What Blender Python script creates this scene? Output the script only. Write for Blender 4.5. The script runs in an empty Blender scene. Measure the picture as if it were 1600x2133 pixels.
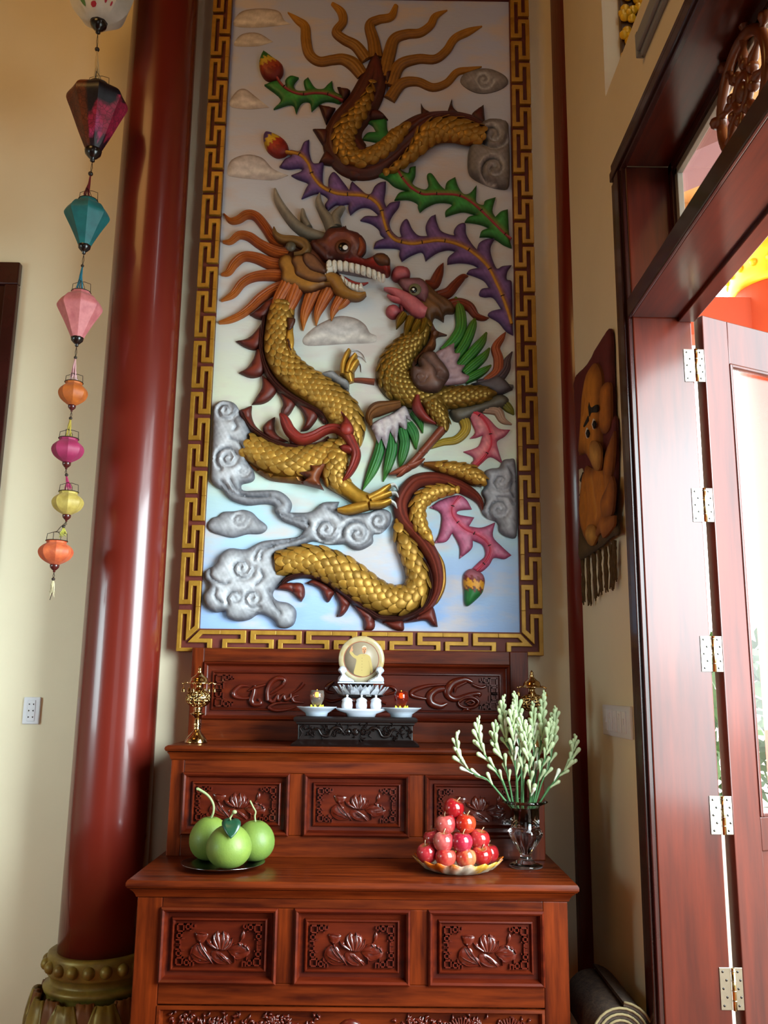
import bpy, bmesh, math, random
import numpy as np
from mathutils import Vector, Matrix
from mathutils.geometry import delaunay_2d_cdt
random.seed(7); rng = np.random.default_rng(7)
C = bpy.context.scene.collection
sc = bpy.context.scene
R = math.radians; PI = math.pi

# ------------------------------------------------------------------ camera, sky, lights, exposure
F_PX, CX, CY = 1834.0, 800.0, 1066.5
CAM = np.array([0.0, -3.75, 1.5])
cam_m = Matrix.Rotation(R(-.2), 4, 'Z') @ Matrix.Rotation(R(90 + 11.26), 4, 'X') @ Matrix.Rotation(R(.70), 4, 'Z')
cd = bpy.data.cameras.new('camera'); cam = bpy.data.objects.new('camera', cd); C.objects.link(cam)
cam.matrix_world = Matrix.Translation(CAM.tolist()) @ cam_m
cd.sensor_fit = 'HORIZONTAL'; cd.sensor_width = 36.0; cd.lens = 36.0 * F_PX / 1600.0
cd.clip_start = .05; cd.clip_end = 200
sc.camera = cam
CR = np.array(cam_m.to_3x3())

w = bpy.data.worlds.new('sky'); sc.world = w; w.use_nodes = True
wn = w.node_tree.nodes; wn['Background'].inputs[0].default_value = (.93, .97, 1.0, 1); wn['Background'].inputs[1].default_value = 9.0

def area(name, loc, aim, sx, sy, power, col, spread=150, portal=False):
    l = bpy.data.lights.new(name, 'AREA'); l.shape = 'RECTANGLE'; l.size = sx; l.size_y = sy
    l.energy = power; l.color = col; l.spread = R(spread)
    o = bpy.data.objects.new(name, l); C.objects.link(o); o.location = loc
    d = Vector(aim) - Vector(loc); o.rotation_euler = d.to_track_quat('-Z', 'Y').to_euler()
    if portal: l.cycles.is_portal = True
    return o
# daylight entering by the doorway on the right (portal on the sky) and by the open doors of the hall behind and left of the camera
area('doorway_portal', (1.06, -1.65, 1.65), (0, -1.65, 1.65), 1.4, 3.3, 1, (1, 1, 1), 180, True)
area('side_doorway_daylight', (1.32, -1.95, 1.92), (-1.5, -.3, 1.0), 1.4, 1.9, 84, (.76, .95, 1.0), 112)
area('front_doors_daylight', (.3, -7.6, 1.5), (-.3, 0, .6), 2.4, 2.2, 8, (.88, .97, 1.0), 100)
area('left_doors_daylight', (-4.3, -3.0, 1.75), (-1.9, 0, 1.6), 1.4, 1.2, 14, (.72, .96, 1.0), 64)
# unseen warm light added high in the hall to warm the upper walls
area('added_warm_light', (-1.9, -2.6, 5.1), (-.9, -.3, 3.9), 1.2, 1.2, 19, (1.0, .56, .17), 170)
sc.view_settings.view_transform = 'Standard'; sc.view_settings.look = 'None'
sc.view_settings.exposure = 0.0; sc.view_settings.gamma = 1.0; sc.view_settings.use_curve_mapping = False
sc.cycles.use_denoising = True
sc.cycles.max_bounces = 8; sc.cycles.diffuse_bounces = 5; sc.cycles.glossy_bounces = 4; sc.cycles.transmission_bounces = 8
sc.cycles.transparent_max_bounces = 12; sc.cycles.caustics_reflective = False; sc.cycles.caustics_refractive = False
sc.cycles.sample_clamp_indirect = 6

# ------------------------------------------------------------------ helpers: photograph measurements to real places
def ray(x, y): return CR @ np.array([(x - CX) / F_PX, -(y - CY) / F_PX, -1.0])
def at_y(x, y, Y): d = ray(x, y); return CAM + d * ((Y - CAM[1]) / d[1])
def at_x(x, y, X): d = ray(x, y); return CAM + d * ((X - CAM[0]) / d[0])
def at_z(x, y, Z): d = ray(x, y); return CAM + d * ((Z - CAM[2]) / d[2])
def T(crop, pts):
    x0, y0, s = crop
    return [(x0 + s * p[0], y0 + s * p[1]) + tuple(s * q for q in p[2:]) for p in pts]

def lin(h):
    h = h.lstrip('#'); v = [int(h[i:i + 2], 16) / 255 for i in (0, 2, 4)]
    return np.array([x / 12.92 if x <= .04045 else ((x + .055) / 1.055) ** 2.4 for x in v])

# ------------------------------------------------------------------ helpers: things, parts, meshes
def tag(o, label=None, cat=None, group=None, kind=None):
    if label: o['label'] = label
    if cat: o['category'] = cat
    if group: o['group'] = group
    if kind: o['kind'] = kind
    return o
def thing(name, label, cat, loc, group=None, kind=None):
    o = bpy.data.objects.new(name, None); C.objects.link(o); o.location = loc
    o.empty_display_size = .05
    return tag(o, label, cat, group, kind)
def root_of(o):
    m = Matrix.Identity(4); ch = []
    while o is not None: ch.append(o); o = o.parent
    for o in reversed(ch): m = m @ (o.matrix_parent_inverse if o.parent else Matrix.Identity(4)) @ Matrix.LocRotScale(o.location, o.rotation_euler, o.scale)
    return m
def adopt(o, parent):
    if parent is not None:
        o.parent = parent; o.matrix_parent_inverse = root_of(parent).inverted()
    return o
def mk(name, verts, faces, m, parent=None, smooth=True, cols=None, label=None, kind=None, bev=0, sharp=None):
    me = bpy.data.meshes.new(name); me.from_pydata([tuple(map(float, v)) for v in verts], [], [tuple(int(i) for i in f) for f in faces])
    if smooth: me.polygons.foreach_set('use_smooth', [True] * len(me.polygons))
    if cols is not None:
        a = me.color_attributes.new('Col', 'FLOAT_COLOR', 'POINT')
        cc = np.ones((len(me.vertices), 4), dtype=np.float32); cc[:, :3] = np.clip(cols, 0, 1); a.data.foreach_set('color', cc.ravel())
    if sharp is not None: me.set_sharp_from_angle(angle=R(sharp))
    me.materials.append(m); me.update()
    o = bpy.data.objects.new(name, me); C.objects.link(o); adopt(o, parent)
    if label: o['label'] = label
    if kind: o['kind'] = kind
    if bev:
        b = o.modifiers.new('bevel', 'BEVEL'); b.width = bev; b.segments = 2; b.limit_method = 'ANGLE'; b.angle_limit = R(40)
    return o
def dup(o, name=None, parent=None, mw=None):
    c = o.copy(); C.objects.link(c)
    if name: c.name = name
    if parent is not None: c.parent = parent; c.matrix_parent_inverse = root_of(parent).inverted()
    if mw is not None: c.location, c.rotation_euler, c.scale = mw.to_translation(), mw.to_euler(), mw.to_scale()
    return c
class MB:
    def __init__(s): s.v = []; s.f = []; s.c = []
    def add(s, v, f, col=None):
        n = len(s.v); s.v += [tuple(p) for p in v]; s.f += [tuple(i + n for i in q) for q in f]
        if col is not None: s.c += ([tuple(col)] * len(v) if np.ndim(col) == 1 else [tuple(q) for q in col])
        return s
    def box(s, x0, x1, y0, y1, z0, z1, col=None):
        v = [(x, y, z) for x in (x0, x1) for y in (y0, y1) for z in (z0, z1)]
        return s.add(v, [(0, 1, 3, 2), (4, 6, 7, 5), (0, 4, 5, 1), (2, 3, 7, 6), (0, 2, 6, 4), (1, 5, 7, 3)], col)
    def lathe(s, prof, c=(0, 0, 0), seg=28, col=None, wob=None, axis=None, caps=True):
        v, f = [], []; n = len(prof)
        for i in range(seg):
            a = 2 * PI * i / seg
            for (r, z) in prof:
                k = wob(a, r, z) if wob else 1.0
                v.append((r * k * math.cos(a), r * k * math.sin(a), z))
        for i in range(seg):
            j = (i + 1) % seg
            for q in range(n - 1): f.append((i * n + q, j * n + q, j * n + q + 1, i * n + q + 1))
        if axis is not None: v = [tuple(axis @ Vector(p)) for p in v]
        else: v = [(p[0] + c[0], p[1] + c[1], p[2] + c[2]) for p in v]
        if caps and prof[0][0] > 1e-6: f.append(tuple(i * n for i in reversed(range(seg))))
        if caps and prof[-1][0] > 1e-6: f.append(tuple(i * n + n - 1 for i in range(seg)))
        return s.add(v, f, col)
    def tube(s, pts, rad, seg=8, col=None):
        P = [Vector(p) for p in pts]; n = len(P)
        if np.ndim(rad) == 0: rad = [rad] * n
        v, f = [], []; ref = Vector((0, 1, 0))
        for i in range(n):
            t = (P[min(i + 1, n - 1)] - P[max(i - 1, 0)]).normalized()
            if abs(t.dot(ref)) > .95: ref = Vector((1, 0, 0)) if abs(t.x) < .9 else Vector((0, 0, 1))
            a = t.cross(ref).normalized(); b = t.cross(a); ref = a.cross(t)
            for k in range(seg):
                g = 2 * PI * k / seg; v.append(tuple(P[i] + (a * math.cos(g) + b * math.sin(g)) * rad[i]))
        for i in range(n - 1):
            for k in range(seg):
                l = (k + 1) % seg; f.append((i * seg + k, i * seg + l, (i + 1) * seg + l, (i + 1) * seg + k))
        f.append(tuple(reversed(range(seg)))); f.append(tuple((n - 1) * seg + k for k in range(seg)))
        return s.add(v, f, col)
    def ball(s, c, r, sc3=(1, 1, 1), seg=14, rings=8, col=None):
        v = [(c[0], c[1], c[2] - r * sc3[2])]; f = []
        for i in range(1, rings):
            p = -PI / 2 + PI * i / rings
            for k in range(seg):
                a = 2 * PI * k / seg; v.append((c[0] + r * sc3[0] * math.cos(p) * math.cos(a), c[1] + r * sc3[1] * math.cos(p) * math.sin(a), c[2] + r * sc3[2] * math.sin(p)))
        v.append((c[0], c[1], c[2] + r * sc3[2])); n = len(v)
        for k in range(seg):
            l = (k + 1) % seg; f.append((0, 1 + l, 1 + k)); f.append((n - 1, n - 1 - seg + k, n - 1 - seg + l))
            for i in range(rings - 2): f.append((1 + i * seg + k, 1 + i * seg + l, 1 + (i + 1) * seg + l, 1 + (i + 1) * seg + k))
        return s.add(v, f, col)
    def mould(s, x0, x1, z0, z1, y, prof, fill=True, col=None):
        """a mitred moulding round a rectangle in an XZ plane: prof = (inset, rise towards the room)"""
        v, f = [], []
        for (d, h) in prof: v += [(x0 + d, y - h, z0 + d), (x1 - d, y - h, z0 + d), (x1 - d, y - h, z1 - d), (x0 + d, y - h, z1 - d)]
        for i in range(len(prof) - 1):
            for k in range(4):
                l = (k + 1) % 4; f.append((i * 4 + k, i * 4 + l, i * 4 + 4 + l, i * 4 + 4 + k))
        if fill: b = (len(prof) - 1) * 4; f.append((b, b + 1, b + 2, b + 3))
        return s.add(v, f, col)
    def build(s, name, m, parent=None, smooth=True, label=None, kind=None, bev=0, sharp=None):
        return mk(name, s.v, s.f, m, parent, smooth, np.array(s.c) if s.c else None, label, kind, bev, sharp)
def bx(name, x0, x1, y0, y1, z0, z1, m, parent=None, bev=.003, label=None):
    return MB().box(min(x0, x1), max(x0, x1), min(y0, y1), max(y0, y1), min(z0, z1), max(z0, z1)).build(name, m, parent, smooth=False, label=label, bev=bev)

# ------------------------------------------------------------------ materials
def mat(name, col, rough=.5, metal=0, noise=0, nscale=8, stretch=(1, 1, 1), bump=0, bscale=60, coat=0, attr=False, col2=None, spec=.5, trans=0, ior=1.45, rand=0, emit=None, estr=0, sheen=0, coords='Object', lo=.35, hi=.7, sss=0, cior=1.5, croug=.08):
    m = bpy.data.materials.new(name); m.use_nodes = True; nt = m.node_tree; N = nt.nodes; L = nt.links
    b = N['Principled BSDF']; b.inputs['Roughness'].default_value = rough; b.inputs['Metallic'].default_value = metal
    b.inputs['Coat Weight'].default_value = coat; b.inputs['Coat Roughness'].default_value = croug; b.inputs['Coat IOR'].default_value = cior; b.inputs['Specular IOR Level'].default_value = spec
    b.inputs['Transmission Weight'].default_value = trans; b.inputs['IOR'].default_value = ior; b.inputs['Sheen Weight'].default_value = sheen
    if sss: b.inputs['Subsurface Weight'].default_value = sss; b.inputs['Subsurface Radius'].default_value = (.02, .01, .006)
    c1 = lin(col) if isinstance(col, str) else np.array(col)
    if emit is not None: b.inputs['Emission Color'].default_value = (*lin(emit), 1); b.inputs['Emission Strength'].default_value = estr
    tc = N.new('ShaderNodeTexCoord'); mp = N.new('ShaderNodeMapping'); mp.inputs['Scale'].default_value = stretch; L.new(tc.outputs[coords], mp.inputs[0])
    src = None
    if attr:
        a = N.new('ShaderNodeAttribute'); a.attribute_name = 'Col'; src = a.outputs['Color']
    if noise or col2 is not None:
        nz = N.new('ShaderNodeTexNoise'); nz.inputs['Scale'].default_value = nscale; nz.inputs['Detail'].default_value = 6; nz.inputs['Roughness'].default_value = .6; L.new(mp.outputs[0], nz.inputs['Vector'])
        rp = N.new('ShaderNodeMapRange'); rp.inputs[1].default_value = lo; rp.inputs[2].default_value = hi; L.new(nz.outputs[0], rp.inputs[0])
        mx = N.new('ShaderNodeMix'); mx.data_type = 'RGBA'; L.new(rp.outputs[0], mx.inputs['Factor'])
        if attr:
            mx.blend_type = 'MULTIPLY'; mx.inputs['Factor'].default_value = 1
            sub = N.new('ShaderNodeMapRange'); sub.inputs[3].default_value = 1 - noise; sub.inputs[4].default_value = 1 + noise * .5; L.new(nz.outputs[0], sub.inputs[0]); sub.inputs[1].default_value = lo; sub.inputs[2].default_value = hi
            for lk in list(mx.inputs['Factor'].links): L.remove(lk)
            L.new(src, mx.inputs[6]); L.new(sub.outputs[0], mx.inputs[7])
        else:
            c2 = lin(col2) if isinstance(col2, str) else (np.array(col2) if col2 is not None else c1 * (1 - noise))
            mx.inputs[6].default_value = (*c2, 1); mx.inputs[7].default_value = (*c1, 1)
        src = mx.outputs[2]
    if rand:
        oi = N.new('ShaderNodeObjectInfo'); mr = N.new('ShaderNodeMapRange'); mr.inputs[3].default_value = 1 - rand; mr.inputs[4].default_value = 1 + rand * .4; L.new(oi.outputs['Random'], mr.inputs[0])
        hv = N.new('ShaderNodeHueSaturation'); L.new(mr.outputs[0], hv.inputs['Value'])
        if src is not None: L.new(src, hv.inputs['Color'])
        else: hv.inputs['Color'].default_value = (*c1, 1)
        src = hv.outputs[0]
    if src is not None: L.new(src, b.inputs['Base Color'])
    else: b.inputs['Base Color'].default_value = (*c1, 1)
    if bump:
        n2 = N.new('ShaderNodeTexNoise'); n2.inputs['Scale'].default_value = bscale; n2.inputs['Detail'].default_value = 4; L.new(mp.outputs[0], n2.inputs['Vector'])
        bp = N.new('ShaderNodeBump'); bp.inputs['Strength'].default_value = bump; bp.inputs['Distance'].default_value = .004; L.new(n2.outputs[0], bp.inputs['Height']); L.new(bp.outputs[0], b.inputs['Normal'])
    return m
def glass_pane(name):
    m = bpy.data.materials.new(name); m.use_nodes = True; nt = m.node_tree; N = nt.nodes; L = nt.links
    N.remove(N['Principled BSDF']); t = N.new('ShaderNodeBsdfTransparent'); t.inputs[0].default_value = (.93, .96, .95, 1)
    g = N.new('ShaderNodeBsdfGlossy'); g.inputs['Roughness'].default_value = .02; lw_ = N.new('ShaderNodeLayerWeight'); pw_ = N.new('ShaderNodeMath'); pw_.operation = 'POWER'; pw_.inputs[1].default_value = 5; L.new(lw_.outputs['Facing'], pw_.inputs[0]); fr = N.new('ShaderNodeMapRange'); fr.inputs[3].default_value = .04; fr.inputs[4].default_value = .8; L.new(pw_.outputs[0], fr.inputs[0])
    mx = N.new('ShaderNodeMixShader'); L.new(fr.outputs[0], mx.inputs[0]); L.new(t.outputs[0], mx.inputs[1]); L.new(g.outputs[0], mx.inputs[2]); L.new(mx.outputs[0], N['Material Output'].inputs[0])
    return m

M = {}
M['wall'] = mat('cream_wall_paint', '#efe2c2', .55, noise=.07, nscale=1.6, bump=.05, bscale=90, coords='Object')
M['ceil'] = mat('ceiling_paint', '#8a5c34', .7)
M['floor'] = mat('terracotta_floor_tile', '#a0522a', .3, noise=.15, nscale=3)
M['lacq'] = mat('maroon_lacquer', '#6a1f15', .27, noise=.10, nscale=2.2, coat=.25, bump=.01, bscale=8)
WD = dict(rough=.34, coat=.05, spec=.22, nscale=3.0, lo=.30, hi=.72)
M['woodh'] = mat('altar_wood_across', '#6e2a0b', col2='#340c03', stretch=(1.2, 14, 14), **WD)
M['woodv'] = mat('altar_wood_upright', '#742c0b', col2='#360d03', stretch=(14, 14, 1.2), **WD)
M['woodp'] = mat('altar_panel_wood', '#5e1f0b', col2='#370b05', stretch=(1.2, 10, 10), **WD)
M['carve'] = mat('altar_carving_wood', '#571a0d', .26, noise=.25, nscale=12, coat=.4)
M['doorw'] = mat('door_wood', '#62200f', col2='#3c0f08', stretch=(10, 10, .8), rough=.3, coat=.5, cior=1.6, croug=.16, spec=.3, nscale=2.5, lo=.3, hi=.75)
M['doorh'] = mat('door_wood_across', '#62200f', col2='#3c0f08', stretch=(10, .8, 10), rough=.3, coat=.5, cior=1.6, croug=.16, spec=.3, nscale=2.5, lo=.3, hi=.75)
M['darkw'] = mat('dark_trim_wood', '#3a1512', .25, noise=.3, nscale=5, coat=.3)
M['ebony'] = mat('ebony_wood', '#150a08', .34, noise=.3, nscale=7, coat=.15, spec=.35)
M['paint'] = mat('mural_paint', '#ffffff', .5, attr=True, noise=.22, nscale=30, bump=.18, bscale=70, lo=.3, hi=.7)
M['gpaint'] = mat('mural_gold_paint', '#ffffff', .42, metal=.55, attr=True, noise=.3, nscale=22, bump=.2, bscale=60, lo=.3, hi=.7)
M['scale'] = mat('gold_scale', '#bb8c38', .42, metal=.45, noise=.3, nscale=30, rand=.35, bump=.1, bscale=80)
M['fret'] = mat('fret_gold', '#bd8f34', .45, metal=.35, noise=.3, nscale=14, col2='#966a1e', bump=.12, bscale=60)
M['fretback'] = mat('fret_maroon', '#6a2a20', .6, noise=.25, nscale=9, bump=.2, bscale=60)
M['brass'] = mat('polished_brass', '#c4a26c', .14, metal=1, noise=.1, nscale=20)
M['steel'] = mat('nickel_steel', '#b9b0a0', .28, metal=1, noise=.15, nscale=30)
M['dark'] = mat('black_lacquer', '#120d0b', .2, coat=.4)
M['white'] = mat('white_porcelain', '#b9bfcb', .2, coat=.3)
M['plastic'] = mat('white_plastic', '#dfe0e6', .3)
M['pglass'] = glass_pane('window_glass')
M['crystal'] = mat('crystal_glass', '#f4f6fa', .03, trans=1, ior=1.5)
# ------------------------------------------------------------------ helpers: carved relief
class PlaneY:
    flip = False
    def __init__(s, Y): s.Y = Y
    def to2(s, pts, lift=0): return np.array([at_y(p[0], p[1], s.Y - lift)[[0, 2]] for p in pts])
    def to3(s, uv, h): return np.column_stack([uv[:, 0], s.Y - np.asarray(h) * np.ones(len(uv)), uv[:, 1]])
class PlaneX:
    flip = True
    def __init__(s, X): s.X = X
    def to2(s, pts, lift=0): return np.array([at_x(p[0], p[1], s.X - lift)[[1, 2]] for p in pts])
    def to3(s, uv, h): return np.column_stack([s.X - np.asarray(h) * np.ones(len(uv)), uv[:, 0], uv[:, 1]])
class Local:
    flip = False
    def __init__(s, Y): s.Y = Y
    def to2(s, pts, lift=0): return np.array([p[:2] for p in pts], dtype=float)
    def to3(s, uv, h): return np.column_stack([uv[:, 0], s.Y - np.asarray(h) * np.ones(len(uv)), uv[:, 1]])
def smooth_closed(P, n=4, corner=78):
    P = np.asarray(P, float); N = len(P); out = []
    tan = np.zeros_like(P); cor = []
    for i in range(N):
        a, b, c = P[i - 1], P[i], P[(i + 1) % N]; e, g = a - b, c - b
        cs = e @ g / (np.linalg.norm(e) * np.linalg.norm(g) + 1e-12)
        cor.append(math.degrees(math.acos(max(-1, min(1, cs)))) < corner); tan[i] = (c - a) * .5
    for i in range(N):
        j = (i + 1) % N; p0, p1 = P[i], P[j]
        t0 = (p1 - p0) if cor[i] else tan[i]; t1 = (p1 - p0) if cor[j] else tan[j]
        l = np.linalg.norm(p1 - p0)
        for t in (t0, t1): pass
        if np.linalg.norm(t0) > 1.6 * l: t0 = t0 * (1.6 * l / np.linalg.norm(t0))
        if np.linalg.norm(t1) > 1.6 * l: t1 = t1 * (1.6 * l / np.linalg.norm(t1))
        for k in range(n):
            s = k / n; h1 = 2 * s**3 - 3 * s**2 + 1; h2 = -2 * s**3 + 3 * s**2; h3 = s**3 - 2 * s**2 + s; h4 = s**3 - s**2
            out.append(h1 * p0 + h2 * p1 + h3 * t0 + h4 * t1)
    return np.array(out)
def smooth_open(P, n=6):
    P = np.asarray(P, float); N = len(P); out = []
    for i in range(N - 1):
        t0 = (P[i + 1] - P[max(i - 1, 0)]) * (.5 if i else 1); t1 = (P[min(i + 2, N - 1)] - P[i]) * (.5 if i + 2 < N else 1)
        for k in range(n):
            s = k / n; out.append((2 * s**3 - 3 * s**2 + 1) * P[i] + (-2 * s**3 + 3 * s**2) * P[i + 1] + (s**3 - 2 * s**2 + s) * t0 + (s**3 - s**2) * t1)
    out.append(P[-1]); return np.array(out)
def seg_dist(Q, A, B):
    """distance of points Q to the nearest of the segments A-B"""
    best = np.full(len(Q), 1e9); arg = np.zeros(len(Q))
    for i, (a, b) in enumerate(zip(A, B)):
        ab = b - a; t = np.clip(((Q - a) @ ab) / (ab @ ab + 1e-15), 0, 1); d = np.linalg.norm(Q - (a + t[:, None] * ab), axis=1)
        m = d < best; best[m] = d[m]; arg[m] = (i + t[m]) / len(A)
    return best, arg
def inside(Q, P):
    x, y = Q[:, 0], Q[:, 1]; c = np.zeros(len(Q), bool); j = len(P) - 1
    for i in range(len(P)):
        xi, yi = P[i]; xj, yj = P[j]
        if yi != yj: c ^= ((yi > y) != (yj > y)) & (x < (xj - xi) * (y - yi) / (yj - yi) + xi)
        j = i
    return c
def relief_geo(pl, pts, H, W=None, step=None, h0=.35, base=0.0, cols=('#888888', '#888888'), cw=None, veins=(), n=4, smooth=True, jit=.06, under=.004, lumps=0, fn=None):
    """pillow-shaped carving from an outline; veins = (polyline, width, depth, colour or None, strength)"""
    P = pl.to2(pts, base + .5 * H)
    if smooth: P = smooth_closed(P, n)
    A = .5 * np.sum(P[:, 0] * np.roll(P[:, 1], -1) - P[:, 1] * np.roll(P[:, 0], -1))
    if A < 0: P = P[::-1].copy()
    size = max(np.ptp(P[:, 0]), np.ptp(P[:, 1])); step = step or max(.006, min(.016, size / 16)); W = W or .28 * min(np.ptp(P[:, 0]), np.ptp(P[:, 1]))
    gx = np.arange(P[:, 0].min(), P[:, 0].max(), step); gz = np.arange(P[:, 1].min(), P[:, 1].max(), step * .87)
    Q = np.array([(x + (k % 2) * step / 2, z) for k, z in enumerate(gz) for x in gx]) if len(gx) and len(gz) else np.zeros((0, 2))
    if len(Q):
        Q = Q + rng.uniform(-.08, .08, Q.shape) * step; Q = Q[inside(Q, P)]
    if len(Q):
        d, _ = seg_dist(Q, P, np.roll(P, -1, axis=0)); Q = Q[d > .45 * step]
    allv = np.vstack([P, Q]) if len(Q) else P; nb = len(P)
    res = delaunay_2d_cdt([Vector(p) for p in allv], [], [list(range(nb))], 1, 1e-7)
    V = np.array([tuple(p) for p in res[0]]); Fs = [tuple(f) for f in res[2]]; orig = res[3]
    d, _ = seg_dist(V, P, np.roll(P, -1, axis=0))
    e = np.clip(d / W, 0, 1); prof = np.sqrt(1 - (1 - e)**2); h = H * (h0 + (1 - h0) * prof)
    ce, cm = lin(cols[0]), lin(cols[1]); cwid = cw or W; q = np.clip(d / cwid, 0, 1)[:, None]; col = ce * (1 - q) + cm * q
    for vn in veins:
        line, wd, dep, vc, st = vn
        L2 = pl.to2(line, base + .5 * H); L2 = smooth_open(L2, 4); dd, _ = seg_dist(V, L2[:-1], L2[1:]); g = np.exp(-(dd / wd)**2)
        h = h - dep * g
        if vc is not None: gg = (g * st)[:, None]; col = col * (1 - gg) + lin(vc) * gg
    if lumps: h = h + lumps * H * (np.sin(V[:, 0] * 90) * np.cos(V[:, 1] * 80))
    if fn: h, col = fn(V, h, col, d)
    col = col * (1 + rng.uniform(-jit, jit, len(V)))[:, None]
    h = np.maximum(h, .1 * H)
    v3 = pl.to3(V, base + h); nV = len(V)
    rim = [i for i in range(nV) if d[i] < 1e-6]
    # skirt from the outline down to the ground
    cnt = {}
    for f in Fs:
        for a, b in zip(f, f[1:] + f[:1]): cnt[(a, b)] = cnt.get((a, b), 0) + 1
    edges = [k for k in cnt if (k[1], k[0]) not in cnt]
    low = {}; extra = []
    for a, b in edges:
        for i in (a, b):
            if i not in low: low[i] = nV + len(extra); extra.append(i)
    v3 = np.vstack([v3, pl.to3(V[extra], base - under)]) if extra else v3
    cols3 = np.vstack([col, col[extra] * .9]) if extra else col
    Fs += [(b, a, low[a], low[b]) for a, b in edges]
    if pl.flip: Fs = [tuple(reversed(f)) for f in Fs]
    return v3, Fs, cols3
def relief(name, pl, pts, H, m=None, parent=None, label=None, kind=None, **k):
    v, f, c = relief_geo(pl, pts, H, **k)
    return mk(name, v, f, m or M['paint'], parent, True, c, label, kind, sharp=50)
class Path: pass
def ribbon_geo(pl, pts, H, base=0.0, n=6, m=10, cols=('#555555', '#888888'), tip=None, ridges=0, rdep=.2, hpow=.5, jit=.05, under=.004, flat=1.0, Hmin=.25):
    """a swept half-round carving: pts = (x, y, width) in the photograph, tapering as the widths do"""
    m = max(m, int(4 * ridges)) if ridges else m
    A = smooth_open(np.array([p[:3] for p in pts], float), n); A[:, 2] = np.maximum(A[:, 2], .0004 if isinstance(pl, Local) else .5)
    c = pl.to2(A[:, :2], base + .5 * H); c1 = pl.to2(A[:, :2] + np.array([1, 0]), base + .5 * H)
    if isinstance(pl, (Local,)): wd = A[:, 2]
    elif isinstance(pl, PlaneX): c1 = pl.to2(A[:, :2] + np.array([0, 1]), base + .5 * H); wd = A[:, 2] * np.linalg.norm(c1 - c, axis=1)
    else: wd = A[:, 2] * np.linalg.norm(c1 - c, axis=1)
    t = np.gradient(c, axis=0); t /= np.linalg.norm(t, axis=1)[:, None] + 1e-12; nr = np.column_stack([-t[:, 1], t[:, 0]])
    hw = H * np.maximum((wd / wd.max())**hpow, .0); hw = np.maximum(hw, Hmin * H * np.minimum(1, wd / wd.max() * 4))
    us = np.sin(np.linspace(-PI / 2, PI / 2, m + 1)) if m < 15 else .5 * np.sin(np.linspace(-PI / 2, PI / 2, m + 1)) + .5 * np.linspace(-1, 1, m + 1); K = len(A)
    V = np.zeros((K, m + 1, 3)); CL = np.zeros((K, m + 1, 3)); ce, cm = lin(cols[0]), lin(cols[1]); ct = lin(tip) if tip else None
    for j, u in enumerate(us):
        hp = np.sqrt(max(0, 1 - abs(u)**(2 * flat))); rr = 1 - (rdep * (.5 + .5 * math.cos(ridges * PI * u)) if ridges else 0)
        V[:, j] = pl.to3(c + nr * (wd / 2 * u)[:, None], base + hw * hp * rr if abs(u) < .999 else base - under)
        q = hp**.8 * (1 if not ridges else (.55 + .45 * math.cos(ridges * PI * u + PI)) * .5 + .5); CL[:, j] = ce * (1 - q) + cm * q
    if ct is not None:
        s = np.clip((np.arange(K) / (K - 1) - .45) / .5, 0, 1)[:, None, None]; CL = CL * (1 - s * .8) + ct * s * .8
    CL *= (1 + rng.uniform(-jit, jit, (K, m + 1)))[:, :, None]
    f = [(i * (m + 1) + j, (i + 1) * (m + 1) + j, (i + 1) * (m + 1) + j + 1, i * (m + 1) + j + 1) for i in range(K - 1) for j in range(m)]
    f.append(tuple(range(m, -1, -1))); f.append(tuple((K - 1) * (m + 1) + j for j in range(m + 1)))
    if not pl.flip: f = [tuple(reversed(x)) for x in f]
    p = Path(); p.V, p.us, p.wd, p.c = V, us, wd, c
    return V.reshape(-1, 3), f, CL.reshape(-1, 3), p
def ribbon(name, pl, pts, H, m_=None, parent=None, label=None, kind=None, **k):
    v, f, c, p = ribbon_geo(pl, pts, H, **k)
    o = mk(name, v, f, m_ or M['paint'], parent, True, c, label, kind, sharp=60); o_path = p
    return o, o_path
def scale_mesh():
    out = [(math.sin(a) * .5 * (1 if a < 0 else 1), .0) for a in (0,)]
    rim = [(-.5, .1), (-.46, .42), (-.3, .74), (0, .9), (.3, .74), (.46, .42), (.5, .1), (.3, -.3), (-.3, -.3)]
    v = [(x, y, -.05 if y > 0 else -.12) for x, y in rim] + [(x * .8, y * .8 + .07, .035) for x, y in rim] + [(0, .3, .075)]
    n = len(rim); f = [(i, (i + 1) % n, n + (i + 1) % n, n + i) for i in range(n)] + [(n + i, n + (i + 1) % n, 2 * n) for i in range(n)]
    return [tuple(reversed(q)) for q in f], v
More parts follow.
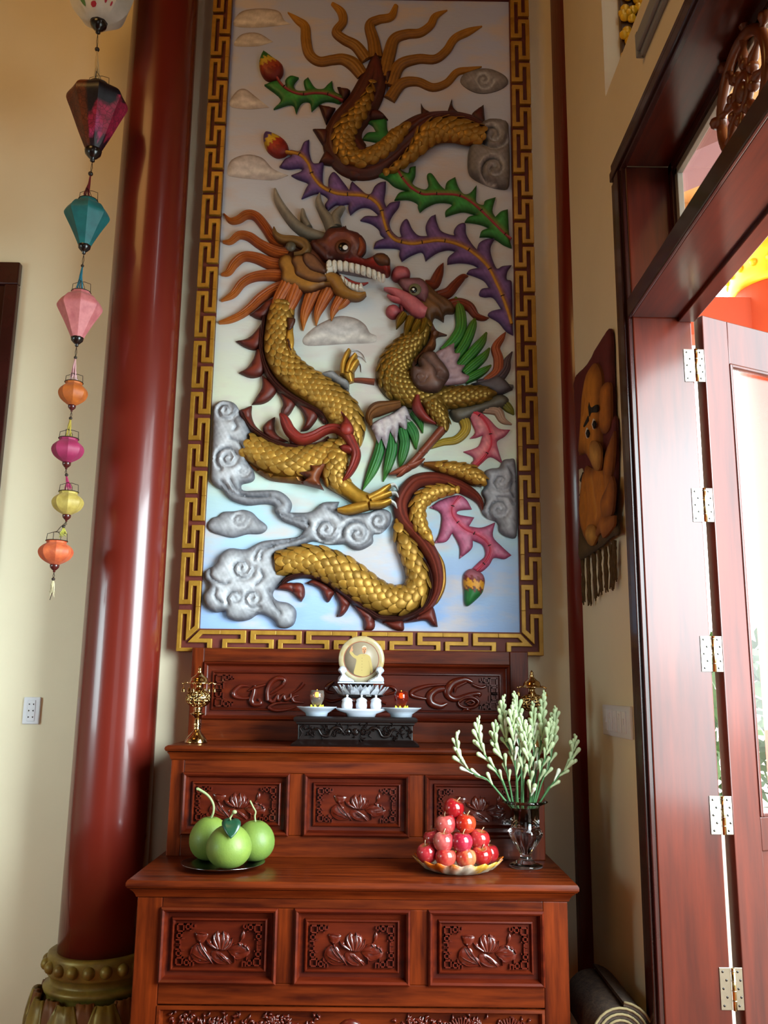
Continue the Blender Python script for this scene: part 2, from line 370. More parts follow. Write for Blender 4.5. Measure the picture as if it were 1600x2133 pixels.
def scale_places(p, size, u0, u1, i0=0.0, i1=1.0, sgn=1, tilt=10):
    """places of overlapping scales along a ribbon; size in metres"""
    V, us = p.V, p.us; K = len(V); cum = np.concatenate([[0], np.cumsum(np.linalg.norm(np.diff(p.c, axis=0), axis=1))]); tot = cum[-1]
    def S(s, u):
        fi = np.interp(s, cum, np.arange(K)); i = min(int(fi), K - 2); a = fi - i; fj = np.interp(u, us, np.arange(len(us))); j = min(int(fj), len(us) - 2); b = fj - j
        return (V[i, j] * (1 - a) + V[i + 1, j] * a) * (1 - b) + (V[i, j + 1] * (1 - a) + V[i + 1, j + 1] * a) * b
    out = []; s = i0 * tot; row = 0
    while s < i1 * tot:
        wdt = np.interp(s, cum, p.wd); k = max(1, int(round(wdt * (u1 - u0) / 2 * 1.15 / size)))
        for q in range(k + (row % 2)):
            u = u0 + (u1 - u0) * ((q + (.5 if row % 2 == 0 else 0)) / k)
            if u < u0 - .01 or u > u1 + .01: continue
            a, b = S(max(0, s - size * .4), u), S(min(tot, s + size * .4), u); l = S(s, max(-1, u - .08)); r = S(s, min(1, u + .08)); o = S(s, u)
            ty = Vector(b - a) * sgn; 
            tx = Vector(r - l)
            if ty.length < 1e-6 or tx.length < 1e-6: continue
            st = min(1.25, ty.length / (size * .8)); 
            if st < .38: continue
            ty.normalize(); nz = tx.cross(ty); nz = -nz if nz.y > 0 else nz; nz.normalize(); tx = ty.cross(nz).normalized()
            ty2 = (ty * math.cos(R(tilt)) + nz * math.sin(R(tilt))).normalized(); nz2 = tx.cross(ty2)
            e = size * random.uniform(.94, 1.06); e2 = e * max(.6, st)
            m = Matrix(((tx.x * e, ty2.x * e2, nz2.x * e, o[0]), (tx.y * e, ty2.y * e2, nz2.y * e, o[1]), (tx.z * e, ty2.z * e2, nz2.z * e, o[2]), (0, 0, 0, 1)))
            out.append(m)
        s += size * .62; row += 1
    return out
SCALE_F, SCALE_V = scale_mesh(); SCALE_ME = None
def put_scales(places, parent, m, single=True, name='scale'):
    global SCALE_ME
    if single:
        if SCALE_ME is None:
            SCALE_ME = bpy.data.meshes.new('scale'); SCALE_ME.from_pydata(SCALE_V, [], SCALE_F); SCALE_ME.polygons.foreach_set('use_smooth', [True] * len(SCALE_F)); SCALE_ME.materials.append(m)
        inv = root_of(parent).inverted()
        for mw in places:
            o = bpy.data.objects.new(name, SCALE_ME); C.objects.link(o); o.parent = parent; o.matrix_parent_inverse = inv
            o.matrix_basis = mw
    elif places:
        mb = MB()
        for mw in places: mb.add([tuple(mw @ Vector(p)) for p in SCALE_V], SCALE_F)
        mb.build(name + 's', m, parent, kind='stuff')
# ------------------------------------------------------------------ the room
XR = .85; H0 = 5.6
def struct(name, mb, m, **k): return mb.build(name, m, smooth=False, kind='structure', **k)
struct('wall_back', MB().box(-5, XR, 0, .2, 0, H0), M['wall'])
rw = MB()
rw.box(XR, 1.03, -.72, .2, 0, H0); rw.box(XR, 1.03, -.94, -.72, 0, 3.757); rw.box(XR, 1.03, -2.5, -.94, 3.33, 3.757)
rw.box(XR, 1.03, -2.5, -.72, 5.1, H0); rw.box(XR, 1.03, -8, -2.5, 0, H0)
struct('wall_right', rw, M['wall'])
lw = MB(); lw.box(-5.2, -5, -8, .2, 0, H0); struct('wall_left', lw, M['wall'])
fw = MB(); fw.box(-5.2, 1.03, -8.2, -8, 0, H0); struct('wall_front', fw, M['wall'])
struct('floor', MB().box(-5.2, 1.03, -8.2, .2, -.1, 0), M['floor'])
struct('ceiling', MB().box(-5.2, 1.03, -8.2, .2, H0, H0 + .1), M['ceil'])

# the door at the far left of the back wall
d2 = thing('door_2', 'dark wooden door frame with a reddish panel at the left edge of the back wall', 'door', (-2.1, 0, 0), kind='structure')
fx = -1.657
bx('frame_post', fx - .06, fx, -.035, .0, 0, 3.27, M['darkw'], d2, .006)
bx('frame_head', -2.7, fx, -.035, .0, 3.27, 3.378, M['darkw'], d2, .006)
bx('frame_post', -2.7, -2.64, -.035, .0, 0, 3.27, M['darkw'], d2, .006)
bx('door_stile', fx - .115, fx - .06, -.022, 0, 0, 3.27, M['darkw'], d2, .004)
bx('door_rail', -2.64, fx - .115, -.022, 0, 3.215, 3.27, M['darkw'], d2, .004)
M['redpanel'] = mat('reddish_door_panel', '#8a4a38', .35, noise=.2, nscale=3)
for z0, z1 in ((2.95, 3.215), (2.45, 2.93), (0.2, 2.43)): bx('door_panel', -2.64, fx - .115, -.010, 0, z0, z1, M['redpanel'], d2, .004)

# the big lacquered column on its gilded lotus base
col = thing('lacquered_column', 'tall glossy maroon round column on a gilded lotus base at left', 'column', (-1.04, -.15, 0))
shaft = [(.157, .50), (.155, 1.0), (.153, 2.0), (.150, 3.4), (.146, 4.8), (.145, H0)]
MB().lathe(shaft, (-1.04, -.15, 0), 64).build('shaft', M['lacq'], col)
M['basegold'] = mat('column_base_gold', '#9a8434', .42, metal=.25, noise=.35, nscale=9, col2='#6b5122', bump=.2, bscale=30)
M['baserust'] = mat('column_base_rust', '#7c4a22', .45, metal=.2, noise=.3, nscale=9)
prof = [(.158, .52), (.180, .523), (.188, .518), (.190, .508), (.190, .455), (.186, .449), (.177, .445), (.174, .424), (.178, .418), (.194, .414), (.199, .405), (.194, .392), (.186, .385), (.19, .36), (.205, .30), (.225, .2), (.22, .1), (.24, .06), (.25, .0)]
MB().lathe(prof, (-1.04, -.15, 0), 64).build('base', M['basegold'], col, label='gilded moulded base of the column')
for k in range(20):
    a = 2 * PI * (k + .3) / 20; c = (-1.04 + .189 * math.cos(a), -.15 + .189 * math.sin(a), .484)
    if math.sin(a) > .35: continue
    MB().ball(c, .0225, (1, 1, 1), 12, 8).build('bead', M['basegold'], col)
def petal(a, r, z1, z0, wd, mm, out):
    mb = MB(); n, q = 8, 8; v = []
    for i in range(n + 1):
        s = i / n; z = z1 + (z0 - z1) * s; rr = r + out * math.sin(PI * min(1, s * .9 + .05)) ; ww = wd * (math.sin(PI * (.12 + .75 * s)))**.6
        for j in range(q + 1):
            u = -1 + 2 * j / q; b = rr + .014 * (1 - u * u) + (.006 if abs(u) > .8 else 0) - .006 * math.cos(u * 9) * (1 - s)
            aa = a + u * ww / r; v.append((-1.04 + b * math.cos(aa), -.15 + b * math.sin(aa), z))
    f = [(i * (q + 1) + j, i * (q + 1) + j + 1, (i + 1) * (q + 1) + j + 1, (i + 1) * (q + 1) + j) for i in range(n) for j in range(q)]
    mb.add(v, f); o = mb.build('lotus_petal', mm, col)
    s = o.modifiers.new('thick', 'SOLIDIFY'); s.thickness = .012
for k in range(10):
    a = 2 * PI * (k + .15) / 10
    if math.sin(a) > .5: continue
    petal(a, .205, .385, .12, .062, M['basegold'], .030)
for k in range(10):
    a = 2 * PI * (k + .65) / 10
    if math.sin(a) > .5: continue
    petal(a, .196, .392, .12, .055, M['baserust'], .022)
    mb = MB()
    for q in (-.5, 0, .5):
        aa = a + q * .12; mb.tube([(-1.04 + (.218 + dz * .12) * math.cos(aa), -.15 + (.218 + dz * .12) * math.sin(aa), .375 - dz) for dz in (0, .03, .06, .09)], [.007, .008, .006, .002], 6)
    mb.build('petal_vein', M['basegold'], col)
pc = MB().lathe([(.1, 0), (.1, H0)], (.895, .03, 0), 40).build('corner_column', M['lacq'])
tag(pc, 'slim dark maroon column set into the corner right of the mural', 'column')

# ------------------------------------------------------------------ the doorway in the right wall
JY = -.95; XO = 1.045
d1 = thing('door_1', 'tall red varnished doorway with open glazed leaf and transom in the right wall', 'door', (.95, -1.65, 0), kind='structure')
bx('jamb', XR - .004, XO, JY, JY + .03, 0, 3.31, M['doorw'], d1, .004)
bx('jamb', XR - .004, XO, -2.45, -2.42, 0, 3.31, M['doorw'], d1, .004)
bx('head_lining', XR - .004, XO, -2.42, JY, 3.31, 3.34, M['doorh'], d1, .004)
def arch(name, y0, y1, z0, z1):
    mb = MB(); o = 0
    up = (z1 - z0) > (y1 - y0); 
    for a, b, t in ((0, .28, .022), (.28, .42, .014), (.42, .85, .028), (.85, 1, .018)):
        if up: mb.box(XR - t, XR + .002, y1 - (y1 - y0) * b, y1 - (y1 - y0) * a, z0, z1)
        else: mb.box(XR - t, XR + .002, y0, y1, z1 - (z1 - z0) * b, z1 - (z1 - z0) * a)
    return mb.build(name, M['darkw'], d1, smooth=False, bev=.003)
arch('architrave', -.945, -.825, 0, 3.31); arch('architrave', -2.545, -2.425, 0, 3.31); arch('architrave', -2.545, -.825, 3.31, 3.392)
bx('transom_beam', XR - .012, XO, -2.42, JY, 2.742, 2.815, M['doorh'], d1, .006)
bx('transom_lip', XR - .02, XR - .006, -2.42, JY, 2.742, 2.81, M['darkw'], d1, .004)
bx('door_stop', XO - .045, XO + .01, -2.42, JY, 2.728, 2.744, M['doorh'], d1, .003)
# transom light
tx = XO - .02
M['alu'] = mat('pale_window_bead', '#a39c92', .4, metal=.3)
for nm, y0, y1, z0, z1, mm, dx in (('transom_frame', JY - .035, JY, 2.815, 3.31, M['darkw'], .03), ('transom_frame', -2.42, JY, 3.275, 3.31, M['darkw'], .03), ('glazing_bead', JY - .06, JY - .035, 2.815, 3.275, M['alu'], .02), ('glazing_bead', -2.42, JY - .035, 3.25, 3.275, M['alu'], .02)):
    bx(nm, tx - dx, tx, y0, y1, z0, z1, mm, d1, .002)
bx('mullion', tx - .03, tx, -1.86, -1.82, 2.815, 3.28, M['darkw'], d1, .003)
bx('glass_pane', tx - .006, tx - .002, -2.42, JY - .05, 2.815, 3.26, M['pglass'], d1, 0)
# the carved wheel in the transom
M['wheel'] = mat('carved_wheel_wood', '#7a3d1c', .3, noise=.3, nscale=14, coat=.3)
wc = Vector(at_x(1548, 193, tx - .035).tolist()); ORN = MB()
def wpt(r, a): return (wc.x, wc.y + r * math.cos(a), wc.z + r * math.sin(a))
wr = .155
ORN.tube([wpt(wr, 2 * PI * k / 40) for k in range(41)], .016, 8); ORN.build('wheel_ring', M['wheel'], d1)
for k in range(8):
    a = 2 * PI * k / 8 + .2; mb = MB()
    mb.tube([wpt(wr * f, a) for f in (.28, .4, .5, .6, .7, .8, .92, 1)], [.012, .007, .013, .016, .012, .008, .013, .012], 8)
    mb.tube([wpt(wr * f, a) for f in (1.05, 1.12, 1.2, 1.28, 1.34)], [.011, .008, .018, .02, .006], 8); mb.build('wheel_spoke', M['wheel'], d1)
mb = MB(); mb.tube([wpt(wr * .3, 2 * PI * k / 24) for k in range(25)], .013, 8)
for k in range(8): mb.ball(wpt(wr * .47, 2 * PI * (k + .5) / 8), .018, seg=8, rings=6)
mb.ball(tuple(wc), .03, (.6, 1, 1)); mb.build('wheel_hub', M['wheel'], d1)
# the leaf, swung out past square
ang = math.atan2(.15, .31); ux, uy = math.cos(ang), math.sin(ang); hx, hy = 1.083, JY
def leaf_box(name, s0, s1, z0, z1, t0, t1, m, bev=.003, par=None):
    mb = MB(); v = []
    for s in (s0, s1):
        for t in (t0, t1):
            for z in (z0, z1): v.append((hx + ux * s - uy * t, hy + uy * s + ux * t, z))
    mb.add(v, [(0, 1, 3, 2), (4, 6, 7, 5), (0, 4, 5, 1), (2, 3, 7, 6), (0, 2, 6, 4), (1, 5, 7, 3)])
    return mb.build(name, m, par or leaf, smooth=False, bev=bev)
leaf = bpy.data.objects.new('door_leaf', None); C.objects.link(leaf); leaf.location = (hx, hy, .02); leaf.empty_display_size = .05; adopt(leaf, d1)
LT = .04
leaf_box('hinge_stile', 0, .115, .02, 2.755, 0, LT, M['doorw']); leaf_box('lock_stile', .62, .735, .02, 2.755, 0, LT, M['doorw'])
for z0, z1 in ((2.60, 2.755), (1.02, 1.12), (.55, .64), (.02, .2)): leaf_box('rail', .115, .62, z0, z1, 0, LT, M['doorw'])
for z0, z1 in ((.64, 1.02), (.2, .55)):
    leaf_box('door_panel', .10, .63, z0, z1, .012, LT - .01, M['doorw'], .004); leaf_box('raised_field', .155, .58, z0 + .05, z1 - .05, .004, .014, M['doorw'], .006)
leaf_box('glass_pane', .11, .625, 1.11, 2.61, .018, .022, M['pglass'], 0)
for s0, s1, z0, z1 in ((.115, .127, 1.12, 2.6), (.608, .62, 1.12, 2.6), (.127, .608, 2.588, 2.6), (.127, .608, 1.12, 1.132)): leaf_box('glazing_bead', s0, s1, z0, z1, -.004, .012, M['doorw'], .003)
for (z1, z0) in ((2.63, 2.515), (2.15, 2.038), (1.671, 1.56), (1.187, 1.075), (.703, .588)):
    hg = bx('hinge', 1.012, 1.046, JY - .003, JY + .001, z0, z1, M['steel'], d1, .001, label='steel butt hinge with dark screws')
    MB().tube([(1.052, JY - .006, z0), (1.052, JY - .006, z1)], .006, 10).build('hinge_pin', M['brass'], hg)
    for k in range(4): MB().tube([(1.052, JY - .006, z0 + (z1 - z0) * (k + .93) / 4.3), (1.052, JY - .006, z0 + (z1 - z0) * (k + 1.02) / 4.3)], .0068, 10).build('hinge_knuckle', M['steel'], hg)
    bx('hinge_plate', 1.056, 1.080, JY - .003, JY + .001, z0, z1, M['steel'], hg, .001)
    for k in range(5):
        for x in (1.022 + (k % 2) * .010, 1.066 + (k % 2) * .007):
            MB().ball((x, JY - .003, z0 + (z1 - z0) * (.1 + .2 * k)), .0036, (1, .5, 1), 8, 6).build('screw', M['dark'], hg)

# ------------------------------------------------------------------ outside the doorway
M['stucco'] = mat('orange_stucco', '#b8431f', .6, noise=.08, nscale=4)
M['peach'] = mat('peach_soffit_paint', '#d9a468', .7)
M['mauve'] = mat('mauve_soffit_beam', '#94686a', .7)
M['pave'] = mat('courtyard_paving', '#857d70', .8, noise=.15, nscale=2)
M['yelgold'] = mat('bright_yellow_gold', '#eab51e', .4, metal=.15, noise=.15, nscale=10)
M['leaff'] = mat('courtyard_foliage', '#3f5a26', .6, noise=.5, nscale=4)
M['offwhite'] = mat('courtyard_wall', '#d8d4c8', .8)
struct('ground', MB().box(1.03, 40, -40, 40, -.25, -.15), M['pave'])
struct('veranda_ceiling', MB().box(1.16, 3.4, -8, 1.2, 4.34, 4.44), M['peach'])
vb = MB(); vb.box(1.16, 3.4, 1.0, 1.2, 4.2, 4.34); struct('trim_1', vb, M['peach'])
rb = MB(); p0, p1 = Vector((1.2, .98)), Vector((2.7, -.55)); dd = (p1 - p0).normalized(); nn = Vector((-dd.y, dd.x)) * .16
rb.add([(p.x + s * nn.x, p.y + s * nn.y, z) for p in (p0, p1) for s in (-1, 1) for z in (4.24, 4.34)], [(0, 1, 3, 2), (4, 6, 7, 5), (0, 4, 5, 1), (2, 3, 7, 6), (0, 2, 6, 4), (1, 5, 7, 3)]); struct('trim_2', rb, M['mauve'])
vc = thing('veranda_column', 'orange round column with yellow gold capital outside the open doorway', 'column', (2.29, .95, -.15))
MB().lathe([(.26, -.15), (.26, 3.80)], (2.29, .95, 0), 40).build('shaft', M['stucco'], vc)
MB().lathe([(.262, 3.74), (.285, 3.75), (.29, 3.78), (.285, 3.82), (.285, 3.88), (.30, 3.90), (.31, 3.93), (.30, 3.96), (.33, 4.05), (.37, 4.2), (.38, 4.34)], (2.29, .95, 0), 40).build('capital', M['yelgold'], vc, label='yellow gold lotus capital')
for k in range(20):
    a = 2 * PI * k / 20; MB().ball((2.29 + .288 * math.cos(a), .95 + .288 * math.sin(a), 3.85), .022, seg=10, rings=6).build('bead', M['yelgold'], vc)
lb = MB().box(1.03, 2.1, .84, 1.0, 3.44, 3.667).build('veranda_beam', M['stucco'], smooth=False); tag(lb, 'orange lintel beam running to the outside column', 'beam')
struct('wall_garden', MB().box(1.6, 14, 9, 9.2, -.15, 2.0), M['offwhite']); struct('added_sky_screen', MB().box(1.03, 14, -13.2, -13, -.15, 1.9), M['leaff'])  # second wall, out of view, is added to block sky reflected in the jamb
def bush(c, r, n, lab):
    root = thing('garden_shrub', lab, 'shrub', (c[0], c[1], -.15)); mb = MB()
    for i in range(n):
        u = rng.normal(size=3); u /= np.linalg.norm(u); p = np.array(c) + u * r * rng.uniform(.5, 1) * np.array([1, 1, 1.1]); a = rng.normal(size=3); a /= np.linalg.norm(a); b = np.cross(a, u); b /= np.linalg.norm(b) + 1e-9; s = .13
        mb.add([tuple(p - a * s), tuple(p + b * s * .4), tuple(p + a * s), tuple(p - b * s * .4)], [(0, 1, 2, 3)])
    mb.build('foliage', M['leaff'], root, smooth=False, kind='stuff'); MB().tube([(c[0], c[1], -.15), (c[0], c[1], c[2])], .05, 8).build('trunk', M['darkw'], root)
bush((3.7, 5.2, 1.2), .9, 500, 'leafy shrub in the courtyard seen through the door glass'); bush((5.6, -4.0, .4), .8, 300, 'low leafy shrub out in the courtyard beside the veranda')
# gilded carving glimpsed through the high opening
gc = thing('gilded_carving', 'dark board with gilded carved flowers beyond the high opening in right wall', 'carving', (1.12, -.9, 3.72))
M['gboard'] = mat('dark_gilt_board', '#5a3a16', .4, metal=.2, noise=.4, nscale=10)
bx('board', 1.11, 1.14, -2.4, .2, 3.72, 5.4, M['gboard'], gc, .004)
bx('frame_board', .915, 1.04, -.745, -.7205, 3.758, 5.09, M['gboard'], gc, .003)
for k in range(13):
    for x in (.945, 1.0):
        z = 3.80 + k * .10 + (.05 if x > .97 else 0); mb = MB()
        for q in range(5):
            a = q * 2 * PI / 5 + rng.uniform(0, 1); mb.ball((x + .022 * math.cos(a), -.755, z + .024 * math.sin(a)), .020, (1, .6, 1), 8, 6)
        mb.ball((x, -.762, z), .014, (1, .7, 1), 8, 6); mb.build('gilded_flower', M['yelgold'], gc)
# lamp batten, wall plates
lamp = thing('lamp_batten', 'grey tube lamp batten fixed high on the right wall above the doorway', 'lamp', (.83, -1.8, 3.6))
M['lampgrey'] = mat('lamp_housing_grey', '#8b9096', .4, noise=.1, nscale=6)
bx('housing', .832, .85, -2.4, -1.20, 3.545, 3.635, M['lampgrey'], lamp, .006)
bx('diffuser', .818, .834, -2.39, -1.21, 3.56, 3.62, M['lampgrey'], lamp, .006)
bx('end_cap', .822, .85, -1.215, -1.195, 3.545, 3.635, M['lampgrey'], lamp, .004)
so = thing('wall_socket', 'white three outlet socket plate on the left wall', 'socket', (-1.436, 0, 1.334))
bx('plate', -1.471, -1.401, -.010, 0, 1.333, 1.443, M['plastic'], so, .004); bx('insert', -1.452, -1.42, -.013, -.009, 1.345, 1.431, M['plastic'], so, .002)
for k in range(3):
    for s in (-1, 1):
        x, z = -1.436 + s * .008, 1.362 + k * .026
        MB().add([(x - s * .003, -.0136, z), (x + s * .003, -.0136, z + .004), (x + s * .003, -.0136, z - .004)], [(0, 1, 2)]).build('outlet_hole', M['dark'], so, smooth=False)
sw = thing('switch_plate', 'white multi switch plate on the right wall beside the doorway', 'switch', (.85, -.56, 1.34))
bx('plate', .838, .85, -.745, -.376, 1.338, 1.447, M['plastic'], sw, .004)
for k in range(5): bx('rocker', .833, .839, -.70 + k * .06, -.655 + k * .06, 1.355, 1.43, M['plastic'], sw, .003)
for k in range(5): bx('switch_button', .829, .834, -.69 + k * .06, -.672 + k * .06, 1.385 + (k % 2) * .015, 1.405 + (k % 2) * .015, M['plastic'], sw, .002)
# ------------------------------------------------------------------ the altar cabinet
al = thing('altar_cabinet', 'wide lower altar cabinet of reddish brown wood with three lotus panels bearing the fruit', 'cabinet', (-.075, -.4, 0))
YF, YU, YB = -.77, -.41, -.10
XL, XRR = -.756, .608
ZT, ZL = .897, 1.283
def moulded(name, x0, x1, yf, prof, m, par):
    """a slab with a moulded front and sides: prof = (z, overhang)"""
    mb = MB(); v = []; n = len(prof)
    for z, o in prof: v += [(x0 - o, -.02, z), (x0 - o, yf - o, z), (x1 + o, yf - o, z), (x1 + o, -.02, z)]
    f = [(i * 4 + k, i * 4 + (k + 1) % 4, i * 4 + 4 + (k + 1) % 4, i * 4 + 4 + k) for i in range(n - 1) for k in range(4)]
    f += [(3, 2, 1, 0), tuple((n - 1) * 4 + k for k in range(4))]; mb.add(v, f); return mb.build(name, m, par, smooth=True, sharp=32)
moulded('altar_top', XL, XRR, YF, [(ZT - .030, .012), (ZT - .027, .026), (ZT - .020, .032), (ZT - .010, .032), (ZT - .003, .028), (ZT, .020)], M['woodh'], al)
moulded('cove_moulding', XL, XRR, YF, [(ZT - .058, .0), (ZT - .056, .004), (ZT - .048, .007), (ZT - .040, .012), (ZT - .032, .020), (ZT - .0295, .022)], M['woodh'], al)
bx('carcass', XL, XRR, YF + .022, -.02, 0.0, ZT - .058, M['woodv'], al, .002)
def at(x, y, Y): p = at_y(x, y, Y); return p[0], p[2]
def panel_set(px, Y, zb, zt, names):
    """boards round three panels, measured off the photograph"""
    out = []
    for (tl, br) in px:
        x0, z1 = at(*tl, Y); x1, z0 = at(*br, Y); out.append((x0, x1, z0, z1))
    return out
low = panel_set([((338, 1891), (573.5, 2051)), ((615.5, 1892), (853, 2052)), ((893, 1895), (1134.5, 2054))], YF, 0, 0, 0)
zt0 = np.mean([p[3] for p in low]); zb0 = np.mean([p[2] for p in low])
low = [(a, b, zb0, zt0) for a, b, _, _ in low]
BY = YF + .022
bx('stile', XL, low[0][0], YF, BY, 0, ZT - .058, M['woodv'], al); bx('stile', low[2][1], XRR, YF, BY, 0, ZT - .058, M['woodv'], al)
bx('rail', low[0][0], low[2][1], YF, BY, zt0, ZT - .058, M['woodh'], al)
bx('rail', low[0][0], low[2][1], YF, BY, zb0 - .062, zb0, M['woodh'], al)
for k in (0, 1): bx('muntin', low[k][1], low[k + 1][0], YF, BY, zb0, zt0, M['woodv'], al)
PROF = [(-.002, -.004), (-.001, .010), (.005, .015), (.011, .010), (.0145, -.006), (.018, -.012), (.030, -.014), (.033, -.004), (.037, -.002), (.041, -.009), (.043, -.013)]
# one carved lotus panel: corner frets and a pond of lotus, measured on a field of width w and height h
def carve_geo(w, h, Y):
    mb = MB(); pl = Local(Y); t = .0036
    def bar(x0, x1, z0, z1): mb.box(min(x0, x1), max(x0, x1), Y - .010, Y + .003, min(z0, z1), max(z0, z1))
    def sq(x, z, s, sx, sz):
        a, b = x + sx * s, z + sz * s
        bar(x, a, z, z + sz * t); bar(x, a, b - sz * t, b); bar(x, x + sx * t, z, b); bar(a - sx * t, a, z, b)
    U = h / 100 * 1.3
    for sx in (1, -1):
        for sz in (1, -1):
            x0, z0 = -sx * w / 2, -sz * h / 2
            P = lambda a, b: (x0 + sx * a * U, z0 + sz * b * U)
            sq(*P(2, 2), 14 * U, sx, sz); sq(*P(18, 2), 10 * U, sx, sz); sq(*P(2, 18), 10 * U, sx, sz)
            for (a0, b0, a1, b1) in ((30, 2, 30.1, 9), (30, 9, 36, 9.1), (36, 2, 36.1, 9), (2, 30, 9, 30.1), (9, 30, 9.1, 38), (2, 38, 9, 38.1), (28, 12, 28.1, 16), (12, 28, 16, 28.1)):
                xa, za = P(a0, b0); xb, zb = P(a1, b1); bar(xa - t / 2, xb + t / 2, za - t / 2, zb + t / 2)
    # crop numbers of the photograph (60..1390 x 290..960) to metres
    m2 = lambda pts: [((p[0] - 725) / 1330 * w, -(p[1] - 625) / 670 * h) + tuple(q / 1330 * w for q in p[2:]) for p in pts]
    def add(v, f): mb.add([tuple(p) for p in v], f)
    def R_(pts, H, **k): v, f, c = relief_geo(pl, m2(pts), H, step=max(.005, w / 40), n=3, **k); add(v, f)
    def B_(pts, H, **k): v, f, c, p = ribbon_geo(pl, m2(pts), H, n=4, m=6, **k); add(v, f)
    wl = lambda *pts: (m2(pts), .0022, .0035, None, 0)
    R_([(300, 780), (310, 680), (390, 620), (450, 640), (500, 660), (560, 770), (630, 830), (620, 900), (500, 905), (400, 890), (330, 850)], .007, veins=[wl((620, 880), (480, 760), (390, 640)), wl((600, 890), (450, 840), (320, 790)), wl((620, 860), (540, 740), (480, 660))])
    R_([(350, 450), (440, 440), (550, 470), (520, 560), (470, 610), (400, 600), (370, 530)], .008, veins=[wl((400, 590), (390, 520)), wl((450, 600), (450, 500)), wl((480, 590), (510, 520))])
    B_([(440, 600, 26), (480, 680, 26), (560, 790, 30), (650, 920, 16)], .010)
    R_([(900, 660), (970, 610), (1040, 590), (1120, 630), (1200, 690), (1195, 780), (1120, 830), (1000, 850), (920, 780), (870, 720)], .007, veins=[wl((1190, 700), (1060, 720), (900, 720)), wl((1120, 640), (1040, 700)), wl((1100, 820), (1000, 760))])
    R_([(620, 740), (720, 730), (850, 820), (940, 900), (900, 925), (800, 930), (680, 900), (620, 830)], .006, veins=[wl((640, 760), (760, 840), (900, 915))])
    for pts in ([(530, 560), (600, 560), (665, 680), (640, 670), (560, 640)], [(925, 530), (930, 570), (880, 665), (835, 700), (860, 620)], [(690, 430), (735, 480), (720, 660), (650, 650), (628, 540), (650, 480)], [(790, 430), (870, 480), (892, 560), (860, 660), (800, 710), (770, 560)], [(770, 465), (850, 570), (845, 680), (760, 725), (690, 660), (690, 550)]): R_(pts, .010)
    for pts in ([(720, 690, 60), (662, 590, 78), (640, 470, 5)], [(740, 690, 70), (716, 560, 84), (700, 420, 5)], [(775, 690, 70), (795, 560, 84), (788, 420, 5)], [(800, 690, 70), (850, 580, 80), (856, 450, 5)], [(820, 690, 60), (885, 620, 62), (905, 540, 5)], [(690, 680, 50), (600, 620, 58), (530, 555, 5)], [(850, 690, 40), (910, 620, 44), (932, 525, 5)]): B_(pts, .013)
    for pts in ([(300, 790, 8), (318, 690, 22), (392, 622, 20), (450, 640, 8)], [(345, 860, 8), (440, 905, 20), (560, 900, 20), (622, 890, 6)], [(400, 650, 6), (470, 760, 18), (600, 880, 6)], [(330, 760, 6), (430, 820, 16), (590, 890, 5)], [(640, 840, 6), (720, 900, 18), (830, 926, 6)], [(700, 760, 6), (790, 840, 16), (890, 912, 5)], [(880, 720, 6), (960, 690, 16), (1060, 700, 5)], [(930, 780, 6), (1010, 840, 18), (1110, 826, 6)], [(905, 650, 6), (968, 610, 20), (1030, 600, 6)], [(1000, 740, 5), (1080, 740, 16), (1180, 720, 5)], [(362, 455, 6), (440, 446, 20), (545, 470, 6)]): B_(pts, .011)
    B_([(1090, 405, 14), (1095, 450, 60), (1085, 510, 70), (1065, 560, 20)], .008); B_([(1065, 550, 16), (1040, 620, 16)], .006)
    for pts in ([(1030, 590, 30), (1060, 625, 40), (1050, 640, 12)], [(1100, 620, 30), (1135, 640, 40), (1120, 665, 12)], [(1160, 650, 30), (1190, 700, 40), (1175, 720, 10)], [(740, 770, 14), (800, 810, 30), (850, 860, 20), (910, 920, 12)], [(920, 770, 14), (975, 810, 22), (980, 900, 14)]): B_(pts, .012)
    return mb
def lotus_panel(x0, x1, z0, z1, Y, par):
    p = MB().mould(x0, x1, z0, z1, Y, PROF).build('panel', M['woodp'], par, smooth=True, sharp=35)
    g = .046; w, h = (x1 - x0) - 2 * g, (z1 - z0) - 2 * g
    c = carve_geo(w, h, Y + .0125); c.v = [(a + (x0 + x1) / 2, b, d + (z0 + z1) / 2) for a, b, d in c.v]
    c.build('lotus_carving', M['carve'], p, sharp=50)
for q in low: lotus_panel(*q, YF, al)
# the wide bottom panel, its carving just rising into view
bz1 = zb0 - .062; bx('bottom_rail', low[0][0], low[2][1], YF, BY, 0, .12, M['woodh'], al)
bp = MB().mould(low[0][0], low[2][1], .12, bz1 - .004, YF, [(0, -.004), (.001, .002), (.010, .004), (.014, -.002), (.018, -.016)]).build('wide_panel', M['woodh'], al, sharp=35)
cv = MB(); plb = Local(YF + .016); bw0, bw1 = low[0][0] + .022, low[2][1] - .022
def spray(x, z, n, r, k):
    for i in range(n):
        a = rng.uniform(0, 2 * PI); q = rng.uniform(.2, 1) * r; c = (x + q * 1.5 * math.cos(a), z + q * math.sin(a))
        if c[1] > bz1 - .028: continue
        b = rng.uniform(0, 2 * PI); l = rng.uniform(.012, .022) * k
        v, f, _, _ = ribbon_geo(plb, [(c[0], c[1], .004), (c[0] + l * .5 * math.cos(b), c[1] + l * .5 * math.sin(b), .010 * k), (c[0] + l * math.cos(b + .5), c[1] + l * math.sin(b + .5), .003)], .012, n=3, m=5); cv.add([tuple(p) for p in v], f)
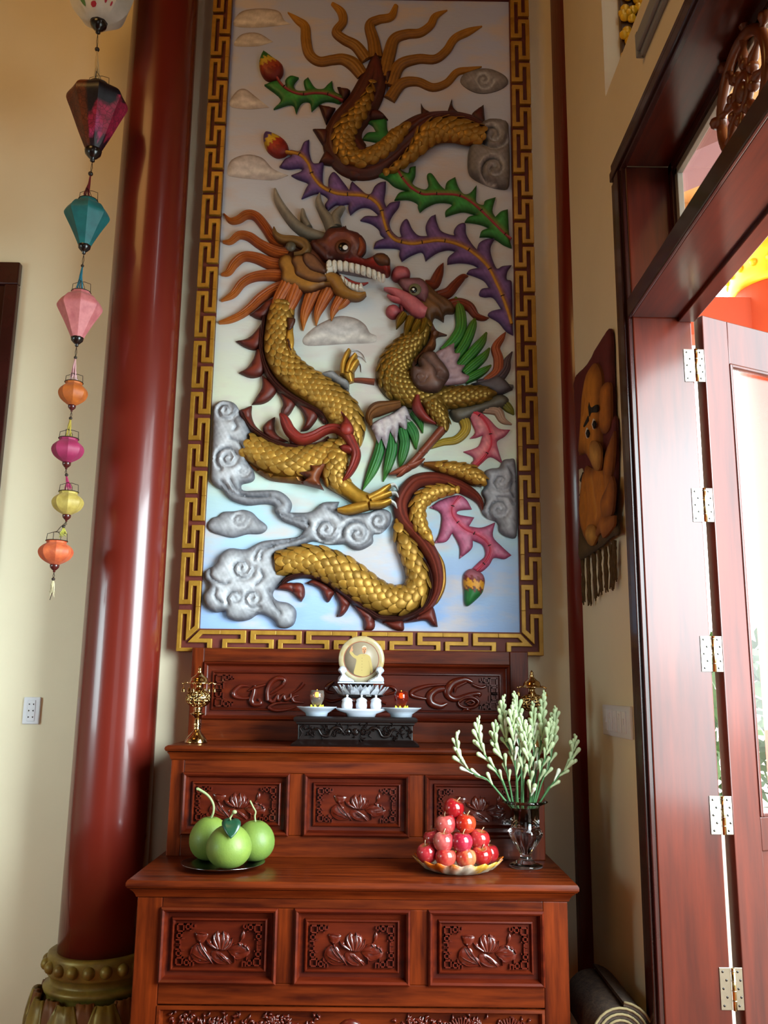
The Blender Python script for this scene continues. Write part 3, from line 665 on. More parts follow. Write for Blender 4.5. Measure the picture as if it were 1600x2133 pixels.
for x, z, n, r in ((-.60, bz1 - .06, 46, .05), (-.52, bz1 - .05, 46, .045), (-.44, bz1 - .07, 40, .045), (-.34, bz1 - .06, 46, .04), (-.30, bz1 - .05, 30, .03), (.14, bz1 - .06, 60, .045), (.11, bz1 - .05, 30, .03), (.24, bz1 - .055, 30, .05), (.31, bz1 - .05, 30, .03), (.45, bz1 - .06, 26, .05), (-.2, bz1 - .075, 26, .04)): spray(x, z, n, r, 1)
for x in (.27, .42):
    for k in range(13):
        a = PI * (.15 + .7 * k / 12); cv.tube([(x, YF + .008, bz1 - .085), (x + .055 * math.cos(a), YF + .006, bz1 - .085 + .055 * math.sin(a))], [.004, .0025], 5)
for x, r in ((-.075, .045), (-.14, .03), (0.0, .03), (-.02, .022)): cv.ball((x, YF + .016, bz1 - .085), r, (1, .4, 1), 14, 8)
cv.build('dragon_carving', M['carve'], bp, sharp=60)
ar = thing('altar_riser', 'upper step of the altar with lotus panels and a backboard of carved lettering', 'cabinet', (-.075, -.2, ZT))
# upper step
moulded('ledge', XL, XRR, YU, [(ZL - .024, .006), (ZL - .020, .018), (ZL - .013, .022), (ZL - .005, .020), (ZL, .012)], M['woodh'], ar)
moulded('ledge_moulding', XL, XRR, YU, [(ZL - .052, .0), (ZL - .046, .003), (ZL - .034, .006), (ZL - .026, .012), (ZL - .0235, .014)], M['woodh'], ar)
bx('upper_carcass', XL, XRR, YU + .022, -.02, ZT, ZL - .052, M['woodv'], ar, .002)
up = panel_set([((383, 1611), (600, 1742)), ((635, 1611), (852, 1743.6)), ((886, 1614), (1105, 1745))], YU, 0, 0, 0)
zt1 = np.mean([p[3] for p in up]); zb1 = np.mean([p[2] for p in up]); up = [(a, b, zb1, zt1) for a, b, _, _ in up]; UB = YU + .022
bx('stile', XL, up[0][0], YU, UB, ZT, ZL - .052, M['woodv'], ar); bx('stile', up[2][1], XRR, YU, UB, ZT, ZL - .052, M['woodv'], ar)
bx('rail', up[0][0], up[2][1], YU, UB, zt1, ZL - .052, M['woodh'], ar); bx('rail', up[0][0], up[2][1], YU, UB, ZT, zb1, M['woodh'], ar)
for k in (0, 1): bx('muntin', up[k][1], up[k + 1][0], YU, UB, zb1, zt1, M['woodv'], ar)
for q in up: lotus_panel(*q, YU, ar)
# backboard with the carved letters
bx_l, bx_r, bz0, bz1b = -.766, .610, ZL, 1.650
ix0, iz1 = at(424.7, 1378, YB); ix1, iz0 = at(1064, 1506, YB)
bx('backboard', bx_l, bx_r, YB + .02, -.02, bz0, bz1b, M['woodv'], ar, .002)
bx('backboard_stile', bx_l, ix0, YB, YB + .02, bz0, bz1b, M['woodv'], ar); bx('backboard_stile', ix1, bx_r, YB, YB + .02, bz0, bz1b, M['woodv'], ar)
bx('backboard_rail', ix0, ix1, YB, YB + .02, iz1, bz1b, M['woodh'], ar); bx('backboard_rail', ix0, ix1, YB, YB + .02, bz0, iz0, M['woodh'], ar)
bpn = MB().mould(ix0, ix1, iz0, iz1, YB, [(0, -.004), (.001, .006), (.006, .010), (.012, .004), (.014, -.006), (.020, -.010), (.036, -.012), (.038, -.004), (.042, -.003), (.045, -.010), (.046, -.013)]).build('letter_panel', M['woodp'], ar, sharp=35)
CLt, CRt = (340, 1300, .275), (740, 1300, .3); plc = PlaneY(YB + .0125)
let = None
def stroke(crop, pts, H=.017):
    pts = [(q[0], q[1], q[2] * 1.25) for q in pts]
    v, f, _, _ = ribbon_geo(plc, T(crop, pts), H, n=6, m=8, hpow=.6); let.add([tuple(p) for p in v], f)
let = MB()
for s in ([(655, 472, 8), (590, 468, 24), (540, 508, 34), (540, 545, 34), (600, 562, 24), (665, 560, 18)], [(695, 465, 22), (682, 530, 38), (668, 580, 44), (688, 606, 40), (738, 600, 30), (722, 562, 16)], [(645, 505, 12), (700, 480, 24), (775, 458, 16)], [(790, 578, 34), (790, 500, 34), (820, 440, 34), (870, 410, 34), (918, 422, 28), (905, 462, 26), (850, 502, 24), (808, 530, 16)], [(800, 575, 30), (832, 586, 28), (868, 536, 22), (872, 574, 26), (912, 538, 22), (924, 572, 26), (962, 558, 20), (968, 526, 12)], [(1024, 540, 12), (984, 552, 24), (992, 586, 26), (1066, 594, 10)], [(1066, 448, 26), (1030, 490, 20), (968, 534, 8)], [(985, 598, 8), (862, 600, 18), (800, 630, 24), (842, 652, 26), (922, 650, 20), (1010, 628, 8)], ): stroke(CLt, s)
let.build('carved_word', M['carve'], bpn, sharp=60); let = MB()
for s in ([(1292, 436, 20), (1240, 480, 34), (1250, 512, 24), (1300, 524, 12)], [(1225, 570, 18), (1280, 586, 24), (1350, 568, 14)]): stroke(CLt, s)
let.build('carved_word', M['carve'], bpn, sharp=60); let = MB()
for s in ([(210, 428, 14), (262, 440, 22), (282, 470, 22), (210, 492, 10)], [(190, 545, 12), (215, 552, 16)]): stroke(CRt, s)
let.build('carved_word', M['carve'], bpn, sharp=60); let = MB()
for s in ([(632, 418, 10), (500, 430, 22), (410, 460, 30), (390, 492, 30), (450, 512, 24), (512, 520, 12)], [(622, 448, 34), (560, 460, 44), (520, 500, 54), (532, 550, 48), (590, 570, 38), (638, 552, 18)], [(812, 402, 28), (760, 386, 34), (682, 410, 48), (645, 460, 54), (650, 500, 44), (700, 522, 34), (800, 490, 28), (866, 484, 24), (862, 506, 12)], [(690, 476, 14), (705, 436, 24), (772, 402, 20)], [(815, 420, 20), (870, 440, 22), (905, 434, 18)], [(720, 540, 22), (760, 514, 22), (820, 512, 22), (856, 540, 22), (830, 574, 22), (770, 582, 22), (725, 566, 22), (716, 540, 18)], [(765, 545, 16), (800, 530, 18), (828, 545, 18), (805, 560, 16), (775, 552, 14)], [(745, 604, 12), (775, 592, 30), (805, 606, 14)]): stroke(CRt, s)
let.build('carved_word', M['carve'], bpn, sharp=60)
fr = MB(); fx0, fx1, fz0, fz1 = ix0 + .047, ix1 - .047, iz0 + .047, iz1 - .047; t = .0045; Yc = YB + .0125
for sx, X0 in ((1, fx0), (-1, fx1)):
    for sz, Z0 in ((1, fz0), (-1, fz1)):
        U = .0017
        def bar(a0, b0, a1, b1):
            xs = sorted((X0 + sx * a0 * U, X0 + sx * a1 * U)); zs = sorted((Z0 + sz * b0 * U, Z0 + sz * b1 * U)); fr.box(xs[0] - t / 2, xs[1] + t / 2, Yc - .010, Yc + .003, zs[0] - t / 2, zs[1] + t / 2)
        for a0, b0, s in ((4, 4, 16), (24, 4, 10), (4, 26, 12)):
            bar(a0, b0, a0 + s, b0); bar(a0, b0 + s, a0 + s, b0 + s); bar(a0, b0, a0, b0 + s); bar(a0 + s, b0, a0 + s, b0 + s)
        bar(38, 4, 38, 12); bar(38, 12, 44, 12); bar(44, 6, 44, 12); bar(20, 20, 26, 20); bar(22, 22, 22, 34); bar(4, 42, 14, 42)
fr.build('corner_fret', M['carve'], bpn, smooth=False)
# ------------------------------------------------------------------ the mural
MY = -.04; PL = PlaneY(MY)
A_, B_c, C_, D_, E_, F_, G_ = (400, 0, .45625), (400, 380, .26875), (700, 380, .26875), (400, 680, .26875), (700, 680, .26875), (360, 1020, .2625), (720, 1020, .2625)
mx0, mx1, mz0, mz1 = -.750, .5885, 1.731, 4.775
ox0, ox1, oz0, oz1 = -.839, .681, 1.636, 4.87
mu = thing('relief_mural', 'tall painted relief of a golden dragon facing a phoenix in a gold fret frame', 'mural', ((mx0 + mx1) / 2, 0, oz0))
# painted sky
m = bpy.data.materials.new('mural_sky_paint'); m.use_nodes = True; N = m.node_tree.nodes; L = m.node_tree.links; b = N['Principled BSDF']; b.inputs['Roughness'].default_value = .5
tc = N.new('ShaderNodeTexCoord'); sp = N.new('ShaderNodeSeparateXYZ'); L.new(tc.outputs['Object'], sp.inputs[0])
mp = N.new('ShaderNodeMapping'); mp.inputs['Scale'].default_value = (1.1, 1, 3.4); L.new(tc.outputs['Object'], mp.inputs[0])
nz = N.new('ShaderNodeTexNoise'); nz.inputs['Scale'].default_value = 2.2; nz.inputs['Detail'].default_value = 7; nz.inputs['Distortion'].default_value = .4; L.new(mp.outputs[0], nz.inputs['Vector'])
ad = N.new('ShaderNodeMath'); ad.operation = 'MULTIPLY_ADD'; ad.inputs[1].default_value = .55; L.new(nz.outputs[0], ad.inputs[0]); L.new(sp.outputs[2], ad.inputs[2])
mr = N.new('ShaderNodeMapRange'); mr.inputs[1].default_value = mz0 + .27; mr.inputs[2].default_value = mz1 + .27; L.new(ad.outputs[0], mr.inputs[0])
cr = N.new('ShaderNodeValToRGB'); el = cr.color_ramp.elements; L.new(mr.outputs[0], cr.inputs[0])
for i, (p, c) in enumerate(((0, '#93b2e0'), (.09, '#a3c0e4'), (.17, '#b4d2d6'), (.27, '#d9dfc4'), (.36, '#d6dcc6'), (.46, '#d3d6d4'), (.58, '#cdd1d8'), (.72, '#c3c8d6'), (.86, '#bcc3d8'), (1, '#b2bce0'))):
    e = el[i] if i < 2 else el.new(p); e.position = p; e.color = (*lin(c), 1)
n2 = N.new('ShaderNodeTexNoise'); n2.inputs['Scale'].default_value = 3.2; n2.inputs['Detail'].default_value = 5
mp2 = N.new('ShaderNodeMapping'); mp2.inputs['Scale'].default_value = (1, 1, 2.6); mp2.inputs['Location'].default_value = (3, 1, 2); L.new(tc.outputs['Object'], mp2.inputs[0]); L.new(mp2.outputs[0], n2.inputs['Vector'])
r2 = N.new('ShaderNodeMapRange'); r2.inputs[1].default_value = .48; r2.inputs[2].default_value = .64; r2.inputs[4].default_value = .8; L.new(n2.outputs[0], r2.inputs[0])
mxn = N.new('ShaderNodeMix'); mxn.data_type = 'RGBA'; L.new(r2.outputs[0], mxn.inputs[0]); L.new(cr.outputs[0], mxn.inputs[6]); mxn.inputs[7].default_value = (*lin('#cdbfba'), 1)
L.new(mxn.outputs[2], b.inputs['Base Color'])
n3 = N.new('ShaderNodeTexNoise'); n3.inputs['Scale'].default_value = 30; L.new(mp.outputs[0], n3.inputs['Vector']); bp = N.new('ShaderNodeBump'); bp.inputs['Strength'].default_value = .25; bp.inputs['Distance'].default_value = .003; L.new(n3.outputs[0], bp.inputs['Height']); L.new(bp.outputs[0], b.inputs['Normal'])
bx('sky_panel', mx0 - .004, mx1 + .004, MY, 0, mz0 - .004, mz1 + .004, m, mu, 0)
# frame: maroon board with a raised gold fret
fb = MB()
for q in ((ox0, mx0, oz0, oz1), (mx1, ox1, oz0, oz1), (mx0, mx1, oz0, mz0), (mx0, mx1, mz1, oz1)): fb.box(q[0], q[1], -.055, 0, q[2], q[3])
frame = fb.build('frame', M['fretback'], mu, smooth=False, label='maroon frame board under a raised gold fret')
FW = mx0 - ox0; FH = .016
UNIT = [(0, -.46), (0, .46), (.60, .46), (.60, .135), (.80, .135), (.80, .5), (1, .5), (1, .04), (.41, .04), (.41, .375), (.21, .375), (.21, -.375), (.41, -.375), (.41, -.04), (1, -.04), (1, -.5), (.80, -.5), (.80, -.135), (.60, -.135), (.60, -.46)]
def prism(name, P, y0=-.055 - FH, y1=-.05):
    ar = sum(P[i - 1][0] * P[i][1] - P[i][0] * P[i - 1][1] for i in range(len(P)))
    P = P if ar > 0 else P[::-1]; n = len(P); v = [(x, y0, z) for x, z in P] + [(x, y1, z) for x, z in P]
    return mk(name, v, [tuple(range(n))] + [((i + 1) % n, i, n + i, n + (i + 1) % n) for i in range(n)], M['fret'], frame, False, bev=.0022)
zA, zB = at_y(400, 1205, -.06)[2], at_y(400, 1089.6, -.06)[2]; PER = zB - zA
xA = at_y(517.5, 1330, -.06)[0]; xB = at_y(980, 1330, -.06)[0]; PERX = (xB - xA) / 4
for k in range(14):
    for side in 'LR':
        nm = 'fret_' + side
        if k == 0:
            X = ox0 if side == 'L' else ox1; sg = 1 if side == 'L' else -1
            globals()[nm] = prism('fret', [(X + sg * a * FW, zA + s_ * PER) for a, s_ in UNIT])
        else: dup(globals()[nm]).location = (0, 0, k * PER)
for k in range(5):
    if k == 0: fB = prism('fret', [(xA + s_ * PERX, oz0 + a * FW) for a, s_ in UNIT])
    else: dup(fB).location = (k * PERX, 0, 0)
T1 = (zA - .5 * PER - oz0) / FW
for sx, X, T2 in ((1, ox0, (xA - .5 * PERX - ox0) / FW), (-1, ox1, (ox1 - xB - .5 * PERX) / FW)):
    cpt = lambda pts: [(X + sx * a * FW, oz0 + b_ * FW) for a, b_ in pts]
    h_ = T1 - .15
    prism('corner_fret', cpt([(0, 0), (1.72, 0), (1.72, .17), (.20, .17), (.20, h_ - .2), (.41, h_ - .2), (.41, .50), (1.0, 1.06), (1.0, T1), (.80, T1), (.80, 1.18), (.60, 1.0), (.60, h_), (0, h_)]))
    prism('corner_fret', cpt([(.50, .41), (1.06, 1.0), (T2, 1.0), (T2, .80), (1.18, .80), (1.0, .60), (T2 - .38, .60), (T2 - .38, .1), (T2 - .6, .1), (T2 - .6, .41)]))

def brush(V, h, col, d):
    g = .6 * np.sin(V @ np.array([310, 170])) + np.sin(V[:, 0] * 95 + 2.2 * np.sin(V[:, 1] * 60)) * np.sin(V[:, 1] * 110 + 2 * np.cos(V[:, 0] * 50)); return h, col * (1 + .13 * g)[:, None]
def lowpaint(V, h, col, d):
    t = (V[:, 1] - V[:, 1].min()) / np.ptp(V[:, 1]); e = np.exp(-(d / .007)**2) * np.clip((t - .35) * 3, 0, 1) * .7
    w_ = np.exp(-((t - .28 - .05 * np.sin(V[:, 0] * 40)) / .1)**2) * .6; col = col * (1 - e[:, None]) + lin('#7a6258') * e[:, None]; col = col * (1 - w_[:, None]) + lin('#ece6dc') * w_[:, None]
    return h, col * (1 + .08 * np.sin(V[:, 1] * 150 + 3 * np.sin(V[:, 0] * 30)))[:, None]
K = {'cloud': ('#5f5f66', '#bcbcc0'), 'lowc': ('#b5aaa6', '#dbd3cf'), 'fin': ('#431309', '#7a2a1a'), 'dark': ('#2f130d', '#552317'), 'mane': ('#6a2410', '#b25a20'), 'gold': ('#6b3a10', '#a97620'), 'gold2': ('#8a5a14', '#b8862a')}
GP = M['gpaint']
def spiral(c, r, turns=1.6, n=22, a0=0, sgn=1): return [(c[0] + r * (1 - .88 * k / n) * math.cos(a0 + sgn * 2 * PI * turns * k / n), c[1] + r * (1 - .88 * k / n) * math.sin(a0 + sgn * 2 * PI * turns * k / n)) for k in range(n + 1)]
def cloud(crop, pts, H, sp=(), strokes=(), cols=K['cloud'], base=0, name='cloud'):
    v = []
    for s in sp:
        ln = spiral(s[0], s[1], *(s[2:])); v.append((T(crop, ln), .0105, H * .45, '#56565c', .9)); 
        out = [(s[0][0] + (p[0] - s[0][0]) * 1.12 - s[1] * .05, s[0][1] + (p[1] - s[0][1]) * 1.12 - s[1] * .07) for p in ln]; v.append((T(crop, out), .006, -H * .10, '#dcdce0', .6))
    for st in strokes: v.append((T(crop, st), .007, H * .3, '#66666c', .8))
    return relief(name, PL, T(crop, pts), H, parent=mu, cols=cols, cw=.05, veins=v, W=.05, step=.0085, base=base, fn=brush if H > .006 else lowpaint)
# --- low painted clouds
LOW = dict(cols=K['lowc'])
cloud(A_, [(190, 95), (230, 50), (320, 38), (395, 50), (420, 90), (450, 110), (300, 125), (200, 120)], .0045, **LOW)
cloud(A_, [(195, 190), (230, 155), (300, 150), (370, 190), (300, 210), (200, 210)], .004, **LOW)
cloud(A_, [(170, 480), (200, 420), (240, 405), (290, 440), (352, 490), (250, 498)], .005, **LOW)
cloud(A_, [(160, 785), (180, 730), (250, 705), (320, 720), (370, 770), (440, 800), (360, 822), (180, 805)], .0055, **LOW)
cloud(B_c, [(860, 1215), (940, 1130), (1030, 1075), (1140, 1035), (1260, 1050), (1340, 1100), (1380, 1165), (1430, 1190), (1410, 1240), (1200, 1250), (900, 1265)], .0055, cols=('#a09690', '#cdc9c6'))
cloud(A_, [(1225, 370), (1250, 330), (1310, 312), (1370, 315), (1430, 345), (1442, 380), (1400, 410), (1330, 425), (1270, 410)], .014, sp=[((1335, 368), 42)], cols=('#6d6766', '#9b9593'))
cloud(F_, [(272, 280), (310, 225), (355, 210), (400, 175), (490, 170), (560, 158), (630, 180), (680, 230), (742, 280), (740, 320), (690, 350), (590, 352), (480, 380), (380, 360), (300, 330)], .02, sp=[((535, 240), 72)])
# --- phoenix tail feathers
def stem(pts, crop, w, cols, parent):
    o, p = ribbon('stem', PL, [(x, y, w) for x, y in T(crop, [(q[0], q[1]) for q in pts])], .012, parent=parent, cols=cols, base=.018, n=6, m=6)
    c3 = p.c; n = len(c3)
    for k in range(6, n - 4, 11):
        d = c3[k + 1] - c3[k]; d = d / np.linalg.norm(d); nn = np.array([-d[1], d[0]]) * p.wd[k] * .55
        MB().tube([(c3[k][0] - nn[0], MY - .0285, c3[k][1] - nn[1]), (c3[k][0], MY - .0325, c3[k][1]), (c3[k][0] + nn[0], MY - .0285, c3[k][1] + nn[1])], .0022, 5).build('stem_ring', M['dark'], parent)
def feather(outline, stem_px, cols, mid, midw, stem_cols, sw, label=None):
    o = relief('tail_feather', PL, outline, .022, parent=mu, cols=cols, cw=.03, W=.03, veins=[(stem_px, midw, -.006, mid, .9)], step=.0085, label=label, h0=.5, fn=brush)
    stem(stem_px, (0, 0, 1), sw, stem_cols, o); return o
pst = T(A_, [(420, 690), (490, 705), (530, 745), (550, 800), (590, 850), (650, 880), (700, 888)]) + T(C_, [(110, 95), (220, 105), (300, 145), (350, 210), (370, 290), (400, 380), (450, 440), (520, 465), (600, 475), (700, 460), (790, 450), (900, 465), (1000, 505), (1090, 565), (1180, 655), (1240, 770), (1290, 880), (1330, 990), (1362, 1095)])
pou = T(A_, [(450, 685), (490, 690), (510, 650), (535, 637), (535, 690), (550, 740), (575, 745), (603, 735), (597, 790), (600, 840), (622, 855), (625, 810), (650, 785), (690, 830), (718, 868), (728, 830)]) + T(C_, [(110, 20), (125, -10), (180, 40), (230, 85), (270, 85), (300, 30), (340, 0), (387, -8), (385, 60), (375, 140), (390, 190), (425, 155), (497, 145), (485, 190), (440, 250), (415, 310), (430, 370), (480, 420), (510, 420), (495, 360), (520, 300), (555, 286), (590, 360), (640, 410), (710, 415), (695, 340), (730, 270), (772, 248), (780, 300), (810, 370), (870, 400), (920, 410), (915, 370), (950, 325), (1002, 318), (1010, 400), (1050, 470), (1092, 520), (1110, 470), (1160, 440), (1232, 432), (1200, 500), (1205, 570), (1245, 665), (1290, 648), (1362, 640), (1330, 690), (1325, 750), (1362, 770), (1368, 1100), (1374, 1182), (1320, 1150), (1260, 1080), (1180, 1030), (1200, 1000), (1250, 985), (1285, 980), (1220, 890), (1150, 885), (1110, 868), (1130, 825), (1190, 815), (1150, 760), (1090, 730), (1013, 703), (1040, 675), (1110, 660), (1050, 630), (960, 620), (863, 632), (870, 580), (930, 530), (870, 520), (800, 535), (740, 570), (695, 607), (675, 545), (640, 540), (570, 570), (510, 610), (490, 560), (490, 515), (400, 505), (292, 508), (310, 460), (380, 430), (345, 400), (330, 360), (270, 315), (188, 292), (230, 260), (310, 260), (330, 250), (270, 200), (210, 190), (160, 210), (110, 250), (95, 200), (95, 165), (40, 175), (0, 170)]) + T(A_, [(620, 960), (607, 935), (620, 905), (575, 880), (500, 906), (520, 860), (530, 835), (480, 815), (453, 800), (500, 780), (495, 765), (440, 770), (399, 761), (425, 725), (450, 712)])
fp = feather(pou, pst, ('#402a5c', '#7e5c9c'), '#9c6a3c', .011, ('#7a2014', '#c8912a'), 7.5, 'purple feather with yellow stem')
gst = T(A_, [(935, 765), (960, 810), (1000, 855), (1050, 885), (1100, 886)]) + T(C_, [(800, 90), (920, 95), (1000, 120), (1090, 185), (1200, 290), (1300, 390), (1358, 435)])
gou = T(A_, [(930, 765), (985, 790), (995, 765), (1022, 758), (1020, 800), (1008, 840), (1060, 865), (1080, 845), (1073, 800), (1095, 792), (1130, 840), (1155, 865), (1165, 830), (1202, 808), (1215, 850), (1240, 885), (1270, 880), (1300, 845), (1298, 890), (1300, 925), (1330, 935), (1340, 915), (1387, 900), (1372, 960), (1385, 990), (1410, 965), (1442, 955), (1449, 1080)]) + T(C_, [(1362, 505), (1300, 480), (1240, 440), (1180, 420), (1113, 420), (1130, 375), (1190, 350), (1130, 325), (1060, 310), (998, 305), (1030, 265), (1090, 250), (1000, 225), (930, 235), (850, 262), (850, 220), (900, 175), (870, 155), (780, 155), (700, 190), (650, 230), (635, 190), (630, 160), (560, 130), (453, 135), (490, 80), (560, 65)]) + T(A_, [(925, 850), (890, 820), (848, 802), (870, 785), (925, 785)])
feather(gou, gst, ('#17541f', '#3c9a44'), '#7d8040', .012, ('#5a1418', '#a83a40'), 6, 'green feather with red stem')
feather(T(A_, [(675, 470), (640, 462), (595, 465), (545, 507), (537, 465), (500, 468), (475, 517), (455, 475), (372, 497), (405, 450), (330, 387), (382, 368), (412, 385), (440, 410), (425, 370), (450, 345), (487, 353), (465, 385), (478, 412), (520, 415), (510, 372), (530, 352), (562, 400), (598, 405), (620, 385), (640, 368), (650, 415), (690, 440)]), T(A_, [(690, 458), (620, 430), (560, 425), (500, 430), (450, 415), (410, 385), (388, 352)]), ('#17541f', '#37923f'), '#6b6a34', .010, ('#5a1418', '#97383a'), 6, 'green feather tip with red stem')
relief('tail_feather', PL, T(A_, [(775, 555), (850, 540), (885, 533), (892, 590), (905, 620), (880, 652), (775, 637), (800, 605), (840, 600), (820, 570)]), .014, parent=mu, cols=('#17541f', '#37923f'), label='green leaf inside the tail loop')
feather(T(E_, [(1010, 640), (1100, 655), (1190, 720), (1260, 790), (1352, 800), (1310, 850), (1250, 890), (1260, 960), (1292, 1060), (1200, 1010), (1130, 1060), (1090, 1092), (1030, 1085), (1070, 1030), (1050, 1000), (988, 970), (1060, 950), (1110, 920), (1140, 840), (1090, 860), (1038, 868), (1080, 820), (1060, 760), (1030, 690)]), T(E_, [(1030, 645), (1110, 690), (1170, 760), (1200, 850), (1200, 930), (1150, 1010), (1080, 1085)]), ('#a84a62', '#d98c8c'), '#c83a4c', .016, ('#8a1220', '#c4283a'), 6, 'pink feather with red stem')
feather(T(G_, [(820, 60), (900, 45), (960, 80), (1002, 155), (900, 165), (890, 195), (1022, 220), (980, 290), (1080, 300), (1188, 258), (1170, 370), (1240, 450), (1317, 520), (1260, 550), (1180, 540), (1140, 600), (1070, 655), (1000, 630), (1060, 570), (1110, 520), (1090, 440), (1010, 400), (1000, 470), (907, 547), (905, 450), (850, 340), (800, 410), (708, 422), (750, 330), (760, 190), (668, 140), (740, 90)]), T(G_, [(905, 55), (850, 130), (850, 200), (900, 270), (960, 320), (1050, 360), (1120, 410), (1150, 480), (1120, 560), (1040, 645)]), ('#94405e', '#c97090'), '#c84a60', .014, ('#8a1220', '#b8304a'), 6, 'pink feather with red stem ending in a bud')
def bud(crop, pts, stops, axis, lab):
    """a pointed bud painted in bands along axis = (from, to)"""
    a0, a1 = PL.to2(T(crop, [axis[0], axis[1]]))
    def fn(V, h, col, d):
        t = (V - a0) @ (a1 - a0) / ((a1 - a0) @ (a1 - a0)) + .05 * np.sin(V @ np.array([260, 190]))
        out = np.zeros_like(col)
        for lim, c in stops: out[t >= lim] = lin(c)
        return h, out * (.75 + .25 * np.clip(d / .02, 0, 1))[:, None]
    relief('feather_bud', PL, T(crop, pts), .04, parent=mu, fn=fn, W=.04, step=.006, label=lab)
bud(A_, [(325, 226), (370, 260), (410, 290), (414, 330), (385, 362), (335, 357), (308, 312), (308, 268)], [(-9, '#7a1f14'), (.22, '#9a3a1c'), (.42, '#c8a22a'), (.62, '#2b7030')], ((385, 358), (330, 230)), 'feather bud with green tip and yellow band')
bud(A_, [(333, 600), (380, 610), (425, 640), (441, 680), (425, 706), (385, 713), (345, 686), (326, 642)], [(-9, '#8a2016'), (.25, '#a02a18'), (.45, '#d0a828'), (.68, '#5a3a78')], ((425, 700), (333, 605)), 'feather bud with purple tip and yellow band')
bud(G_, [(935, 720), (945, 660), (985, 628), (1040, 638), (1090, 670), (1107, 720), (1100, 775), (1085, 820), (1040, 870), (972, 922), (945, 890), (943, 800)], [(-9, '#a05a66'), (.24, '#7a2418'), (.34, '#e09a24'), (.52, '#6a3020'), (.60, '#1f7030')], ((1010, 630), (975, 920)), 'feather bud with green tip and orange band')
# --- dragon: tail
tl, tp = ribbon('dragon_tail', PL, T(A_, [(842, 228, 8), (838, 290, 70), (822, 370, 135), (775, 470, 155), (705, 560, 165), (688, 640, 190), (730, 712, 195), (800, 735, 170), (880, 700, 150), (950, 640, 140), (1010, 590, 135), (1060, 550, 105), (1120, 522, 60), (1200, 518, 50), (1290, 540, 50), (1335, 570, 40)]), .05, parent=mu, cols=('#2c110b', '#5e2618'), ridges=5, label='brown dragon tail back with gold scales')
for pts in ([(663, 394), (722, 410), (690, 468)], [(578, 475), (655, 490), (612, 565)], [(551, 587), (625, 595), (612, 685)], [(578, 742), (610, 680), (690, 740), (640, 752)], [(724, 816), (690, 735), (850, 760), (790, 800)], [(895, 542), (860, 505), (810, 500), (800, 545)], [(916, 318), (880, 335), (890, 410)], [(1046, 468), (1062, 495), (1105, 515), (1048, 540)], [(1187, 447), (1195, 490), (1240, 525), (1160, 525)], [(1332, 475), (1280, 515), (1290, 545), (1340, 578)], [(840, 223), (800, 300), (790, 380), (880, 380), (868, 290)]): relief('fin', PL, T(A_, pts), .03, parent=tl, cols=('#2c0f0b', '#5e2016'), W=.03, step=.01)
for pts in ([(780, 340, 60), (740, 290, 70), (690, 265, 58), (640, 268, 52), (580, 275, 50), (535, 240, 50), (520, 175, 50), (515, 115, 45), (480, 85, 34), (437, 50, 5)], [(800, 270, 60), (750, 205, 55), (695, 175, 50), (658, 140, 45), (688, 95, 42), (682, 50, 42), (640, 10, 18)], [(840, 260, 70), (830, 185, 60), (812, 110, 50), (850, 84, 45), (908, 70, 40), (932, 18, 22)], [(875, 350, 70), (902, 235, 62), (925, 172, 55), (980, 150, 50), (1040, 144, 45), (1088, 110, 40), (1112, 68, 34), (1166, 40, 5)], [(905, 390, 66), (945, 295, 60), (1030, 264, 50), (1110, 264, 45), (1162, 225, 42), (1200, 170, 40), (1260, 140, 38), (1325, 113, 5)], [(900, 450, 60), (955, 378, 55), (1030, 368, 45), (1100, 394, 42), (1162, 374, 38), (1210, 325, 36), (1268, 313, 28), (1324, 298, 4)]): ribbon('tail_strand', PL, T(A_, pts), .026, parent=tl, cols=('#5a3210', '#9c6a20'), tip='#b8801e', ridges=4)
g1, q1 = ribbon('tail_belly', PL, T(A_, [(826, 362, 8), (815, 400, 32), (795, 450, 55), (755, 515, 80), (710, 570, 98), (690, 630, 102), (710, 690, 98), (760, 716, 82), (820, 702, 76), (880, 666, 70), (940, 605, 60), (985, 568, 16)]), .028, GP, tl, cols=K['gold'], base=.038)
g2, q2 = ribbon('tail_belly', PL, T(A_, [(880, 782, 8), (930, 757, 30), (985, 712, 52), (1030, 665, 78), (1075, 612, 112), (1130, 587, 122), (1200, 585, 125), (1260, 600, 118), (1325, 612, 100)]), .036, GP, tl, cols=K['gold'], base=.022)
put_scales(scale_places(q1, .040, -.85, .85) + scale_places(q2, .044, -.8, .9), tl, M['scale'], single=False)
cloud(A_, [(1310, 600), (1320, 560), (1360, 540), (1420, 545), (1446, 570), (1450, 840), (1400, 852), (1330, 830), (1270, 790), (1260, 720), (1275, 660), (1330, 650)], .045, sp=[((1375, 625), 66), ((1380, 775), 66, 1.6, 22, 1.5)], cols=('#5f5b5c', '#918c8b'))
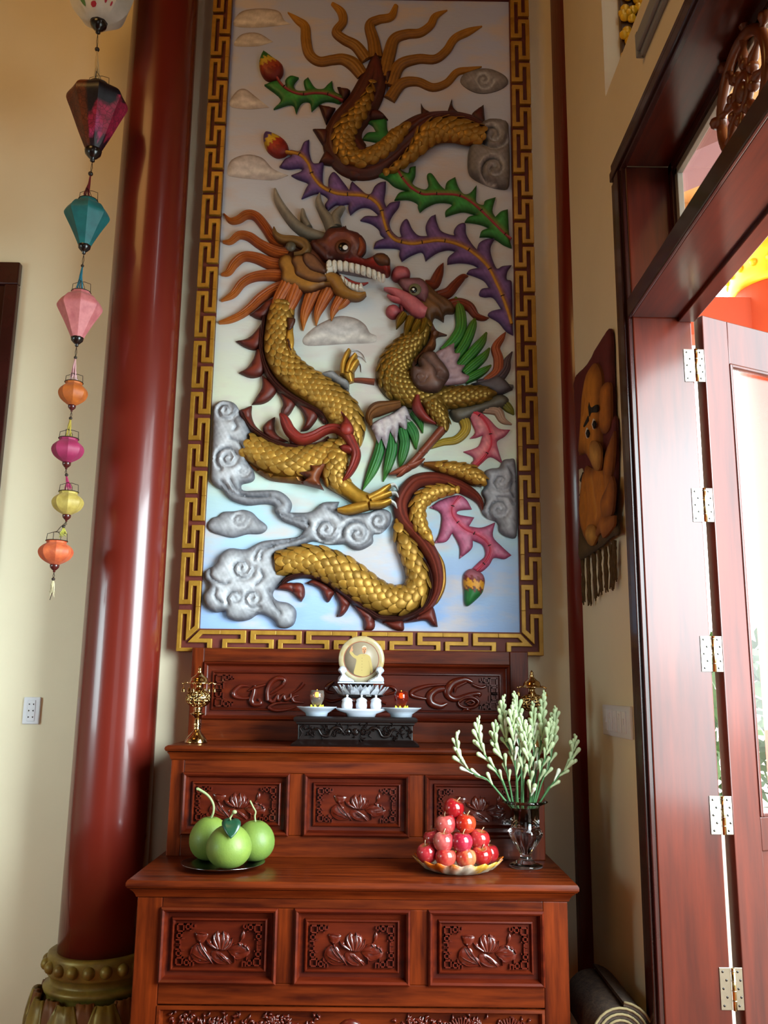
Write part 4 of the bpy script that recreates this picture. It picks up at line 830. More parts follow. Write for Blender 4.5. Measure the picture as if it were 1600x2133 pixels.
# --- dragon: neck and fore body
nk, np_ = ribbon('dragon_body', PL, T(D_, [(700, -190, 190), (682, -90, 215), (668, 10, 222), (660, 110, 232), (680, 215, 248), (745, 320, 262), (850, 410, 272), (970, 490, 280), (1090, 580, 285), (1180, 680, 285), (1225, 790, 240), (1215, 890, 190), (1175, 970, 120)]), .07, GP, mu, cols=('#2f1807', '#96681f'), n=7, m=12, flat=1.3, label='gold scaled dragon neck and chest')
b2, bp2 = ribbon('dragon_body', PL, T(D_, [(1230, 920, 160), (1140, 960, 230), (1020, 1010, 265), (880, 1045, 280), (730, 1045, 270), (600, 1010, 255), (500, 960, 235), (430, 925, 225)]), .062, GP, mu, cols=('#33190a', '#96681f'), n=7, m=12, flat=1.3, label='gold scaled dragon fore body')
for pts in ([(558, -80, 34), (542, 50, 46), (537, 180, 46), (572, 320, 52), (642, 440, 60), (760, 540, 64), (900, 618, 62), (1000, 672, 60), (1052, 745, 24)], [(385, 650, 24), (440, 760, 42), (520, 830, 52), (620, 890, 62), (740, 930, 64), (880, 935, 62), (1000, 905, 50), (1056, 850, 18)]): ribbon('dorsal_band', PL, T(D_, pts), .05, parent=nk, cols=('#24100c', '#4c2218'), ridges=3)
fins = [T(B_c, [(443, 1018), (520, 970), (585, 910), (660, 890), (640, 960), (560, 1048), (500, 1048)])]
fins += [T(D_, p) for p in ([(333, 107), (430, 85), (485, 40), (545, -40), (548, 120), (490, 174), (410, 158)], [(356, 354), (430, 310), (475, 245), (505, 170), (560, 190), (570, 310), (530, 375), (450, 392)], [(457, 602), (500, 540), (540, 470), (540, 370), (650, 470), (620, 545), (550, 592)], [(688, 692), (690, 640), (702, 590), (655, 490), (790, 575), (775, 645), (732, 694)], [(838, 808), (870, 740), (858, 670), (795, 580), (935, 635), (975, 690), (930, 765), (890, 800)], [(960, 650), (1050, 690), (1056, 750), (1010, 745)], [(363, 665), (410, 630), (462, 610), (460, 690), (495, 770), (570, 835), (450, 800)], [(545, 802), (580, 735), (642, 698), (636, 780), (665, 840), (745, 888), (620, 885)], [(752, 885), (770, 800), (840, 870), (900, 915), (800, 930)])]
for q in fins:
    c = np.mean(q, axis=0); relief('fin', PL, q, .036, parent=nk, cols=K['fin'], W=.035, step=.009, veins=[([q[0], tuple(.5 * (np.array(q[0]) + c)), tuple(c)], .006, .008, '#4a140c', .6)])
put_scales(scale_places(np_, .037, -.62, .86, .0, .97), nk, M['scale'])
put_scales(scale_places(bp2, .042, -.80, .62, .05, 1), b2, M['scale'])
relief('belly_plate', PL, T(D_, [(735, 40), (780, 10), (790, 120), (775, 220), (800, 260), (770, 262), (735, 130)]), .012, GP, nk, base=.058, cols=('#b8862a', '#cfa040'), W=.012, label='smooth yellow belly plate')
for pts in ([(738, -70), (800, -60), (770, 20), (745, 30)], [(730, 80), (760, 100), (775, 170), (770, 210), (745, 160)]): relief('belly_mark', PL, T(D_, pts), .014, parent=nk, base=.058, cols=('#3a1a0c', '#52260f'), W=.01)
for pts in ([(440, 1060), (520, 1090), (640, 1140), (760, 1150), (860, 1150), (900, 1225), (780, 1210), (600, 1185), (500, 1120)],): relief('belly_plate', PL, T(D_, pts), .05, GP, b2, cols=('#6b3a12', '#b8862a'), W=.03, label='smooth yellow belly plate', veins=[(T(D_, [(540, 1080), (560, 1150)]), .01, .01, '#6a3010', .8), (T(D_, [(700, 1140), (720, 1210)]), .012, .01, '#6a3010', .9), (T(D_, [(830, 1130), (860, 1220)]), .012, .01, '#6a3010', .9)])
# foreleg, paws, flames
lg, lp = ribbon('foreleg', PL, T(D_, [(1130, 960, 190), (1105, 1070, 245), (1110, 1160, 205), (1180, 1235, 150), (1270, 1305, 128), (1350, 1345, 140), (1405, 1350, 120)]), .064, GP, mu, base=.012, cols=('#5a3208', '#b8882c'), flat=1.2, label='gold dragon foreleg')
put_scales(scale_places(lp, .036, -.8, .8, 0, .52), lg, M['scale'])
for pts in ([(1370, 1330, 70), (1450, 1290, 66), (1500, 1255, 56), (1538, 1225, 30)], [(1390, 1345, 70), (1480, 1310, 64), (1545, 1285, 40)], [(1380, 1378, 70), (1470, 1372, 66), (1542, 1345, 44)], [(1360, 1380, 84), (1250, 1408, 86), (1180, 1420, 72), (1128, 1418, 36)]): ribbon('toe', PL, T(D_, pts), .045, GP, lg, base=.03, cols=('#6a3c0c', '#c09034'), hpow=.3)
for pts in ([(1535, 1230, 30), (1570, 1225, 26), (1600, 1262, 6)], [(1540, 1290, 30), (1580, 1290, 26), (1605, 1330, 6)], [(1535, 1350, 32), (1570, 1370, 26), (1590, 1410, 6)]): ribbon('claw', PL, T(D_, pts), .03, parent=lg, base=.03, cols=('#9a9a98', '#dcdcd8'))
ribbon('flame', PL, T(D_, [(682, 672, 30), (715, 715, 80), (758, 800, 92), (835, 862, 92), (930, 845, 82), (1030, 792, 74), (1110, 780, 74), (1190, 820, 92), (1240, 900, 84), (1270, 980, 80), (1252, 1060, 70), (1210, 1140, 50), (1160, 1205, 8)]), .05, parent=lg, base=.05, cols=('#5a120e', '#8c2a20'), ridges=2, label='red flame ribbon across the chest')
relief('flame', PL, T(D_, [(1143, 640), (1185, 680), (1228, 735), (1255, 790), (1240, 840), (1180, 840), (1138, 770), (1172, 720)]), .055, parent=lg, base=.055, cols=('#5a120e', '#8c2a20'), W=.03)
k0 = at_y(*T(D_, [(1197, 800)])[0], MY - .1); MB().ball((k0[0], MY - .11, k0[2]), .026, (1, .7, 1)).build('flame_knob', mat('flame_red', '#8c2a20', .5), lg)
relief('flame', PL, T(D_, [(1145, 930), (1180, 910), (1250, 930), (1262, 1000), (1215, 985), (1160, 970)]), .05, parent=lg, base=.04, cols=('#5a120e', '#8c2a20'), W=.03)
relief('flame', PL, T(D_, [(803, 1130), (925, 1112), (888, 1043), (960, 1075), (1062, 1040), (1020, 1110), (985, 1180), (1020, 1260), (940, 1235), (840, 1212), (900, 1165)]), .06, parent=lg, base=.03, cols=('#5a2410', '#8a4a22'), W=.03)
pw, pp = ribbon('raised_paw', PL, T(D_, [(1235, 430, 50), (1210, 360, 105), (1195, 300, 100)]), .05, GP, mu, cols=('#6a3c0c', '#c09034'), label='raised gold dragon paw')
for pts in ([(1165, 370, 44), (1172, 290, 50), (1195, 225, 50), (1218, 178, 34)], [(1200, 360, 50), (1225, 280, 54), (1268, 215, 40)], [(1225, 350, 54), (1255, 295, 58), (1284, 262, 40)]): ribbon('toe', PL, T(D_, pts), .04, GP, pw, base=.025, cols=('#6a3c0c', '#c09034'), hpow=.3)
for pts in ([(1235, 185, 18), (1285, 185, 14), (1325, 215, 10), (1345, 260, 3)], [(1275, 222, 16), (1320, 240, 12), (1350, 275, 3)], [(1288, 272, 18), (1310, 300, 12), (1312, 352, 3)]): ribbon('claw', PL, T(D_, pts), .015, parent=pw, cols=('#b0aaa6', '#e2dedc'))
cloud(D_, [(940, 372), (1000, 360), (1040, 342), (1100, 342), (1140, 378), (1200, 408), (1218, 440), (1214, 498), (1130, 445), (1060, 405)], .06, cols=('#6f6c6c', '#b8b6b6'))
# --- dragon: head
hd = relief('dragon_head', PL, T(B_c, [(900, 470), (780, 520), (690, 580), (680, 700), (760, 800), (900, 830), (1080, 800), (1160, 740), (1100, 660), (1050, 620), (1000, 540)]), .05, parent=mu, cols=('#40180e', '#7c4426'), W=.06, label='brown and orange dragon head with open jaws')
for pts in ([(720, 480, 90), (640, 440, 84), (570, 340, 80), (495, 252, 76), (420, 240, 70), (350, 280, 60), (292, 285, 42), (243, 230, 8)], [(750, 550, 110), (650, 530, 104), (530, 470, 82), (440, 408, 76), (360, 398, 64), (292, 448, 46), (236, 450, 20)], [(730, 640, 112), (610, 618, 104), (490, 572, 90), (395, 565, 80), (322, 620, 74), (275, 688, 54), (222, 706, 14)], [(730, 720, 112), (610, 708, 96), (480, 720, 80), (385, 768, 70), (312, 858, 58), (222, 908, 14)], [(760, 785, 110), (640, 815, 92), (530, 885, 86), (452, 958, 74), (372, 1018, 60), (284, 1058, 50), (206, 1078, 22)]): ribbon('mane_strand', PL, T(B_c, pts), .038, parent=hd, cols=K['mane'], tip='#b8681e', ridges=5, base=.002)
for pts in ([(740, 775, 120), (670, 900, 100), (650, 960, 70), (645, 1020, 10)], [(820, 775, 130), (770, 905, 108), (740, 980, 76), (712, 1055, 8)], [(960, 780, 130), (890, 950, 95), (865, 1040, 62), (858, 1140, 6)], [(1075, 790, 120), (1000, 935, 90), (968, 1020, 52), (960, 1100, 6)], [(1200, 820, 104), (1115, 950, 74), (1088, 1010, 42), (1080, 1062, 5)], [(1250, 850, 60), (1180, 930, 50), (1130, 975, 14)]): ribbon('beard_tuft', PL, T(B_c, pts), .03, parent=hd, base=.03 if pts[0][0] < 850 else .01, cols=('#7a2c10', '#b8601e'), ridges=4, tip='#c0741e')
for pts in ([(1030, 425, 90), (920, 395, 104), (810, 325, 90), (722, 222, 76), (662, 122, 60), (642, 44, 24)], [(905, 345, 60), (866, 275, 60), (858, 210, 34)], [(1090, 360, 110), (1062, 290, 100), (1010, 210, 70), (980, 140, 58), (988, 76, 16)], [(1120, 340, 90), (1110, 262, 80), (1148, 205, 58), (1188, 182, 12)]): ribbon('horn', PL, T(B_c, pts), .045, parent=hd, cols=('#3e382e', '#857b6a'), tip='#a89e8c', hpow=.4, label='grey horn')
relief('cheek_ruff', PL, T(B_c, [(735, 555), (680, 578), (668, 630), (690, 690), (688, 742), (720, 785), (790, 802), (840, 836), (920, 845), (1000, 815), (1060, 800), (1100, 830), (1160, 850), (1110, 780), (1020, 750), (900, 720), (830, 660), (800, 590)]), .03, parent=hd, base=.035, cols=('#3c1a0a', '#a8722a'), cw=.022, W=.025)
relief('cheek_ruff', PL, T(B_c, [(800, 562), (768, 610), (790, 660), (800, 712), (850, 745), (930, 772), (1000, 772), (1064, 742), (1010, 690), (940, 640), (880, 570)]), .03, parent=hd, base=.052, cols=('#34160c', '#8a5a2c'), cw=.02, W=.025)
relief('cheek_ruff', PL, T(B_c, [(885, 540), (853, 580), (870, 632), (920, 682), (1000, 704), (1044, 692), (1010, 630), (950, 560)]), .028, parent=hd, base=.068, cols=('#34160e', '#7c5034'), cw=.02, W=.025)
lj, _ = ribbon('lower_jaw', PL, T(B_c, [(1030, 720, 100), (1105, 755, 120), (1155, 825, 108), (1215, 858, 84), (1290, 872, 66), (1345, 848, 30)]), .06, parent=hd, base=.02, cols=('#3c1a0a', '#9c6a26'), label='golden brown lower jaw')
ribbon('tongue', PL, T(B_c, [(1150, 720, 24), (1190, 752, 44), (1260, 782, 36), (1320, 785, 24), (1366, 770, 5)]), .02, parent=hd, base=.012, cols=('#7a1812', '#a83a30'), label='red tongue')
relief('mouth_lining', PL, T(B_c, [(1090, 655), (1200, 665), (1330, 705), (1440, 740), (1400, 742), (1260, 722), (1170, 705), (1100, 690)]), .018, parent=hd, cols=('#8a7a7c', '#a89a9c'))
hf = relief('upper_face', PL, T(B_c, [(920, 450), (1000, 430), (1032, 372), (1080, 352), (1160, 345), (1192, 322), (1212, 362), (1290, 388), (1342, 440), (1348, 510), (1312, 562), (1340, 588), (1400, 566), (1420, 550), (1480, 545), (1530, 575), (1538, 640), (1536, 690), (1505, 708), (1440, 668), (1330, 640), (1200, 618), (1100, 608), (1040, 625), (1000, 600), (960, 555), (910, 500)]), .085, parent=hd, cols=('#3c1510', '#7c3c2a'), W=.07, step=.009, veins=[(T(B_c, [(960, 470), (1020, 520), (1100, 590), (1220, 590)]), .008, .012, '#3a1410', .6), (T(B_c, [(1060, 470), (1120, 430), (1220, 440), (1260, 520)]), .010, -.012, '#8a4634', .5), (T(B_c, [(1240, 470), (1270, 520), (1260, 570)]), .006, .01, '#c09080', .4), (T(B_c, [(1400, 620), (1470, 650), (1530, 660)]), .014, 0, '#9a1f14', .9), (T(B_c, [(1200, 605), (1320, 625), (1440, 655), (1510, 700)]), .010, 0, '#9a2418', .8)], label='maroon brow and snout')
relief('brow_bump', PL, T(B_c, [(1270, 420), (1320, 430), (1348, 500), (1310, 560), (1275, 570), (1285, 500)]), .03, parent=hd, base=.05, cols=('#6a2412', '#a4501e'), W=.03)
relief('nostril', PL, T(B_c, [(1405, 585), (1430, 555), (1490, 550), (1535, 590), (1520, 635), (1450, 630)]), .03, parent=hd, base=.06, cols=('#40200f', '#7a4a26'), W=.03)
def disc(name, crop, c, r, Y, mm, par, sq=.4):
    q = at_y(*T(crop, [c])[0], Y); rr = r * crop[2] * .00205; MB().ball((q[0], Y, q[2]), rr, (1, sq, 1), 16, 8).build(name, mm, par)
M['eyebrown'] = mat('eye_socket_brown', '#5a2c16', .5); M['eyeblack'] = mat('eye_black', '#0c0a09', .25); M['eyewhite'] = mat('eye_white', '#efefea', .35); M['eyeolive'] = mat('eye_olive', '#6e6a4a', .4)
disc('eye_socket', B_c, (1170, 500), 66, MY - .086, M['eyebrown'], hd, .35); disc('pupil', B_c, (1172, 500), 40, MY - .10, M['eyeblack'], hd, .4); disc('eye_glint', B_c, (1188, 504), 21, MY - .111, M['eyewhite'], hd, .3)
er, _ = ribbon('ear', PL, T(B_c, [(632, 335, 14), (645, 390, 50), (700, 430, 70), (790, 440, 80), (860, 465, 96), (885, 510, 80), (850, 545, 60), (790, 548, 40)]), .04, parent=hd, base=.045, cols=('#3e2412', '#86602e'), ridges=2)
disc('ear_boss', B_c, (765, 497), 42, MY - .075, mat('ear_boss_grey', '#565042', .4), hd, .6)
M['tooth'] = mat('tooth_white', '#e4e0d4', .4, noise=.08, nscale=20)
def tooth(crop, pts, H=.022, base=.06): v, f, c = relief_geo(PL, T(crop, pts), H, base=base, W=.008, step=.006); mk('tooth', v, f, M['tooth'], hd, True, None, None, sharp=50)
cx_ = [(1040, 612), (1085, 606), (1125, 608), (1170, 612), (1215, 618), (1260, 628), (1305, 640), (1350, 654), (1392, 668), (1432, 686), (1468, 704), (1500, 716)]
for i, (a, b_) in enumerate(zip(cx_, cx_[1:])):
    h_ = 62 if i > 1 else 74; tooth(B_c, [(a[0] + 2, a[1]), (b_[0] - 2, b_[1]), (b_[0] - 6, b_[1] + h_ - (20 if i == 10 else 0)), (a[0] + 3, a[1] + h_ - 4)])
tooth(B_c, [(1040, 660), (1098, 650), (1090, 680), (1050, 705), (1012, 724), (1040, 690)], .03)
cy_ = [(1150, 722), (1178, 752), (1204, 778), (1232, 796), (1262, 806), (1292, 812)]
for a, b_ in zip(cy_, cy_[1:]): tooth(B_c, [(a[0], a[1] + 22), (a[0] + 6, a[1] - 14), (b_[0] + 4, b_[1] - 18), (b_[0] - 2, b_[1] + 22)], .018, .05)
tooth(B_c, [(1288, 830), (1300, 785), (1318, 782), (1336, 838)], .026, .05)
# --- dragon: lower coil
cl, cp = ribbon('dragon_back', PL, T(G_, [(1096, 178, 10), (1065, 80, 62), (985, 10, 92), (850, -55, 112), (700, -90, 122), (560, -70, 124), (475, 20, 130), (440, 120, 130), (470, 235, 130), (560, 340, 130), (640, 440, 125), (705, 560, 112), (735, 700, 100), (715, 830, 84), (650, 935, 62), (560, 990, 40)]), .055, parent=mu, cols=('#3a140f', '#7e3222'), ridges=3, label='red brown back of the lower dragon coil')
ga, pa = ribbon('coil_belly', PL, T(G_, [(900, 0, 40), (830, -5, 84), (740, 8, 112), (645, 45, 138), (582, 112, 132), (575, 200, 130), (602, 290, 110), (650, 360, 70), (690, 420, 10)]), .035, GP, cl, base=.036, cols=K['gold'])
gu, pu = ribbon('coil_upper', PL, T(E_, [(680, 1058, 36), (800, 1078, 92), (920, 1102, 126), (1020, 1128, 150), (1090, 1165, 140), (1150, 1195, 90)]), .05, GP, cl, base=.012, cols=('#5a2c10', '#94602a'))
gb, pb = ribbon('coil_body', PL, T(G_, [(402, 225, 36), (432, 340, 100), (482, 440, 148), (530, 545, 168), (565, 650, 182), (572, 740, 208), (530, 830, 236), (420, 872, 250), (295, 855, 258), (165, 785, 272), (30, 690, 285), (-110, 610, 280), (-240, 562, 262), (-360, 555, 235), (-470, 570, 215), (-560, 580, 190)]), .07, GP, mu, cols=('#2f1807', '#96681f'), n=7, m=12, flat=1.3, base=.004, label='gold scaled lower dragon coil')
put_scales(scale_places(pb, .044, -.84, .84, .03, .97), gb, M['scale'])
put_scales(scale_places(pa, .034, -.85, .85) + scale_places(pu, .032, -.6, .8, .2, 1), cl, M['scale'], single=False)
ribbon('dorsal_band', PL, T(F_, [(850, 765, 14), (900, 708, 44), (1000, 676, 54), (1130, 682, 62), (1250, 735, 64), (1400, 852, 70), (1560, 965, 64)]) + T(G_, [(270, 1012, 62), (400, 1022, 60), (520, 998, 60), (625, 925, 58), (672, 820, 52), (672, 700, 50), (640, 600, 44), (570, 500, 20)]), .05, parent=gb, cols=('#200d09', '#45201a'), ridges=3)
ribbon('coil_fringe', PL, T(G_, [(715, 470, 16), (762, 580, 44), (775, 680, 50), (766, 780, 50), (722, 880, 40), (690, 922, 10)]), .03, GP, cl, cols=('#6a4210', '#a8782a'), ridges=1)
for pts in ([(820, 790), (860, 745), (960, 735), (1032, 748), (1047, 830), (1020, 887), (985, 860), (930, 810)], [(1050, 740), (1130, 715), (1275, 795), (1262, 850), (1230, 892), (1200, 860), (1160, 785)], [(1270, 775), (1395, 875), (1392, 940), (1345, 1000), (1298, 1007), (1320, 930), (1300, 850)], [(1395, 880), (1560, 970), (1605, 1050), (1590, 1110), (1520, 1114), (1510, 1040), (1460, 960)]): relief('fin', PL, T(F_, pts), .036, parent=gb, cols=K['fin'], W=.03, step=.009, veins=[(T(F_, [pts[2], tuple(np.mean(pts, axis=0)), pts[4]]), .006, .008, '#4a140c', .6)])
for pts in ([(215, 1015), (330, 1040), (445, 1035), (465, 1080), (456, 1118), (390, 1112), (320, 1075)], [(445, 1060), (560, 1005), (650, 945), (692, 925), (718, 1000), (733, 1087), (690, 1082), (640, 1040), (560, 1045)]): relief('fin', PL, T(G_, pts), .036, parent=gb, cols=K['fin'], W=.03, step=.009)
# --- the swirling clouds
cloud(D_, [(160, 640), (180, 598), (240, 570), (320, 588), (362, 640), (370, 690), (422, 730), (442, 790), (452, 860), (458, 970), (430, 1040), (472, 1110), (482, 1170), (450, 1202), (380, 1222), (400, 1270), (520, 1268), (650, 1268), (720, 1300), (770, 1360), (762, 1425), (720, 1480), (640, 1440), (640, 1390), (560, 1372), (420, 1382), (300, 1340), (230, 1262), (200, 1250), (140, 1190), (140, 1100), (150, 900)], .042, sp=[((265, 655), 84), ((285, 1025), 105, 1.7, 22, 2.2), ((400, 1120), 42)], strokes=[[(230, 1200), (330, 1300), (500, 1320), (640, 1330), (700, 1380)], [(330, 735), (350, 780), (330, 810)], [(300, 870), (380, 910), (400, 980)], [(300, 1180), (330, 1250), (430, 1320), (600, 1310)]])
cloud(F_, [(820, 140), (935, 120), (915, 170), (980, 180), (1100, 170), (1190, 100), (1320, 93), (1310, 150), (1400, 200), (1500, 185), (1570, 175)] + [(x + 1371, y) for x, y in ((240, 158), (310, 152), (362, 190), (352, 270), (285, 340), (222, 352), (215, 420), (130, 472), (60, 470), (0, 430))] + [(1330, 430), (1220, 432), (1115, 405), (1020, 440), (900, 480), (805, 522), (840, 560), (892, 590), (850, 650), (892, 690), (830, 750), (790, 830), (830, 880), (920, 900), (977, 960), (962, 1060), (900, 1098), (830, 1088), (810, 1050), (760, 1010), (680, 985), (600, 1030), (500, 1042), (430, 1010), (410, 962), (330, 972), (262, 920), (240, 840), (290, 760), (248, 700), (260, 640), (338, 590), (370, 520), (450, 463), (580, 470), (700, 410), (850, 390), (990, 370), (1042, 320), (960, 280), (880, 250), (830, 200)], .046, sp=[((555, 625), 98), ((640, 865), 84, 1.6, 22, 1), ((500, 860), 75, 1, 16, 2.5), ((1222, 320), 112), ((1465, 355), 122, 1.5, 22, 3), ((1640, 250), 78, 1.5, 20, 1.2)], strokes=[[(650, 560), (680, 480), (760, 450), (900, 420), (1060, 370)], [(700, 560), (720, 490), (800, 450)], [(300, 640), (310, 700), (400, 750), (450, 740)], [(350, 790), (340, 850), (390, 900)], [(700, 640), (720, 700), (660, 760)], [(870, 200), (980, 240), (1080, 270)], [(960, 210), (1060, 230), (1080, 290)], [(1220, 150), (1290, 190), (1340, 240)], [(760, 800), (800, 900), (860, 990)]])
cloud(G_, [(1100, -138), (1150, -170), (1220, -180), (1250, -235), (1300, -247), (1345, -237), (1361, 0), (1361, 362), (1290, 372), (1225, 330), (1210, 260), (1130, 225), (1083, 170), (1110, 90), (1085, 20), (1112, -40)], .042, sp=[((1235, -60), 82), ((1225, 165), 96, 1.6, 22, 2)], strokes=[[(1290, -180), (1320, -100), (1310, 0), (1330, 60)], [(1200, 60), (1290, 60), (1330, 120)]])
# --- the phoenix
bk, bp3 = ribbon('phoenix_body', PL, T(E_, [(660, -90, 120), (680, -20, 150), (650, 50, 165), (570, 130, 215), (490, 230, 265), (450, 330, 290), (480, 420, 300), (560, 490, 265), (660, 530, 225), (780, 545, 200), (920, 540, 190), (1060, 525, 170), (1170, 515, 130), (1250, 505, 40)]), .065, GP, mu, cols=('#2c2208', '#84642a'), n=7, m=12, flat=1.2, label='olive gold scaled phoenix body')
put_scales(scale_places(bp3, .032, -.88, .88, .04, .95, tilt=7), bk, mat('phoenix_scale', '#93712c', .38, metal=.6, noise=.35, nscale=20), single=False, name='scale')
relief('nape', PL, T(E_, [(745, -40), (782, 25), (862, 60), (780, 78), (772, 160), (695, 212), (625, 285), (590, 320), (600, 260), (660, 190), (725, 100)]), .04, parent=bk, cols=('#4a2410', '#8a4e26'), W=.03, base=.02)
ph = relief('phoenix_head', PL, T(C_, [(500, 745), (560, 738), (660, 738), (720, 790), (800, 860), (900, 925), (918, 1000), (850, 1010), (838, 1070), (770, 1035), (740, 1090), (680, 1060), (640, 1000), (600, 900), (530, 830)]), .055, parent=mu, cols=('#4a2c12', '#80542a'), W=.05, step=.009, veins=[(T(C_, [(700, 900), (800, 970), (830, 1040)]), .008, .008, '#3a200c', .6), (T(C_, [(740, 860), (850, 960)]), .008, .008, '#3a200c', .6)], label='phoenix head with pink beak and comb')
relief('eye_skin', PL, T(C_, [(495, 750), (560, 740), (650, 745), (700, 785), (718, 850), (690, 925), (640, 895), (560, 850), (515, 810)]), .02, parent=ph, base=.05, cols=('#6a3a40', '#95636a'), W=.03)
disc('eye', C_, (612, 830), 52, MY - .076, M['eyeolive'], ph, .4); disc('pupil', C_, (602, 832), 28, MY - .088, M['eyeblack'], ph, .4); disc('eye_glint', C_, (600, 828), 10, MY - .097, M['eyewhite'], ph, .4)
PK = ('#8a3038', '#c86a70')
ribbon('beak', PL, T(C_, [(372, 808, 16), (440, 828, 56), (510, 868, 90), (575, 915, 120), (645, 980, 130), (700, 1000, 90)]), .05, parent=ph, base=.035, cols=PK, label='pink beak')
ribbon('beak', PL, T(C_, [(398, 868, 14), (445, 895, 40), (520, 915, 46)]), .03, parent=ph, base=.03, cols=PK, label='pink lower beak')
relief('comb', PL, T(C_, [(428, 712), (450, 660), (500, 645), (560, 662), (577, 710), (550, 745), (480, 762), (445, 750)]), .045, parent=ph, cols=PK, W=.035, label='round pink comb')
relief('comb', PL, T(C_, [(470, 752), (500, 738), (540, 760), (555, 800), (520, 815)]), .03, parent=ph, cols=('#5a2010', '#8a4422'), W=.03)
relief('wattle', PL, T(C_, [(385, 990), (410, 952), (465, 948), (502, 990), (490, 1035), (440, 1052), (400, 1030)]), .04, parent=ph, cols=PK, W=.03, label='round pink wattle')
relief('wattle', PL, T(C_, [(495, 940), (540, 920), (525, 1000), (495, 1010)]), .025, parent=ph, cols=PK, W=.02)
for pts in ([(690, 775, 60), (755, 780, 90), (790, 715, 80), (812, 660, 56), (834, 614, 6)], [(790, 875, 90), (870, 845, 86), (930, 778, 72), (985, 724, 52), (1028, 718, 6)], [(850, 960, 110), (950, 928, 90), (1035, 955, 80), (1090, 1025, 56), (1150, 1045, 40), (1188, 1040, 6)]): ribbon('crest_feather', PL, T(C_, pts), .035, parent=ph, cols=('#4a140c', '#8a3a1c'), ridges=3)
for pts in ([(530, 1010, 60), (495, 1060, 64), (468, 1128, 8)], [(580, 1040, 66), (556, 1110, 60), (528, 1200, 8)], [(640, 1070, 66), (605, 1125, 50), (580, 1180, 8)], [(690, 1060, 60), (670, 1130, 46), (640, 1190, 8)]): ribbon('throat_feather', PL, T(C_, pts), .03, GP, bk, base=.04, cols=('#4a3408', '#a07a24'), ridges=3)
# raised wing
wg = relief('wing', PL, T(E_, [(578, 340), (600, 300), (655, 310), (640, 250), (690, 195), (760, 190), (800, 240), (850, 300), (882, 370), (850, 425), (800, 495), (725, 505), (650, 482), (600, 425)]), .06, parent=mu, base=.05, cols=('#3c2620', '#7e5a4c'), W=.05, step=.008, veins=[(T(E_, [(680, 240), (760, 330), (790, 400), (860, 400)]), .009, .014, '#3a2218', .7), (T(E_, spiral((655, 400), 55)), .007, .010, '#5a4038', .5), (T(E_, spiral((800, 380), 45)), .007, .010, '#5a4038', .5)], label='brown shoulder of the raised wing')
GRN = ('#16401a', '#3f8f2c')
for pts in ([(830, 190, 70), (920, 100, 96), (970, 0, 92), (962, -130, 84), (928, -235, 20)], [(900, 270, 70), (1000, 130, 84), (1060, -10, 70), (1078, -66, 22)], [(950, 310, 72), (1050, 205, 84), (1130, 112, 70), (1168, 42, 20)], [(990, 360, 72), (1085, 280, 82), (1152, 222, 62), (1192, 162, 18)], [(1000, 415, 62), (1090, 368, 70), (1160, 328, 50), (1204, 294, 14)]): ribbon('flight_feather', PL, T(E_, pts), .03, parent=wg, base=.008, cols=GRN, tip='#5e6a1c', ridges=4, label='green flight feather')
relief('covert_feather', PL, T(E_, [(760, 220), (840, 165), (917, 124), (922, 200), (964, 208), (938, 285), (1000, 298), (975, 352), (1034, 384), (1000, 432), (900, 448), (820, 452), (850, 340)]), .02, parent=wg, base=.03, cols=('#8a6a72', '#b89aa0'), W=.02, veins=[(T(E_, [(820, 240), (905, 140)]), .004, .006, '#7a5a64', .5), (T(E_, [(840, 290), (950, 220)]), .004, .006, '#7a5a64', .5), (T(E_, [(860, 340), (985, 308)]), .004, .006, '#7a5a64', .5), (T(E_, [(850, 400), (1015, 388)]), .004, .006, '#7a5a64', .5)], label='pinkish covert feathers')
# lowered wing
w2, _ = ribbon('wing', PL, T(E_, [(500, 590, 60), (400, 612, 96), (310, 635, 118), (258, 690, 66), (272, 760, 24)]), .05, parent=mu, base=.03, cols=('#3c1e0c', '#7c4e24'), ridges=3, label='brown shoulder of the lowered wing')
for pts in ([(350, 870, 74), (328, 980, 88), (280, 1110, 80), (205, 1264, 8)], [(430, 830, 80), (432, 950, 92), (402, 1080, 70), (366, 1196, 8)], [(510, 790, 84), (532, 900, 88), (512, 1010, 68), (496, 1085, 12)], [(560, 750, 80), (605, 830, 86), (622, 945, 12)], [(595, 660, 74), (648, 730, 66), (674, 820, 10)]): ribbon('flight_feather', PL, T(E_, pts), .03, parent=w2, base=.004, cols=('#12381c', '#2f7a34'), ridges=4, tip='#3f7a1c', label='green flight feather')
relief('covert_feather', PL, T(E_, [(275, 760), (360, 705), (450, 665), (525, 612), (562, 660), (584, 730), (545, 705), (552, 765), (538, 795), (488, 760), (470, 902), (420, 805), (388, 948), (352, 862), (330, 905), (298, 830)]), .022, parent=w2, base=.028, cols=('#8a7e84', '#c2b6b4'), W=.018, veins=[(T(E_, [(300, 770), (330, 880)]), .004, .006, '#8a7280', .6), (T(E_, [(350, 740), (388, 920)]), .004, .006, '#8a7280', .6), (T(E_, [(420, 710), (465, 870)]), .004, .006, '#8a7280', .6), (T(E_, [(490, 680), (530, 770)]), .004, .006, '#8a7280', .6)], label='whitish covert feathers')
